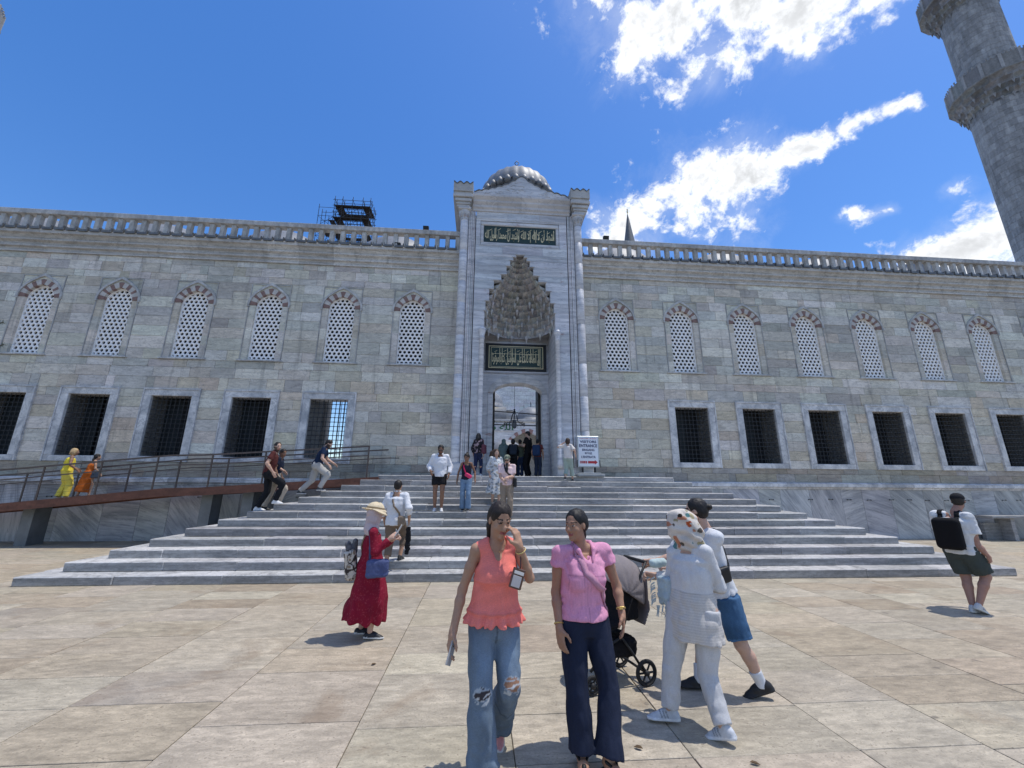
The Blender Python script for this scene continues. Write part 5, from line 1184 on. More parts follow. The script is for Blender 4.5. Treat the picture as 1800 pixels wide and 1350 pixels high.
def skin_tint(b,base,lips=None,beard=None,brow=(.02,.014,.01),closed=False):
    base=np.array(base); lips=np.array(lips if lips is not None else base*A(.9,.55,.5)); 
    def f(V):
        c=np.tile(base,(len(V),1)); q=(V-b.J['head'])@b.hM.T/b.hs; x,y,z=q.T; ax=np.abs(x); front=y>.045
        if beard is not None:
            m=(y>-.02)&(z<-.02)&(z>-.135)&((z<-.078)|(ax>.036+.1*np.maximum(0,z+.05))|((z<-.046)&(z>-.056)&(ax<.026)))&~((z>-.03)&(ax<.055)); c[m]=np.array(beard)
        c[front&(np.abs(z+.0655)<.0095)&(ax<.023)]=lips
        m=front&((((ax-.030)/.0125)**2+((z-.001)/.0055)**2)<1)
        c[m]=(.03,.02,.016) if closed else (.42,.36,.32)
        if not closed: c[m&(((ax-.030)**2+(z-.001)**2)<.0058**2)]=(.015,.010,.008)
        c[front&(np.abs(z-.008-.0)<.0018)&(np.abs(ax-.030)<.016)]=(.03,.02,.018)
        c[front&(np.abs(z-.0225-.12*(.03-np.abs(ax-.034)))<.0042)&(ax>.012)&(ax<.052)]=np.array(brow)
        c*= (1+.10*np.exp(-((ax-.036)/.018)**2-((z+.03)/.02)**2)*(y>.03))[:,None]*A(1,.97,.97) if False else 1
        return c
    return f
def hair_sdf(b,kind):
    sd=Sdf(.015); p=b.hp; z=b.hs; M=b.hM; sd.ell(p(0,-.018,.034),(.081*z,.098*z,.088*z),M)
    if kind in('short','crop'): sd.ell(p(0,-.06,-.02),(.070*z,.045*z,.055*z),M)
    else: sd.ell(p(0,-.045,-.005),(.080*z,.068*z,.075*z),M)
    if kind=='long': sd.chain([p(0,-.08,0),p(.0,-.095,-.10),p(.0,-.09,-.20)],[.07*z,.075*z,.045*z],.03); sd.chain([p(.065,-.02,0),p(.08,-.0,-.10),p(.09,.02,-.19)],[.03*z,.034*z,.018*z],.03); sd.chain([p(-.065,-.02,0),p(-.08,-.0,-.10),p(-.10,.0,-.19)],[.03*z,.036*z,.02*z],.03)
    if kind=='bob': sd.ell(p(0,-.035,-.04),(.088*z,.085*z,.095*z),M,.03); 
    if kind=='pony': sd.chain([p(0,-.10,-.01),p(0,-.125,-.06),p(0,-.12,-.16)],[.028*z,.032*z,.014*z],.015)
    if kind=='lowpony': sd.chain([p(.0,-.085,-.04),p(.02,-.105,-.10),p(.03,-.10,-.19)],[.030*z,.034*z,.014*z],.015)
    if kind=='bun': sd.ell(p(0,-.125,.035),(.030*z,.030*z,.030*z),M,.008)
    if kind=='topbun': sd.ell(p(0,-.07,.115),(.036*z,.036*z,.030*z),M,.008)
    fz=.0 if kind in('long','bob') else .0
    sd.ell(p(0,.115,-.014),(.073*z,.094*z,.108*z),M,.012,'s')
    if kind in('short','crop','bun','pony','lowpony','topbun'):
        for x in (-.09,.09): sd.ell(p(x,.012,-.035),(.032*z,.045*z,.055*z),M,.01,'s')
    sd.warp(lambda P:.0035*vnoise((P-b.J['head'])@M.T*A(90,60,18)))
    return sd
def folds(amp,f=(9,9,5),seed=0.,where=None):
    o=A(seed*3.7,seed*1.9,seed*5.3)
    def w(P):
        amp_=amp*1.35; n=vnoise(P*A(*f)+o); m=vnoise(P*A(*f)*2.3+o+7); r=amp_*(1-2*np.abs(n))*.65+amp_*.5*(1-2*np.abs(m))
        return r if where is None else r*where(P)
    return w
def sleeve(sd,b,n,frac,ease=.012,flare=0.,k=.02):
    k=.02; J=b.J; k_=b.s*b.g; ar=(.040 if b.f else .048)*k_; s0=J['sh'+n]; e=J['el'+n]; w=J['wr'+n]
    inn=s0+(b.chest-s0)*.45+b.spine*.012; pts=[inn,s0]; rs=[.046*k_+ease*.7,ar*1.08+ease*.8]
    if frac<=1: pts.append(s0+(e-s0)*frac); rs.append(ar*(1.12-.2*frac)+ease+flare)
    else: pts+=[e,e+(w-e)*(frac-1)]; rs+=[ar*.95+ease,ar*.84*(1-(frac-1)*.25)+ease+flare]
    end=pts[-1]; dr=unit(end-pts[-2]); pts[-1]=end+dr*rs[-1]
    q=Sdf(.02).chain(pts,rs)
    def f(P):
        v=q.ev(P,.25); m=np.linalg.norm(P-end,axis=1)<rs[-1]*3; return np.where(m,np.maximum(v,(P-end)@dr),v)
    sd._add('u',f,q.lo,q.hi,k); return sd
def legs(sd,b,frac,ease=(.012,.012),hemr=None,top=.26,k=.02,kneer=None):
    """trousers: frac 1 = knee, 2 = ankle"""
    J,k_,g=b.J,b.s,b.g; L=np.linalg.norm(b.chest-b.pel); F=b.f
    sd.loft([b.pel-b.spine*.075*k_,b.pel,b.pel+b.spine*top*L],[b.hx]*3,[.150*k_*g+ease[0],.168*k_*g+ease[0],(.140 if F else .152)*k_*g+ease[0]],[.105*k_*g+ease[0],.117*k_*g+ease[0],.102*k_*g+ease[0]],.03); sd.cap(J['hipL']-b.spine*.035*k_,J['hipR']-b.spine*.035*k_,.088*k_*g+ease[0],None,.02)
    for n in 'LR':
        h_,kn,an=J['hip'+n],J['kn'+n],J['an'+n]; r0=.092*k_*g+ease[0]; r1=(.060*k_*g+ease[1]) if kneer is None else kneer; r2=(.045*k_+ease[1]) if hemr is None else hemr
        if frac<=1: pts=[h_+b.spine*.03,h_*.5+kn*.5,h_+(kn-h_)*frac]; rs=[r0,r0*.5+r1*.5+.008,r1 if hemr is None else hemr]
        else: e=kn+(an-kn)*(frac-1); pts=[h_+b.spine*.03,h_*.5+kn*.5,kn,kn*.5+e*.5,e]; rs=[r0,(r0+r1)*.5+.004,r1,(r1+r2)*.5,r2]
        sd.loft(pts,b.hx,rs,[r*1.05 for r in rs],k)
    return sd
def shoe(b,n,parent,h,upper,sole,stripe=None,low=False,L=1.):
    J,k=b.J,b.s*L; T=J['td'+n]; U=unit(A(0,0,1)-T*T[2]); an=J['an'+n]; base=an-U*.085*b.s; sd=Sdf(.02)
    sd.loft([base+U*.012-T*.075*k,base+U*.012-T*.045*k,base+U*.012+T*.06*k,base+U*.012+T*.13*k,base+U*.012+T*.185*k],unit(np.cross(T,U)),[.026*k,.038*k,.042*k,.046*k,.026*k],[.014*k]*5,.012)
    sd.chain([base-T*.040*k+U*.042*k,base+T*.05*k+U*.042*k,base+T*.135*k+U*.026*k],[.034*k,.034*k,.022*k],.02); sd.cap(base+T*.03*k+U*.075*k,base+T*.085*k+U*.058*k,.016*k,.014*k,.01)
    if not low: sd.cap(an-U*.03*k-T*.012,an-U*.012*k-T*.012,.040*k,.040*k,.02)
    sd.cut(-U,base)
    def tint(V):
        q=(V-base)@U; x=(V-base)@T; c=np.tile(np.array(upper,float),(len(V),1)); c[q<.024*k]=sole
        if stripe is not None: m=(q>.028*k)&(q<.075*k)&(np.abs(((x-.35*q)/.022)%1-.5)<.22)&(x>.02*k)&(x<.09*k); c[m]=stripe
        return c
    return grown('shoe',sd,h,MT['leather'],parent,tint)
def person(label,b,h,skin,hairk=None,hairc=(.012,.009,.008),hairname='hair',feet=False,group=None,lips=None,beard=None,closed=False):
    root=thing('person',label,'person',tuple(b.root),group)
    grown('body',body_sdf(b,h,feet=feet),h,MT['skin'],root,skin_tint(b,skin,lips,beard,closed=closed))
    if hairk: 
        hv=np.array(hairc); grown(hairname,hair_sdf(b,hairk),max(h*.8,.004),MT['hair'],root,lambda V:hv*(1+.25*vnoise(V*40))[:,None])
    return root
def plain(c,v=.06,f=6): c=np.array(c,float); return lambda V:np.clip(c*(1+v*vnoise(V*f))[:,None],.002,1)
def neckline(sd,b,kind='round',r=.07,depth=.12):
    N=b.J['neck']; s=b.s
    if kind=='round': sd.ell(N+b.bf*.012*s+b.spine*.035*s,(r*s,r*s,.05*s),np.array([b.sx,b.bf,b.spine]),.006,'s')
    else:
        sd.ell(N+b.spine*.03*s,(r*s,r*.9*s,.05*s),np.array([b.sx,b.bf,b.spine]),.006,'s')
        sd.chain([N+b.bf*.06*s+b.spine*.02*s,N+b.bf*.115*s-b.spine*depth*s],[.052*s,.006*s],.005,'s')
    return sd
def strap(P,N,w,t,name,parent,mt,c):
    """flat band along points P with surface normals N"""
    mb=MB(); mb.cur=c; P=[Vector(q) for q in P]; v=[];f=[]
    for i,q in enumerate(P):
        d=(P[min(i+1,len(P)-1)]-P[max(i-1,0)]).normalized(); n=Vector(N[i]).normalized(); sv=d.cross(n).normalized(); n=sv.cross(d)
        v+=[q+sv*w/2+n*t/2,q-sv*w/2+n*t/2,q-sv*w/2-n*t/2,q+sv*w/2-n*t/2]
    for i in range(len(P)-1):
        for a in range(4): f.append((4*i+a,4*i+(a+1)%4,4*i+4+(a+1)%4,4*i+4+a))
    f+=[(3,2,1,0),tuple(4*(len(P)-1)+a for a in range(4))]
    mb.add(v,f); return obj(name,mb,mt,parent,True)
def surf_path(sd,pts,off=.006,pad=.12,n=24):
    """lay a polyline on a level set"""
    P=[]; 
    for i in range(len(pts)-1):
        for j in range(n//(len(pts)-1)): t=j/(n//(len(pts)-1)); P.append(A(*pts[i])*(1-t)+A(*pts[i+1])*t)
    P.append(A(*pts[-1])); P=np.array(P); e=.004
    for _ in range(10):
        d=sd.ev(P,pad); gr=np.stack([sd.ev(P+np.eye(3)[a]*e,pad)-sd.ev(P-np.eye(3)[a]*e,pad) for a in range(3)],1)/(2*e); gl=np.linalg.norm(gr,axis=1)[:,None]+1e-6; P=P-gr/gl*np.clip(d-off,-.05,.05)[:,None]
    return P,gr/gl
# ---------------------------------------------------------------- the four walkers in front and the pushchair
DP=on_depth
TAN,OLIVE,PALE,BROWN=(.40,.235,.155),(.36,.205,.135),(.50,.32,.24),(.23,.125,.08)
H0=.0065
# woman in the coral top
b=Body((.13,3.02,0),1.655,math.pi,female=True,girth=.94,
  head=DP(879,913,2.98),hf=(.30,-.86,-.40),neck=DP(873,951,3.03),shR=DP(838,966,3.0),shL=DP(908,962,3.06),elR=DP(813,1036,3.03),wrR=DP(797,1108,2.96),elL=DP(931,1016,2.98),wrL=DP(913,962,2.88),
  hipR=(.045,3.03,.86),hipL=(.205,3.06,.855),knR=DP(846,1213,2.95),anR=(.065,3.0,.085),knL=DP(895,1205,3.0),anL=(.185,3.36,.16),tdR=(-.1,-1,-.05),tdL=(0.05,-.72,-.68),
  hdR=(-.25,-.15,-1),hdL=(-.24,.06,.97),pnL=(-.6,.6,-.1),thL=(-1,-.2,.2),curlL=.55,curlR=.45,pnR=(.9,.3,0))
P1=person('woman in a coral sleeveless top and ripped wide jeans, touching her face',b,H0,TAN,'lowpony',(.018,.011,.008),lips=(.34,.10,.09),closed=True)
sd=Sdf(.02); L=np.linalg.norm(b.chest-b.pel)
cs=[b.pel+b.spine*(t*L) for t in (.03,.16,.34,.58,.82,.98)]; sd.loft(cs,[b.hx]*3+[b.sx]*3,[.205,.180,.158,.150,.150,.130],[.165,.142,.122,.122,.098,.070],.02)
for n in 'LR': sd.cap(b.J['sh'+n]*.80+b.chest*.20+b.spine*.008,b.J['sh'+n]*.45+b.chest*.55+b.spine*.025,.050,.055,.03)
for x in (-.062,.062): sd.ell(b.pel+b.spine*.66*L+b.sx*x+b.bf*.082,(.066,.058,.066),None,.04)
neckline(sd,b,'v',.058,.10); sd.chain([b.J['neck']+b.bf*.05+b.spine*.01,b.J['neck']+b.bf*.16-b.spine*.20],[.066,.006],.005,'s')
for n,sg in (('L',-1),('R',1)): sd.ell(b.J['sh'+n]+b.sx*(.022*sg)-b.spine*.045,(.045,.10,.075),np.array([b.sx,b.bf,b.spine]),.01,'s')
def ruf(P):
    q=P-b.pel; t=q@b.spine/L; a=np.arctan2(q@b.bf,q@b.hx); lowf=np.clip((.58-t)/.5,0,1)
    return -.010*lowf*np.sin(a*11+2.5*vnoise(P*5))-.010*np.clip((.20-t)/.15,0,1)*np.sin(a*19+vnoise(P*9)*4)-.010*np.exp(-((t-.20)/.022)**2)-.006*np.exp(-((t-.60)/.02)**2)
sd.warp(ruf); sd.cut(-b.spine,b.pel+b.spine*.035*L)
def coral(V):
    q=V-b.pel; t=q@b.spine/L; c=np.tile(A(.82,.215,.175),(len(V),1)); c*=(1+.05*np.sin((q@b.spine)*900))[:,None]; return c*np.where(np.abs(t-.20)<.012,.86,1)[:,None]
grown('top',sd,H0,MT['cloth'],P1,coral)
sd=Sdf(.02); legs(sd,b,2,(.006,.02),hemr=.108,top=.22,kneer=.080); J=b.J
sd.warp(folds(.010,(11,11,4),2,lambda P:np.clip((1.0-P[:,2])/.3,.25,1))); sd.warp(lambda P:-.004*np.sin(P[:,2]*70+4*vnoise(P*6))*(np.clip((.30-P[:,2])/.2,0,1)))
kR,kL=J['knR'],J['knL']
def jeans(V):
    c=np.tile(A(.125,.170,.225),(len(V),1)); 
    for kn,an,hp_ in ((kR,J['anR'],J['hipR']),(kL,J['anL'],J['hipL'])):
        d=np.linalg.norm((V-(hp_*.5+kn*.5)-b.bf*.08)*A(1,.8,.55),axis=1); c*=(1+.38*np.exp(-(d/.10)**2))[:,None]
    c*=(1+.12*vnoise(V*A(14,14,7)))[:,None]
    for kn,w,hh,z0 in ((kR,.056,.036,.0),(kL,.056,.040,.035)):
        q=V-kn; x=q@b.hx; z=q[:,2]-z0+.012*vnoise(V*40); fr=(q@b.bf)>0; e=(x/w)**2+(z/hh)**2+.25*vnoise(V*50)
        c[fr&(e<1.12)]=(.33,.38,.43); hole=fr&(e<.8)&((z<.018)|(z>.026)); c[hole]=(.30,.165,.105) if kn is kL else (.05,.045,.05)
        c[fr&(e<.85)&(np.abs(z+.012+.25*x)<.004)]=(.5,.52,.53); c[fr&(np.abs(x)<.05)&(np.abs(z+hh*1.1)<.012)&(vnoise(V*70)>.0)]=(.45,.48,.5)
    fl=np.abs((V-b.pel)@b.hx)<.006; c[fl&((V-b.pel)@b.bf>0)&(V[:,2]>.76)]*=.55
    c[(V[:,2]>.965)]*=.8
    q=V-b.pel; x=q@b.hx; fr=(q@b.bf)>0; zz=V[:,2]
    for sg in (-1,1): c[fr&(np.abs((x*sg-.085)**2/.0016+(zz-.955)**2/.0036-1)<.16)&(zz<.955)]*=.62; c[(np.abs(q@b.bf)<.006)&(x*sg>.03)]*=.7
    c[(np.abs(zz-.040-.006*vnoise(V*20))<.006)]*=.7
    return c
grown('jeans',sd,.008,MT['denim'],P1,jeans)
for n in 'RL':
    o=shoe(b,n,P1,.008,(.55,.22,.22),(.60,.55,.5),None,True,.95)
mb=MB(); N=b.J['neck']; q=N+b.bf*.094-b.spine*.055; mb.lathe([(0,-.006),(.006,0),(0,.006)],6,tuple(q)); obj('pendant',mb,MT['gold'],P1)
w=b.J['wrL']; mb=MB(); ax=unit(b.J['wrL']-b.J['elL']); e1=unit(np.cross(ax,A(1,0,0))); e2=np.cross(ax,e1); mb.tube([w-ax*.025+(e1*math.cos(t)+e2*math.sin(t))*.034 for t in np.linspace(0,2*math.pi,16)],.004,5); obj('bracelet',mb,MT['gold'],P1)
def slab_thing(name,label,cat,c,ax,mats,parts):
    """small boxy thing from axes ax (3 unit vectors) at c; parts = (name, offset, halfsize, material, tint)"""
    t=thing(name,label,cat,tuple(c))
    M=np.array(ax)
    for n,o,hh,mt,col in parts:
        mb=MB(); mb.cur=col; q=MB(); q.cbox(-hh[0],hh[0],-hh[1],hh[1],-hh[2],hh[2],min(hh)*.45,col); q.v=[tuple(np.array(c)+(np.array(v)+np.array(o))@M) for v in q.v]; obj(n,q,mt,t)
    return t
MT['tinted']=mat('smooth_tinted',None,.35,((20,.08),))
h_=b.J['wrR']+unit(b.J['hdR'])*.10+A(.022,-.022,0); d=unit(A(-.25,-.35,-.90)); s1=unit(np.cross(d,A(1,-.35,.1))); n1=np.cross(s1,d)
slab_thing('phone','silver phone held low in the hand of the woman in coral','phone',h_+d*.02,(s1,n1,d),None,[('case',(0,0,0),(.033,.0045,.068),MT['gloss'],(.30,.30,.31)),('camera_island',(-.014,.006,-.05),(.016,.003,.018),MT['gloss'],(.05,.05,.06))])
c=DP(909,1017,2.86); d=unit(A(-.30,-.15,-.95)); s1=unit(np.cross(d,A(.25,-1,.1))); n1=np.cross(s1,d); n1=n1 if n1[1]>0 else -n1
wl=slab_thing('wallet_case','brown phone wallet dangling from the wrist of the woman in coral','wallet',c,(s1,n1,d),None,[('cover',(0,0,0),(.042,.010,.062),MT['tinted'],(.09,.045,.03)),('window',(.004,-.011,.018),(.030,.003,.034),MT['gloss'],(.42,.40,.40)),('stripe',(.0,-.011,-.035),(.034,.002,.010),MT['gloss'],(.6,.58,.55))])
mb=MB(); mb.cur=(.05,.025,.018); mb.tube([b.J['wrL']-ax*.03,(b.J['wrL']-ax*.03)*.5+c*.5+A(.01,-.01,-.01),c-d*.06],.005,5); obj('wrist_cord',mb,MT['tinted'],wl)
# woman in the pink shirt
b=Body((.80,3.2,0),1.60,math.pi,female=True,girth=1.06,
  head=DP(1012,922,3.22),hf=(-.72,-.66,-.10),neck=DP(1022,957,3.26),shR=DP(983,973,3.22),shL=DP(1061,968,3.27),elR=DP(977,1041,3.25),wrR=DP(983,1104,3.14),elL=DP(1084,1030,3.31),wrL=DP(1093,1077,3.22),
  hipR=(.695,3.22,.80),hipL=(.875,3.26,.80),knR=DP(1015,1217,3.13),anR=(.715,3.10,.085),knL=DP(1071,1212,3.13),anL=(.875,3.03,.085),tdR=(-.12,-1,-.04),tdL=(.28,-1,-.04),
  hdR=(.10,-.25,-1),hdL=(.02,-.2,-1),curlR=.35,curlL=.30,pnR=(.7,.6,0),pnL=(-.9,.3,0))
P2=person('woman in a pink short sleeved shirt and dark navy trousers, glancing sideways',b,H0,OLIVE,'lowpony',(.008,.007,.007),feet=True,lips=(.30,.09,.085))
sd=Sdf(.02); L=np.linalg.norm(b.chest-b.pel); b.trunk(sd,.024,top=.97,bottom=.06,wf=1.0,df=1.06,hem=.012)
for n in 'LR': sleeve(sd,b,n,.33,.022,.016,.03)
for x in (-.07,.07): sd.ell(b.pel+b.spine*.64*L+b.sx*x+b.bf*.095,(.075,.06,.08),None,.05)
neckline(sd,b,'v',.066,.13); sd.warp(folds(.008,(7,7,9),4)); top2=sd
def pinkc(V):
    c=np.tile(A(.66,.295,.43),(len(V),1)); q=V-b.pel; c*=(1+.10*vnoise(np.stack([(q@b.sx)*160,(q@b.bf)*160,q@b.spine*14],1)))[:,None]; 
    t=q@b.spine/L; x=q@b.sx; f=(q@b.bf)>0
    for s0 in (-.075,.075): c[f&(np.abs(x-s0)<.05)&(np.abs(t-.70)<.007)]*=.72; c[f&(np.abs(np.abs(x-s0)-.05)<.003)&(t>.48)&(t<.70)]*=.8
    c[f&(np.abs(x)<.003)&(t<.62)]*=.75; return c
grown('shirt',sd,H0,MT['cloth'],P2,pinkc)
sd=Sdf(.014); N=b.J['neck']
for sg in (-1,1): sd.chain([N-b.bf*.045+b.spine*.02+b.sx*sg*.02,N+b.sx*sg*.070+b.spine*.012,N+b.sx*sg*.062+b.bf*.085-b.spine*.03,N+b.sx*sg*.03+b.bf*.13-b.spine*.105],[.014,.015,.018,.008],.012)
grown('collar',sd,H0,MT['cloth'],P2,plain((.66,.295,.43)))
P,Nn=surf_path(top2,[N+b.sx*.085+b.bf*.03+b.spine*.02,b.pel+b.spine*.75*L+b.sx*.03+b.bf*.15,b.pel+b.spine*.45*L+b.sx*-.12+b.bf*.13,b.pel+b.spine*.18*L+b.sx*-.20+b.bf*.02],.008)
bagp=thing('crossbody_bag','pink crossbody bag and strap worn by the woman in the pink shirt','bag',tuple(P[-1])); strap(P,Nn,.045,.005,'strap',bagp,MT['cloth'],(.50,.25,.34))
sd=Sdf(.02); sd.box(P[-1]-b.sx*.0-b.spine*.06-b.bf*.10,(.03,.09,.07),np.array([b.sx,b.bf,b.spine]),.02); grown('pouch',sd,.009,MT['leather'],bagp,plain((.48,.24,.33)))
sd=Sdf(.02); legs(sd,b,2,(.014,.022),hemr=.092,top=.26,kneer=.076); sd.warp(folds(.007,(11,11,3.5),6)); 
grown('trousers',sd,.008,MT['denim'],P2,plain((.014,.020,.042),.10,9))
for n in 'RL':
    J=b.J; T=unit(J['td'+n]); U=unit(A(0,0,1)-T*T[2]); base=J['an'+n]-U*.085; sv=np.cross(T,U); sd=Sdf(.012)
    sd.loft([base-T*.065-U*.008,base-T*.03-U*.008,base+T*.06-U*.008,base+T*.14-U*.008,base+T*.20-U*.008],sv,[.028,.036,.036,.046,.028],[.011]*5,.01)
    sd.chain([base+T*.165+U*.012,base+T*.10+U*.055,base+T*.02+U*.075+sv*.035,base-T*.05+U*.06],[.008,.012,.009,.008],.01); sd.chain([base+T*.10+U*.055,base+T*.02+U*.075-sv*.035,base-T*.05+U*.06],[.012,.009,.008],.01)
    grown('sandal',sd,.006,MT['leather'],P2,plain((.012,.012,.014)))
for n,col in (('L',MT['gold']),('R',MT['gold'])):
    w=b.J['wr'+n]; ax=unit(w-b.J['el'+n]); e1=unit(np.cross(ax,A(1,0,0))); e2=np.cross(ax,e1); mb=MB(); mb.tube([w-ax*.03+(e1*math.cos(t)+e2*math.sin(t))*.031 for t in np.linspace(0,2*math.pi,16)],.005,5)
    if n=='L': mb.lathe([(0,-.004),(.018,-.004),(.018,.005),(0,.005)],10,tuple(w-ax*.03+unit(A(-.4,-1,.2))*.034))
    obj('watch' if n=='L' else 'bracelet',mb,col,P2)
# woman in white with the flowered headscarf, seen from behind
b=Body((1.75,3.5,0),1.60,-.85,female=True,girth=1.08,
  head=DP(1196,920,3.5),hf=(-.85,.50,-.08),neck=DP(1211,958,3.49),shL=DP(1184,972,3.58),shR=DP(1240,970,3.38),elL=DP(1180,1020,3.66),wrL=DP(1153,1012,3.78),elR=(1.96,3.42,.98),wrR=(1.80,3.70,.98),
  hipL=(1.68,3.56,.80),hipR=(1.83,3.42,.80),knL=DP(1180,1176,3.56),anL=DP(1177,1245,3.55),knR=DP(1244,1186,3.42),anR=DP(1271,1276,3.28),tdL=(-.97,.25,-.02),tdR=(-.55,.72,-.30),hdL=(-.75,.6,.1),hdR=(-.6,.7,0),curlL=.9,curlR=.9)
P3=person('woman in white tunic and trousers with a flowered headscarf, back turned',b,H0+.001,PALE)
sd=Sdf(.02); L=np.linalg.norm(b.chest-b.pel); cs=[b.pel+b.spine*(t*L) for t in (-.47,-.2,.1,.40,.65,.86,.985)]
sd.loft(cs,[b.hx]*4+[b.sx]*3,[.225,.215,.190,.168,.166,.160,.120],[.180,.170,.152,.134,.132,.116,.075],.02)
for n in 'LR': sleeve(sd,b,n,1.86,.020,.006,.03)
sd.warp(folds(.009,(7,7,6),9))
def tunic(V):
    q=V-b.pel; t=q@b.spine/L; c=np.tile(A(.58,.58,.585),(len(V),1)); low=(t<.34)&(np.linalg.norm(q-b.spine*(q@b.spine)[:,None],axis=1)<.27); c[low]=(.53,.50,.465); c[low]*=(1+.10*np.sin(t[low]*L*330))[:,None]; c[np.abs(t-.34)<.010]*=.8; return c
grown('tunic',sd,.0075,MT['cloth'],P3,tunic)
sd=Sdf(.02); legs(sd,b,2,(.012,.020),hemr=.070,kneer=.078); sd.warp(folds(.007,(10,10,6),3)); grown('trousers',sd,.008,MT['cloth'],P3,plain((.50,.50,.505)))
for n in 'LR': shoe(b,n,P3,.0075,(.50,.52,.55),(.68,.68,.68),(.20,.22,.24))
def scarf(b,parent,h,tint,drape=True,name='headscarf',open_=.072):
    sd=Sdf(.02); p,z,M=b.hp,b.hs,b.hM; sd.ell(p(0,-.008,.030),(.094*z,.120*z,.100*z),M); sd.ell(p(0,.0,-.055),(.086*z,.106*z,.085*z),M,.04)
    sd.cap(p(0,-.02,-.08),b.J['neck']-b.spine*.01,.078*z,.085*z,.04)
    if drape: sd.chain([b.J['neck']+b.spine*.01,b.J['neck']-b.spine*.03+b.sx*.07],[.085,.06],.04); sd.cap(b.J['neck'],b.J['neck']-b.spine*.03-b.sx*.07,.085,.06,.04)
    sd.ell(p(0,.135,-.022),(open_*.80*z,.090*z,open_*1.12*z),M,.01,'s'); sd.warp(folds(.006,(14,14,10),5)); return grown(name,sd,h,MT['cloth'],parent,tint)
def floral(V):
    c=np.tile(A(.58,.53,.47),(len(V),1)); q=(V-b.J['head'])@b.hM.T/b.hs; n1=vnoise(q*19+3); n2=vnoise(q*19+40); n3=vnoise(q*13+77)
    c[n1>.56]=(.45,.20,.12); c[n2>.62]=(.10,.085,.07); c[n3>.58]=(.10,.22,.22); c[(n1<-.58)]=(.40,.34,.20)
    for o,r,col in (((-.085,-.02,.075),.020,(.03,.02,.015)),((-.07,-.075,.0),.026,(.42,.09,.03)),((.055,-.09,.055),.022,(.05,.16,.17)),((.03,-.10,-.07),.035,(.42,.10,.03)),((-.09,.01,.12),.018,(.55,.30,.25)),((-.03,-.07,.10),.014,(.25,.22,.12)),((.0,-.115,.02),.012,(.12,.10,.05)),((-.08,.03,.03),.016,(.30,.26,.16)),((.08,-.05,-.03),.022,(.35,.10,.05))):
        d=np.linalg.norm(q-A(*o),axis=1)+.010*vnoise(V*60); c[d<r]=col
    c*=(1+.14*vnoise(V*22))[:,None]; return c
sd=Sdf(.02); p,z,M=b.hp,b.hs,b.hM; sd.ell(p(0,.0,.030),(.089*z,.118*z,.096*z),M); sd.ell(p(0,.03,-.05),(.086*z,.095*z,.095*z),M,.04)
sd.chain([p(0,-.07,.0),p(0,-.085,-.09),b.J['neck']-b.bf*.09-b.spine*.03],[.085*z,.085*z,.075],.04); sd.chain([b.J['neck']+b.spine*.03,b.J['neck']-b.spine*.02+b.sx*.08],[.088,.055],.04); sd.cap(b.J['neck']+b.spine*.03,b.J['neck']-b.spine*.02-b.sx*.08,.088,.055,.04)
sd.ell(p(0,.165,-.02),(.050*z,.08*z,.075*z),M,.01,'s'); sd.warp(lambda P:-.007*np.sin(((P-b.J['head'])@(b.hf*.5-b.hu*.8))*75+5*vnoise(P*9))*np.clip(.5+vnoise(P*5),0,1)); grown('headscarf',sd,.0065,MT['cloth'],P3,floral)
sd=Sdf(.02); N=b.J['neck']; sd.chain([N-b.bf*.08+b.spine*.0,N-b.bf*.155-b.spine*.10+b.sx*.03,N-b.bf*.16-b.spine*.20+b.sx*.045],[.045,.035,.008],.03); sd.warp(folds(.006,(16,16,8),2)); grown('scarf_tail',sd,.007,MT['cloth'],P3,plain((.60,.57,.50),.12,18))
c=DP(1172,1038,3.62); tote=thing('denim_bag','pale fringed denim bag under the arm of the woman in white','bag',tuple(c)); sd=Sdf(.02); e=unit(A(-.6,.8,0)); n_=unit(A(-.8,-.6,0)); sd.box(c,(.085,.035,.115),np.array([e,n_,A(0,0,1)]),.03); sd.warp(folds(.008,(18,18,18),8)); grown('pouch',sd,.008,MT['denim'],tote,plain((.36,.44,.47),.18,22))
mb=MB(); mb.cur=(.42,.49,.50)
for i in range(26):
    u=random.uniform(-1,1); q=c+e*.085*u+n_*.036+A(0,0,-.095+random.uniform(-.03,.02)); mb.tube([q,q+A(random.uniform(-.012,.012),0,-.04),q+A(random.uniform(-.02,.02),0,-.085)],[.005,.004,.002],4)
for i in range(16): q=c+e*.09+n_*.03+A(0,0,random.uniform(-.1,.12)); mb.tube([q,q+e*.03+A(0,0,-.02),q+e*.045+A(0,0,-.05)],[.005,.004,.002],4)
obj('fringe',mb,MT['denim'],tote,kind='stuff')
c=DP(1157,989,3.72); ro=thing('rolled_cloth','pale mint rolled cloth lying on top of the pushchair canopy','cloth',tuple(c)); sd=Sdf(.02); sd.cap(c-A(.045,0,.005),c+A(.05,.01,-.0),.040,.038); sd.warp(folds(.004,(25,25,25),3)); grown('roll',sd,.008,MT['cloth'],ro,plain((.42,.52,.52)))
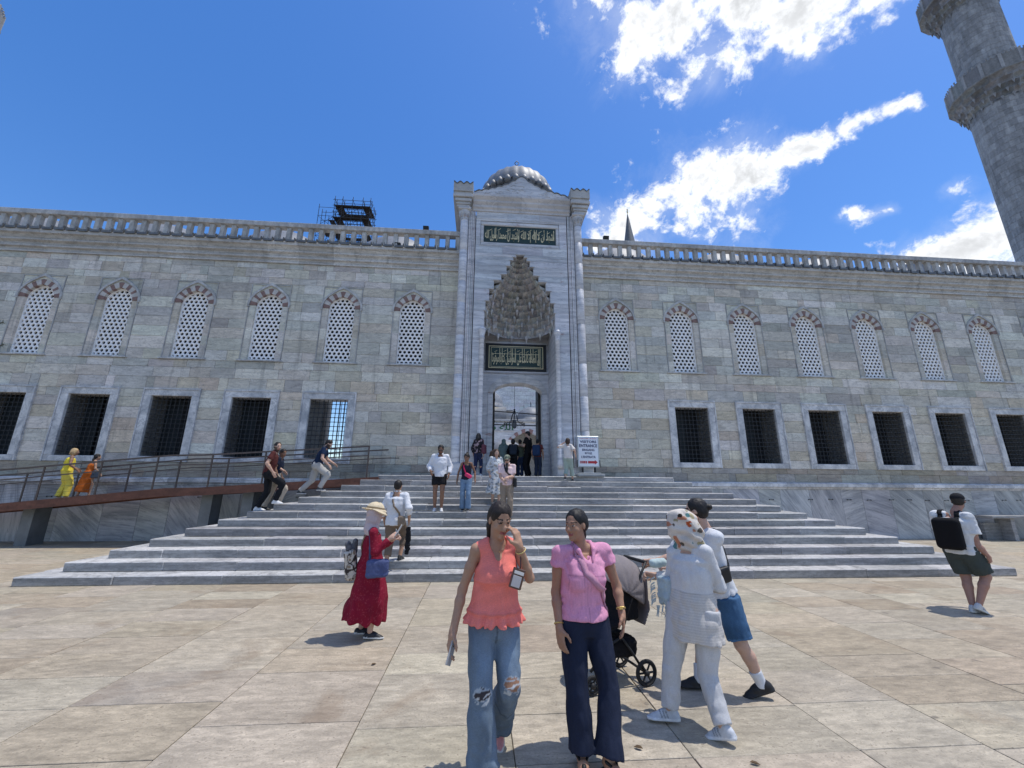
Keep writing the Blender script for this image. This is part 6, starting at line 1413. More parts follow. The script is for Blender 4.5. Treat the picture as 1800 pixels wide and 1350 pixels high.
# man with the hair bun
b=Body((2.3,4.02,0),1.72,-1.15,girth=1.04,
  head=DP(1223,898,3.98),hf=(-.80,.58,-.05),neck=DP(1239,928,3.98),shR=DP(1257,946,3.84),shL=(2.14,4.22,1.345),elR=(2.10,3.92,1.06),wrR=(1.86,4.06,1.02),elL=(2.0,4.30,1.06),wrL=(1.80,4.35,1.02),
  hipR=DP(1278,1056,3.92),hipL=(2.30,4.12,.80),knR=DP(1303,1134,3.86),anR=DP(1337,1199,3.86),knL=(2.15,4.15,.50),anL=DP(1229,1190,4.05),tdR=(-.90,.30,-.35),tdL=(-.97,.22,0),hdR=(-.9,.3,0),hdL=(-.9,.2,0),curlR=1.,curlL=1.)
P4=person('man with a black hair bun in white T-shirt and denim shorts, walking left',b,.0075,PALE,'bun',(.010,.008,.008),beard=(.05,.035,.03))
sd=Sdf(.02); L=np.linalg.norm(b.chest-b.pel); b.trunk(sd,.022,top=.985,bottom=.04,hem=.012)
for n in 'LR': sleeve(sd,b,n,.82,.026,.012,.03)
neckline(sd,b,'round',.062); sd.warp(folds(.008,(8,8,7),12)); t4=sd; grown('t_shirt',sd,.008,MT['cloth'],P4,plain((.60,.61,.63)))
P,Nn=surf_path(t4,[b.J['neck']+b.sx*.10,b.pel+b.spine*.80*L-b.bf*.12+b.sx*.13,b.pel+b.spine*.45*L+b.sx*.17-b.bf*.03],.006); cb=thing('shoulder_strap_bag','black shoulder strap and small bag across the back of the man in denim shorts','bag',tuple(P[0])); strap(P,Nn,.030,.005,'strap',cb,MT['leather'],(.012,.012,.012))
sd=Sdf(.02); sd.box(P[-1]+b.bf*.10+b.sx*.03,(.03,.09,.07),np.array([b.sx,b.bf,b.spine]),.02); grown('pouch',sd,.01,MT['leather'],cb,plain((.012,.012,.014)))
sd=Sdf(.02); legs(sd,b,.88,(.018,.03),hemr=.105,top=.22); sd.warp(folds(.006,(12,12,6),7))
def dshort(V):
    c=np.tile(A(.045,.105,.20),(len(V),1))*(1+.25*vnoise(V*8))[:,None]
    for n in 'LR': d=(V-(b.J['hip'+n]*.12+b.J['kn'+n]*.88))@unit(b.J['kn'+n]-b.J['hip'+n]); c[(d>-.022)&(np.linalg.norm(V-b.J['kn'+n],axis=1)<.2)]*=1.5
    return c
grown('denim_shorts',sd,.008,MT['denim'],P4,dshort)
for n in 'LR':
    shoe(b,n,P4,.008,(.014,.014,.016),(.016,.016,.017),None,False,1.04); an=b.J['an'+n]; kn=b.J['kn'+n]; sd=Sdf(.01); sd.loft([an-A(0,0,.04),an,an+unit(kn-an)*.10],b.hx,[.045,.045,.052],[.045,.045,.052]); grown('sock',sd,.008,MT['cloth'],P4,plain((.60,.61,.63)))
mb=MB(); 
for sg in (-1,1):
    mb.tube([b.hp(sg*.030+.024*math.cos(t),.098,.002+.019*math.sin(t)) for t in np.linspace(0,2*math.pi,14)],.002,4); mb.tube([b.hp(sg*.054,.096,.005),b.hp(sg*.078,.02,.008),b.hp(sg*.078,-.01,-.005)],.002,4)
obj('glasses',mb,MT['black'],P4)
# pushchair
pc=thing('pushchair','black pushchair with grey hood, spoked rear wheels and fabric basket','pushchair',(1.6,4.3,0))
def wheel(c,r,ax,name='wheel'):
    c=A(*c); ax=unit(ax); e1=unit(np.cross(ax,A(0,0,1))); e2=np.cross(ax,e1); mb=MB(); mb.tube([c+(e1*math.cos(t)+e2*math.sin(t))*(r-.014) for t in np.linspace(0,2*math.pi,29)],.014,8,cap=False); w=obj(name,mb,MT['tyre'],pc,True)
    mb=MB(); mb.tube([c+(e1*math.cos(t)+e2*math.sin(t))*(r-.032) for t in np.linspace(0,2*math.pi,29)],.007,6,cap=False); mb.tube([c-ax*.022,c+ax*.022],.024,10); obj('rim',mb,MT['black'],w,True)
    for i in range(6): t=math.pi*2*i/6; mb=MB(); mb.tube([c,c+(e1*math.cos(t)+e2*math.sin(t))*(r-.03)],.009,5); obj('spoke',mb,MT['black'],w)
MT['tyre']=mat('black_rubber',(.012,.012,.013),.75,((30,.15),))
PAX=unit(A(-.25,.97,0)); FWD=unit(A(-.97,-.25,0)); c1=A(1.575,4.13,.112); c2=c1+PAX*.43
wheel(c1,.112,PAX); wheel(c2,.112,PAX)
f1=c1+FWD*.56; f2=c2+FWD*.56
for q in (f1,f2): wheel((q[0],q[1],.08),.08,PAX,'front_wheel')
mb=MB(); mb.tube([c1,c2],.012,6); obj('axle',mb,MT['black'],pc)
for q,f in ((c1+PAX*.035,f1+PAX*.03),(c2-PAX*.035,f2-PAX*.03)):
    mb=MB(); mb.tube([q,q+FWD*.12+A(0,0,.17),q+FWD*.22+A(0,0,.30),q+FWD*.38+A(0,0,.24),f+A(0,0,.06)],.012,7); obj('chassis_tube',mb,MT['black'],pc,True)
    mb=MB(); mb.tube([q+FWD*.24+A(0,0,.28),q+FWD*.12+A(0,0,.55),q-FWD*.02+A(0,0,.80),q-FWD*.10+A(0,0,.93)],.012,7); obj('handle_tube',mb,MT['black'],pc,True)
mb=MB(); g1,g2=c1+PAX*.035-FWD*.10+A(0,0,.93),c2-PAX*.035-FWD*.10+A(0,0,.93); mb.tube([g1,g2],.017,8); obj('handlebar',mb,MT['leather'] if False else MT['tyre'],pc,True)
mid=(c1+c2)/2; ax3=np.array([PAX,FWD,A(0,0,1)])
sd=Sdf(.03); sd.box(mid+FWD*.22+A(0,0,.19),(.17,.20,.085),ax3,.05); sd.warp(folds(.01,(14,14,14),3)); grown('basket',sd,.011,MT['cloth'],pc,plain((.010,.010,.012)))
sd=Sdf(.03); sd.loft([mid+FWD*.40+A(0,0,.36),mid+FWD*.22+A(0,0,.40),mid+FWD*.08+A(0,0,.62),mid+A(0,0,.84)],PAX,[.16,.18,.19,.17],[.05,.06,.055,.04],.03); sd.box(mid+FWD*.10+A(0,0,.58),(.19,.10,.16),ax3,.04,.03); sd.warp(folds(.008,(12,12,12),6)); grown('seat',sd,.011,MT['cloth'],pc,plain((.011,.011,.013)))
sd=Sdf(.02); hc=mid+FWD*.15+A(0,0,.67)
sd.ell(hc,(.23,.32,.31),ax3); sd.ell(hc-A(0,0,.02)+FWD*.03,(.21,.30,.285),ax3,.01,'s'); sd.cut(-(A(0,0,1)*.75+FWD*-.45),hc-FWD*.02+A(0,0,-.0)); 
sd.warp(lambda P:-.007*np.abs(np.sin(np.arctan2((P-hc)@FWD,(P-hc)[:,2])*5.5)))
grown('hood',sd,.009,MT['cloth'],pc,plain((.23,.205,.205),.08,10))
sd=Sdf(.02); sd.loft([hc-FWD*.24+A(0,0,.12),hc-FWD*.25-A(0,0,.16),hc-FWD*.20-A(0,0,.30)],PAX,[.20,.20,.18],[.012,.012,.012]); grown('rear_panel',sd,.009,MT['cloth'],pc,plain((.21,.19,.19)))
# ---------------------------------------------------------------- people further off
def top_tee(b,P,h,col,ease=.02,bottom=.0,frac=.55,name='t_shirt',collar=None,seed=1,flare=.012):
    sd=Sdf(.02); b.trunk(sd,ease,top=.985,bottom=bottom,hem=.008)
    for n in 'LR': sleeve(sd,b,n,frac,ease*.45+.008,flare if frac<=1 else .004)
    neckline(sd,b,'round',.060); sd.warp(folds(.009,(8,8,7),seed)); grown(name,sd,h,MT['cloth'],P,col if callable(col) else plain(col))
    if collar is not None:
        q=Sdf(.012); N=b.J['neck']
        for sg in (-1,1): q.chain([N-b.bf*.05+b.spine*.02,N+b.sx*sg*.062+b.spine*.018,N+b.sx*sg*.045+b.bf*.075-b.spine*.02],[.016,.017,.014],.012)
        grown('collar',q,h,MT['cloth'],P,plain(collar))
    return sd
def trou(b,P,h,col,frac=2,ease=(.012,.016),hemr=None,name='trousers',kneer=None,mt='cloth',seed=2):
    sd=Sdf(.02); legs(sd,b,frac,ease,hemr=hemr,top=.24,kneer=kneer); sd.warp(folds(.007,(10,10,6),seed)); grown(name,sd,h,MT[mt],P,col if callable(col) else plain(col)); return sd
def shoes(b,P,h,up,sole,stripe=None,low=False,L=1.):
    for n in 'LR': shoe(b,n,P,h,up,sole,stripe,low,L)
def bag(name,label,cat,c,hs,axes,col,h,rd=.03,mt='leather',group=None,seed=3,fold=.006):
    t=thing(name,label,cat,tuple(c),group); sd=Sdf(.02); sd.box(c,hs,axes,rd); sd.warp(folds(fold,(14,14,14),seed)); grown('pouch',sd,h,MT[mt],t,col if callable(col) else plain(col,.12,12)); return t
def wear_strap(t,b,sd,side,w,col,front=True,low=.35,mt='leather'):
    """strap from one shoulder across to the other hip; side = +1 over the right shoulder"""
    L=np.linalg.norm(b.chest-b.pel); f=b.bf*(1 if front else -1); N=b.J['neck']
    P,Nn=surf_path(sd,[N+b.sx*side*.09+b.spine*.01,b.pel+b.spine*.72*L+b.sx*side*.03+f*.14,b.pel+b.spine*low*L-b.sx*side*.16+f*.04],.007); strap(P,Nn,w,.006,'strap',t,MT[mt],col); return P[-1]
def on_step(k,x,dy=0.): return (x,D1+(k-.5)*TR+dy,k*RI)
MH,FH=.0095,.0135
# woman in the maroon dress
b=Body((-1.31,5.53,0),1.55,1.25,female=True,girth=1.05,stride=(.10,-.02),head=DP(660,905,5.5),hf=(.80,.55,-.22),neck=DP(653,930,5.5),shL=(-1.36,5.66,1.20),shR=(-1.27,5.36,1.20),elR=(-1.22,5.32,.98),wrR=(-1.06,5.36,1.14),elL=(-1.28,5.72,.97),wrL=(-1.07,5.56,1.10),hdR=(.7,.2,.55),hdL=(.75,-.1,.5),curlR=.9,curlL=.8,anR=(-1.24,5.47,.09),anL=(-1.38,5.60,.10),knR=(-1.2,5.46,.42),knL=(-1.28,5.6,.42),tdR=(1,.05,-.05),tdL=(.98,.2,-.1))
P5=person('woman in a long maroon dress and straw sun hat looking at her phone',b,MH,PALE)
sd=Sdf(.02); L=np.linalg.norm(b.chest-b.pel); c0=b.pel; sd.loft([A(-1.34,5.54,.20),A(-1.30,5.53,.42),c0-b.spine*.05,c0+b.spine*.3*L,c0+b.spine*.62*L,c0+b.spine*.86*L,c0+b.spine*.985*L],[b.hx]*5+[b.sx]*2,[.215,.205,.190,.152,.160,.158,.12],[.25,.225,.175,.130,.13,.11,.075],.03)
sd.ell(A(-1.50,5.58,.32),(.10,.12,.13),None,.06)
for n in 'LR': sleeve(sd,b,n,1.90,.022,-.006)
sd.warp(lambda P:-.014*np.clip((.62-P[:,2])/.4,0,1)*np.sin(np.arctan2(P[:,1]-5.54,P[:,0]+1.36)*9+2*vnoise(P*4))); sd.warp(folds(.009,(7,7,4),3))
def dress(V):
    c=np.tile(A(.20,.008,.026),(len(V),1)); n=vnoise(V*105); c[n>.52]=(.29,.04,.06); return c*(1+.12*vnoise(V*9))[:,None]
sdd=sd; grown('dress',sd,.008,MT['cloth'],P5,dress); shoes(b,P5,MH,(.012,.013,.018),(.62,.62,.60),None,True)
scarf(b,P5,.009,plain((.52,.42,.42)))
sd=Sdf(.015); p,z,M=b.hp,b.hs,b.hM; sd.ell(p(0,-.01,.085),(.100*z,.115*z,.075*z),M); sd.loft([p(0,-.005,.035),p(0,0,.060),p(0,0,.085)],b.hr,[.165*z,.125*z,.100*z],[.185*z,.145*z,.115*z],.02); sd.ell(p(0,0,.02),(.092*z,.108*z,.06*z),M,.012,'s'); sd.warp(lambda P:.010*np.sin(np.arctan2((P-b.J['head'])@b.hr,(P-b.J['head'])@b.hf)*3+1))
def hatc(V): q=(V-b.J['head'])@b.hM.T/z; c=np.tile(A(.60,.50,.34),(len(V),1))*(1+.10*np.sin(q[:,2]*900))[:,None]; c[(np.abs(q[:,2]-.088)<.012)]=(.22,.16,.09); return c
grown('sun_hat',sd,.008,MT['cloth'],P5,hatc)
c=A(-1.185,5.34,.80); bg_=bag('shoulder_bag','slate blue fabric shoulder bag at the hip of the woman in the maroon dress','bag',c,(.135,.055,.11),np.array([unit(A(.95,.3,0)),unit(A(-.3,.95,0)),A(0,0,1)]),(.075,.095,.20),.009,.05,'cloth'); P,Nn=surf_path(sdd,[c+A(-.1,.0,.10),b.pel+b.spine*.5*L+b.sx*.12-b.bf*.02,b.J['shR']+A(-.02,.02,.03)],.008); strap(P,Nn,.03,.006,'strap',bg_,MT['cloth'],(.07,.09,.19))
def leop(V): n=vnoise(V*26); m=vnoise(V*26+9); c=np.tile(A(.50,.46,.40),(len(V),1)); c[np.abs(n)<.16]=(.05,.04,.035); c[(n>.45)]=(.25,.19,.13); return c
c=A(-1.545,5.50,.82); lb=bag('leopard_tote','leopard print tote bag hanging behind the woman in the maroon dress','bag',c,(.075,.10,.18),np.array([unit(A(1,.2,.15)),unit(A(-.2,1,0)),unit(A(-.15,0,1))]),leop,.009,.05,'cloth')
P,Nn=surf_path(sdd,[c+A(.03,-.06,.17),b.J['shR']+A(-.06,.06,.02),b.J['shR']+A(.05,.03,-.02)],.008); strap(P,Nn,.025,.006,'strap',lb,MT['cloth'],(.25,.18,.12))
sd=Sdf(.015); sd.cap(c+A(-.02,-.02,.15),c+A(-.05,-.03,.24),.045,.035); sd.cap(c+A(.02,.02,.15),c+A(.03,.0,.27),.04,.032); grown('contents',sd,.01,MT['cloth'],lb,plain((.10,.10,.11),.7,30))
d=unit(A(.45,.2,.85)); s1=unit(np.cross(d,A(.9,0,-.4))); slab_thing('phone','pale phone in the raised hand of the woman in the maroon dress','phone',b.J['wrR']+A(.085,.02,.085),(s1,np.cross(s1,d),d),None,[('case',(0,0,0),(.036,.005,.075),MT['gloss'],(.5,.48,.46))])
# man with the black backpack on the right
b=Body((7.52,6.12,0),1.66,1.12,lean=-.16,girth=1.14,head=DP(1684,881,6.08),hf=(.80,.58,-.10),neck=DP(1678,897,6.08),shR=DP(1700,909,5.95),shL=(7.36,6.28,1.36),elR=DP(1717,958,5.93),wrR=DP(1737,978,5.87),elL=(7.52,6.40,1.02),wrL=(7.72,6.36,.88),hipR=DP(1704,974,6.04),hipL=(7.46,6.20,.84),knR=DP(1733,1013,5.98),anR=DP(1719,1055,5.98)*A(1,1,0)+A(0,0,.125),knL=DP(1698,1014,6.16),anL=DP(1709,1062,6.06)*A(1,1,0)+A(0,0,.086),tdR=(.88,.1,-.38),tdL=(.97,.2,-.04),hdR=(.35,.1,-.9),curlR=1.1,curlL=.8)
P6=person('bearded man in black cap with a black backpack walking off on the right',b,MH,(.36,.20,.15),'short',(.02,.015,.012),beard=(.035,.022,.015))
t6=top_tee(b,P6,MH,(.62,.63,.64),.044,-.02,.62,seed=4,flare=.02); trou(b,P6,MH,(.055,.066,.06),.90,(.034,.045),.115,'shorts')
shoes(b,P6,.008,(.50,.50,.50),(.62,.61,.57),(.02,.02,.025))
sd=Sdf(.012); p,z,M=b.hp,b.hs,b.hM; sd.ell(p(0,-.012,.050),(.086*z,.106*z,.080*z),M); sd.ell(p(0,.11,.045),(.062*z,.062*z,.010*z),np.array([b.hr,unit(b.hf-b.hu*.25),unit(b.hu+b.hf*.25)]),.01); sd.cut(-b.hu,p(0,0,.028)+b.hu*.0); grown('cap',sd,.008,MT['cloth'],P6,plain((.014,.015,.018)))
L=np.linalg.norm(b.chest-b.pel); bk=b.pel+b.spine*.56*L-b.bf*.215; bp=thing('backpack','boxy black backpack on the man in the black cap','backpack',tuple(bk)); sd=Sdf(.03); sd.box(bk,(.165,.085,.235),np.array([b.sx,b.bf,b.spine]),.07); sd.warp(lambda P:.006*np.exp(-((np.abs((P-bk)@b.bf+.03))/.004)**2)); grown('pack',sd,.009,MT['cloth'],bp,plain((.008,.008,.010)))
for sg in (-1,1):
    P,Nn=surf_path(t6,[bk+b.spine*.16+b.sx*sg*.09+b.bf*.09,b.chest+b.sx*sg*.10+b.spine*.05,b.chest+b.sx*sg*.115+b.bf*.12-b.spine*.10,b.pel+b.spine*.36*L+b.sx*sg*.17-b.bf*.03],.010,n=30); strap(P,Nn,.055,.012,'strap',bp,MT['cloth'],(.010,.010,.012))
mb=MB()
for sg in (-1,1): mb.tube([b.hp(sg*.030+.022*math.cos(t),.097,.002+.017*math.sin(t)) for t in np.linspace(0,2*math.pi,12)],.003,4); mb.tube([b.hp(sg*.054,.094,.005),b.hp(sg*.078,-.01,.0)],.003,4)
obj('glasses',mb,MT['black'],P6)
# man in a white shirt going up, back turned
b=Body((-1.66,8.72,.162),1.73,.12,female=False,stride=(-.12,.20),lift=(0,.15),swing=.03,wR=(.10,.02,-.46)); P7=person('man in a loose white shirt with a tan crossbody bag, climbing with his back turned',b,FH,TAN,'short')
t7=top_tee(b,P7,FH,(.62,.63,.65),.032,-.16,1.55,'shirt',(.66,.67,.69),5); trou(b,P7,FH,(.155,.115,.085),1.55,(.014,.022),.075); shoes(b,P7,FH,(.02,.02,.02),(.05,.05,.05))
c=b.pel+b.sx*.17-b.bf*.15+b.spine*.02; tb=bag('crossbody_bag','tan crossbody bag on the back of the man in the loose white shirt','bag',c,(.075,.04,.10),np.array([b.sx,b.bf,b.spine]),(.20,.15,.105),FH); P,Nn=surf_path(t7,[b.J['neck']-b.sx*.08,b.pel+b.spine*.6*np.linalg.norm(b.chest-b.pel)-b.bf*.14,c+b.spine*.08],.010); strap(P,Nn,.035,.008,'strap',tb,MT['leather'],(.17,.125,.085))
c=b.J['wrR']+A(.0,-.02,-.40); bag('black_jacket','black folded jacket hanging from the hand of the man in the loose white shirt','jacket',c,(.06,.04,.28),np.eye(3),(.012,.012,.014),FH,.04,'cloth',None,4,.02)
# man in white shirt and black shorts coming down
b=Body(on_step(7,-1.05,.02),1.72,math.pi-.05,stride=(.02,-.03),wR=(.05,.14,-.40),wL=(-.07,.10,-.47),look=(-.05,-.35)); P8=person('man in a white shirt, black shorts and sunglasses coming down the steps',b,FH,BROWN,'crop',(.01,.009,.008),beard=(.10,.06,.045))
t8=top_tee(b,P8,FH,(.64,.65,.68),.036,-.10,1.85,'shirt',(.68,.69,.72),6); trou(b,P8,FH,(.012,.012,.014),.62,(.02,.03),.10,'shorts'); shoes(b,P8,FH*.9,(.62,.62,.62),(.66,.66,.66))
def shades(b,P):
    mb=MB()
    for sg in (-1,1): q=MB(); mb.add([b.hp(sg*.030+dx,.103,dz) for dx,dz in ((-.024,.012),(.024,.012),(.020,-.014),(-.018,-.014))],[(0,1,2,3)]); mb.tube([b.hp(sg*.05,.100,.008),b.hp(sg*.078,-.005,.005)],.004,4)
    mb.tube([b.hp(-.012,.105,.006),b.hp(.012,.105,.006)],.003,4); obj('sunglasses',mb,MT['black'],P,fix=False)
shades(b,P8)
# girl with the pink belt bag
b=Body(on_step(7,-.34,.02),1.50,math.pi+.1,female=True,girth=.92,stride=(.06,-.04),look=(.25,-.45),wL=(-.12,.03,-.43),wR=(.12,.0,-.43)); P9=person('girl in a navy vest top and jeans with a hot pink belt bag slung across',b,FH,BROWN,'topbun')
sd=Sdf(.02); b.trunk(sd,.012,top=.90,bottom=.0)
L=np.linalg.norm(b.chest-b.pel)
for sg in (-1,1): sd.chain([b.chest+b.sx*sg*.085-b.spine*.06+b.bf*.08,b.chest+b.sx*sg*.075+b.spine*.035,b.chest+b.sx*sg*.085-b.spine*.06-b.bf*.07],[.018]*3,.01)
grown('vest_top',sd,FH,MT['cloth'],P9,plain((.014,.016,.030))); trou(b,P9,FH,(.15,.23,.34),2,(.008,.02),.085,'jeans',.068,'denim'); shoes(b,P9,FH*.9,(.02,.02,.025),(.5,.5,.5))
c=b.pel+b.spine*.25*L+b.bf*.15-b.sx*.07; fb=bag('belt_bag','hot pink belt bag across the front of the girl in the navy vest','bag',c,(.10,.035,.055),np.array([unit(b.sx*.85+b.spine*.5),b.bf,unit(b.spine*.85-b.sx*.5)]),(.62,.03,.12),FH,.03); P,Nn=surf_path(sd,[c+b.sx*.05,b.pel+b.spine*.7*L+b.sx*.06+b.bf*.12,b.chest+b.sx*.10+b.spine*.05],.008); strap(P,Nn,.03,.006,'strap',fb,MT['cloth'],(.62,.03,.12))
# couple
b=Body(on_step(8,.46,.0),1.50,math.pi-.35,female=True,stride=(.05,-.05),look=(.2,-.2),wL=(.02,.18,-.30),wR=(.06,.02,-.44)); P10=person('smiling woman with long windblown hair in a pale flowered dress',b,FH,PALE,'long',(.055,.032,.02))
sd=Sdf(.02); L=np.linalg.norm(b.chest-b.pel); c0=b.pel; sd.loft([c0-A(.03,0,.52),c0-A(0,0,.25),c0,c0+b.spine*.3*L,c0+b.spine*.62*L,c0+b.spine*.86*L,c0+b.spine*.985*L],[b.hx]*5+[b.sx]*2,[.25,.215,.185,.150,.165,.16,.12],[.22,.19,.15,.12,.13,.11,.075],.03)
for n in 'LR': sleeve(sd,b,n,1.6,.03,.01)
sd.warp(lambda P:-.016*np.clip((c0[2]-P[:,2])/.4,0,1)*np.sin(np.arctan2(P[:,1]-c0[1],P[:,0]-c0[0])*9)); neckline(sd,b,'v',.06,.09)
def pf(V): n=vnoise(V*24); m=vnoise(V*24+31); c=np.tile(A(.55,.57,.58),(len(V),1)); c[n>.3]=(.20,.24,.27); c[m>.42]=(.38,.34,.28); return c
grown('dress',sd,FH,MT['cloth'],P10,pf); shoes(b,P10,FH,(.4,.33,.26),(.4,.33,.26),None,True)
q=Sdf(.02); p=b.hp; q.chain([p(.05,-.06,.05),p(.13,-.10,-.02),p(.20,-.10,-.12)],[.05,.05,.015],.03); q.chain([p(.05,-.05,0),p(.11,-.05,-.12),p(.16,-.02,-.22)],[.05,.045,.012],.03); grown('loose_hair',q,FH*.8,MT['hair'],P10,plain((.06,.034,.02),.25,30))
b=Body(on_step(6,.72,.02),1.60,math.pi+.1,girth=1.06,look=(.15,-.4),wR=(-.10,.26,-.36),wL=(.14,.24,-.28),stride=(.04,-.04)); P11=person('man in a pale pink shirt and patterned cap with a dark strap at his neck',b,FH,PALE,'crop',(.05,.04,.03))
t11=top_tee(b,P11,FH,(.66,.50,.50),.026,-.06,.75,'shirt',(.66,.50,.50),7); trou(b,P11,FH,(.26,.205,.155),2,(.012,.018),.070); shoes(b,P11,FH,(.05,.04,.035),(.08,.07,.06)); shades(b,P11)
sd=Sdf(.012); p,z,M=b.hp,b.hs,b.hM; sd.ell(p(0,-.012,.052),(.088*z,.108*z,.080*z),M); sd.ell(p(0,.10,.046),(.062*z,.058*z,.012*z),M,.01); sd.cut(-b.hu,p(0,0,.030)); grown('cap',sd,.011,MT['cloth'],P11,lambda V:np.where((vnoise(V*40)>0)[:,None],A(.22,.24,.18),A(.10,.12,.09)))
c=b.pel-b.sx*.21+b.bf*.06+b.spine*.05; kb=bag('shoulder_bag','black shoulder bag at the side of the man in the pale pink shirt','bag',c,(.05,.085,.12),np.array([b.sx,b.bf,b.spine]),(.010,.010,.012),FH,.03); wear_strap(kb,b,t11,1,.035,(.012,.012,.014))
sd=Sdf(.02); N=b.J['neck']; sd.chain([N+b.bf*.09,N+b.bf*.15-b.spine*.12,N+b.bf*.17-b.spine*.20],[.028,.032,.028],.02); grown('scarf',sd,FH,MT['cloth'],P11,plain((.02,.02,.024)))
# three men crossing the left end of the steps
b=Body((-5.42,11.12,1.134),1.76,1.25,stride=(-.14,.26),lift=(0,.17),look=(1.0,-.05),lean=.14,wR=(.06,.06,-.47),wL=(.0,.25,-.42))
P12=person('man in a maroon polo shirt and black trousers stepping up, looking back',b,FH,PALE,'short',(.012,.010,.009),beard=(.10,.065,.045)); top_tee(b,P12,FH,(.085,.024,.022),.020,-.08,.62,'polo_shirt',(.075,.02,.02),8); trou(b,P12,FH,(.010,.011,.014),2,(.010,.014),.062); shoes(b,P12,FH*.9,(.62,.62,.62),(.66,.66,.66))
b=Body((-5.38,11.46,1.134),1.60,1.35,stride=(-.20,.15),lift=(0,.10),look=(.7,-.25),lean=.1); P13=person('young man in navy half hidden behind the man in the maroon polo',b,FH,BROWN,'short'); top_tee(b,P13,FH,(.012,.017,.035),.02,-.05,.6,seed=9); trou(b,P13,FH,(.42,.36,.29),2,(.012,.018),.07); shoes(b,P13,FH,(.015,.015,.017),(.02,.02,.02))
b=Body((-4.60,12.05,1.458),1.67,1.38,lean=.36,stride=(-.36,.16),lift=(.07,.165),look=(.15,-.55),wR=(.05,.18,-.44),wL=(-.05,.26,-.38)); P14=person('bearded man in a navy polo and light grey trousers striding up, head bowed',b,FH,PALE,'short',beard=(.06,.04,.03)); top_tee(b,P14,FH,(.010,.022,.055),.020,-.04,.62,'polo_shirt',(.010,.020,.05),10); trou(b,P14,FH,(.40,.39,.37),2,(.014,.018),.066); shoes(b,P14,FH*.9,(.05,.055,.06),(.55,.55,.55))
# group at the doorway
def dweller(label,x,Y,h,face,skin,hk,hc,**k): b=Body((x,Y,ZL),h,face,**k); return b,person(label,b,FH,skin,hk,hc)
b,P=dweller('woman with long black hair in dark floral top carrying a burgundy bag beside the doorway',-.06,13.72,1.42,.35,TAN,'long',(.008,.008,.009),female=True,stride=(-.10,.12)); t=top_tee(b,P,FH,lambda V:np.where((vnoise(V*22)>.35)[:,None],A(.30,.22,.24),A(.018,.017,.022)),.02,-.05,1.8,'top'); trou(b,P,FH,(.014,.022,.060),2,(.006,.012),.05); shoes(b,P,FH,(.5,.5,.5),(.5,.5,.5))
c=b.pel+b.sx*.22+b.spine*.12-b.bf*.03; bb=bag('shoulder_bag','burgundy slouchy shoulder bag of the black haired woman by the doorway','bag',c,(.06,.13,.16),np.array([b.sx,b.bf,b.spine]),(.085,.018,.035),FH,.05); P_,Nn=surf_path(t,[c+b.spine*.14,b.J['shR']+b.spine*.05],.01); strap(P_,Nn,.03,.008,'strap',bb,MT['leather'],(.08,.018,.03))
b,P=dweller('person in a sage green hooded robe in the doorway, back turned',.90,15.42,1.43,-.1,PALE,None,None,female=True); scarf(b,P,FH,plain((.13,.18,.165)),True,'hood'); sd=Sdf(.03); L=np.linalg.norm(b.chest-b.pel); sd.loft([b.pel-A(0,0,.62),b.pel-A(0,0,.2),b.pel+b.spine*.5*L,b.pel+b.spine*.9*L,b.pel+b.spine*.99*L],b.hx,[.24,.22,.20,.19,.13],[.18,.16,.15,.12,.08],.03); [sleeve(sd,b,n,1.7,.03,.02) for n in 'LR']; sd.warp(folds(.012,(6,6,3),2)); grown('robe',sd,FH,MT['cloth'],P,plain((.14,.19,.175)))
b,P=dweller('woman in black with a dark blue backpack in the doorway, back turned',1.235,15.2,1.42,.05,PALE,'bob',(.008,.008,.009),female=True); top_tee(b,P,FH,(.012,.013,.016),.025,-.2,1.8,'top'); trou(b,P,FH,(.010,.010,.012),2,(.014,.03),.10); L=np.linalg.norm(b.chest-b.pel); bag('backpack','dark slate backpack on the woman in black in the doorway','backpack',b.pel+b.spine*.58*L-b.bf*.19,(.14,.075,.19),np.array([b.sx,b.bf,b.spine]),(.020,.028,.042),FH,.05,'cloth'); shoes(b,P,FH,(.4,.4,.4),(.5,.5,.5))
b,P=dweller('dark haired boy in an olive T-shirt in the doorway, back turned',1.52,15.42,1.42,.3,TAN,'short',(.008,.008,.009)); top_tee(b,P,FH,(.085,.10,.07),.022,-.05,.6); trou(b,P,FH,(.03,.045,.09),2,(.012,.02),.07); shoes(b,P,FH,(.03,.03,.03),(.3,.3,.3))
b,P=dweller('tall man all in black standing in the doorway, turned to the left',1.81,15.2,1.72,-1.0,PALE,'short',(.010,.008,.008),look=(-.2,-.05),wL=(.10,.30,-.22),wR=(-.06,.30,-.24)); top_tee(b,P,FH,(.008,.008,.009),.028,-.12,.72); trou(b,P,FH,(.008,.008,.010),2,(.016,.024),.085); shoes(b,P,FH,(.02,.02,.02),(.03,.03,.03))
b,P=dweller('youth in a rust red top with a navy backpack by the right door jamb',2.10,14.75,1.36,.4,TAN,'short',(.008,.008,.009)); top_tee(b,P,FH,(.13,.035,.03),.02,-.02,.6); trou(b,P,FH,(.025,.035,.06),2,(.010,.018),.065); shoes(b,P,FH,(.03,.03,.03),(.4,.4,.4)); L=np.linalg.norm(b.chest-b.pel); bag('backpack','navy blue backpack on the youth in rust red by the door jamb','backpack',b.pel+b.spine*.56*L-b.bf*.19,(.145,.085,.20),np.array([b.sx,b.bf,b.spine]),(.016,.035,.085),FH,.06,'cloth')
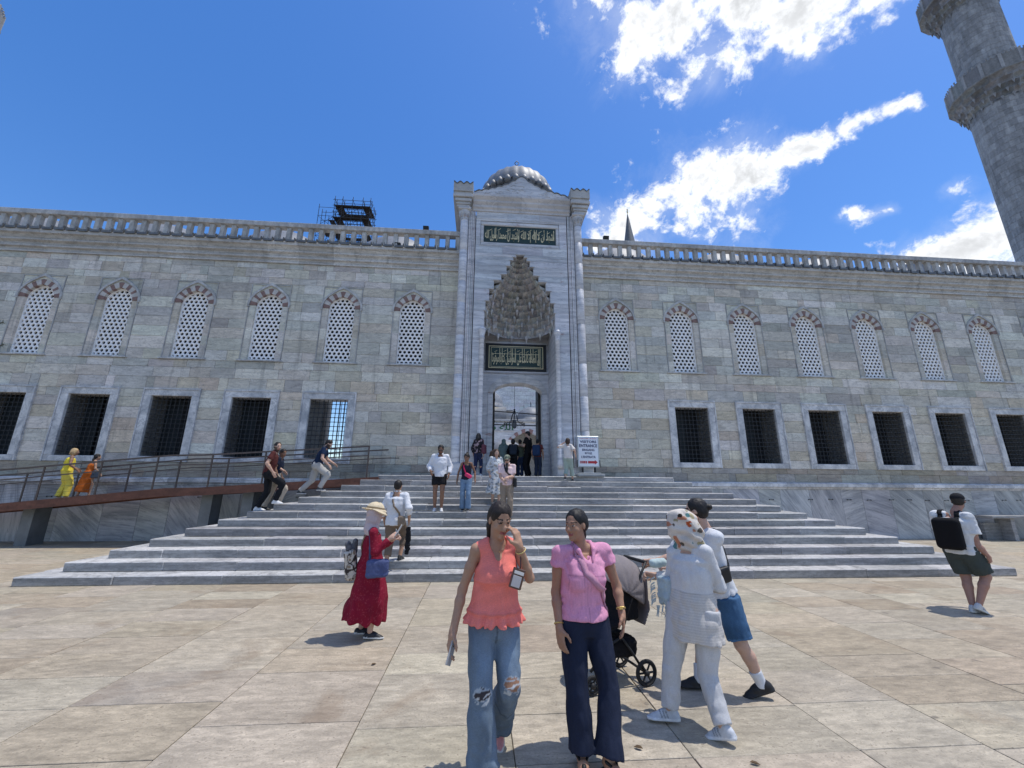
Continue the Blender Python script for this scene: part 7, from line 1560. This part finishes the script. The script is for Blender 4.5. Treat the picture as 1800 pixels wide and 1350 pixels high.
b=Body((2.86,13.10,1.944),1.40,.5,female=True,stride=(-.15,.22),lift=(.05,.0),wL=(-.08,.12,.10),eL=(-.9,.3,.0),wR=(.12,.05,-.32)); P=person('child with brown bobbed hair in a cream top hurrying beside the sign',b,FH,PALE,'bob',(.035,.018,.012)); top_tee(b,P,FH,(.62,.58,.55),.024,-.04,.85); trou(b,P,FH,(.30,.37,.33),1.7,(.014,.022),.075); shoes(b,P,FH*.9,(.02,.02,.022),(.6,.6,.6))
# two women on the ramp
b=Body((-12.62,13.72,rz(-12.62)),1.53,.75,female=True,girth=1.08,stride=(-.05,.10),lean=.05,wL=(-.05,.20,-.34),wR=(.10,.16,-.38)); P=person('woman in a bright yellow sleeveless top and trousers with braided blonde hair on the ramp',b,FH,(.28,.16,.11),'bob',(.42,.30,.16))
sd=Sdf(.02); b.trunk(sd,.016,top=.97,bottom=-.02,hem=.02); neckline(sd,b,'round',.06); sd.warp(folds(.008,(8,8,6),3)); grown('top',sd,FH,MT['cloth'],P,plain((.72,.58,.06))); trou(b,P,FH,(.70,.58,.10),2,(.020,.03),.075,kneer=.085); shoes(b,P,FH,(.4,.33,.25),(.4,.35,.3),None,True)
sd=Sdf(.015); [sd.chain([b.hp(x,-.08,.02),b.hp(x*1.3,-.12,-.08)],[.022,.012],.004) for x in (-.06,-.03,0,.03,.06)]; grown('braids',sd,.011,MT['hair'],P,plain((.36,.25,.13),.4,40))
b=Body((-12.18,13.95,rz(-12.18)),1.34,.6,female=True,stride=(-.12,.10),lean=.15,wR=(.05,.15,-.36),wL=(-.05,.10,-.40)); P=person('woman in a burnt orange slit dress on the ramp beside the woman in yellow',b,FH,(.42,.26,.18),'lowpony',(.010,.008,.008))
sd=Sdf(.02); L=np.linalg.norm(b.chest-b.pel); c0=b.pel; sd.loft([c0-A(.06,0,.55),c0-A(.03,0,.25),c0,c0+b.spine*.3*L,c0+b.spine*.62*L,c0+b.spine*.80*L],b.hx,[.19,.17,.165,.135,.15,.14],[.19,.16,.13,.11,.115,.09],.03)
for sg in (-1,1): sd.chain([b.chest+b.sx*sg*.085-b.spine*.10+b.bf*.08,b.chest+b.sx*sg*.075+b.spine*.035,b.chest+b.sx*sg*.05-b.spine*.12-b.bf*.09],[.014]*3,.01)
sd.cap(b.J['knR']+A(.06,-.10,-.35),b.J['hipR']+A(.10,-.12,-.16),.09,.02,.01,'s'); sd.warp(folds(.010,(8,8,4),5)); grown('dress',sd,FH,MT['cloth'],P,plain((.42,.105,.018))); shoes(b,P,FH,(.3,.2,.14),(.3,.22,.16),None,True)
c=b.pel+b.sx*.24+b.bf*.10; bag('handbag','dark blue handbag carried by the woman in orange on the ramp','bag',c,(.04,.10,.12),np.array([b.sx,b.bf,b.spine]),(.03,.045,.07),FH,.03)
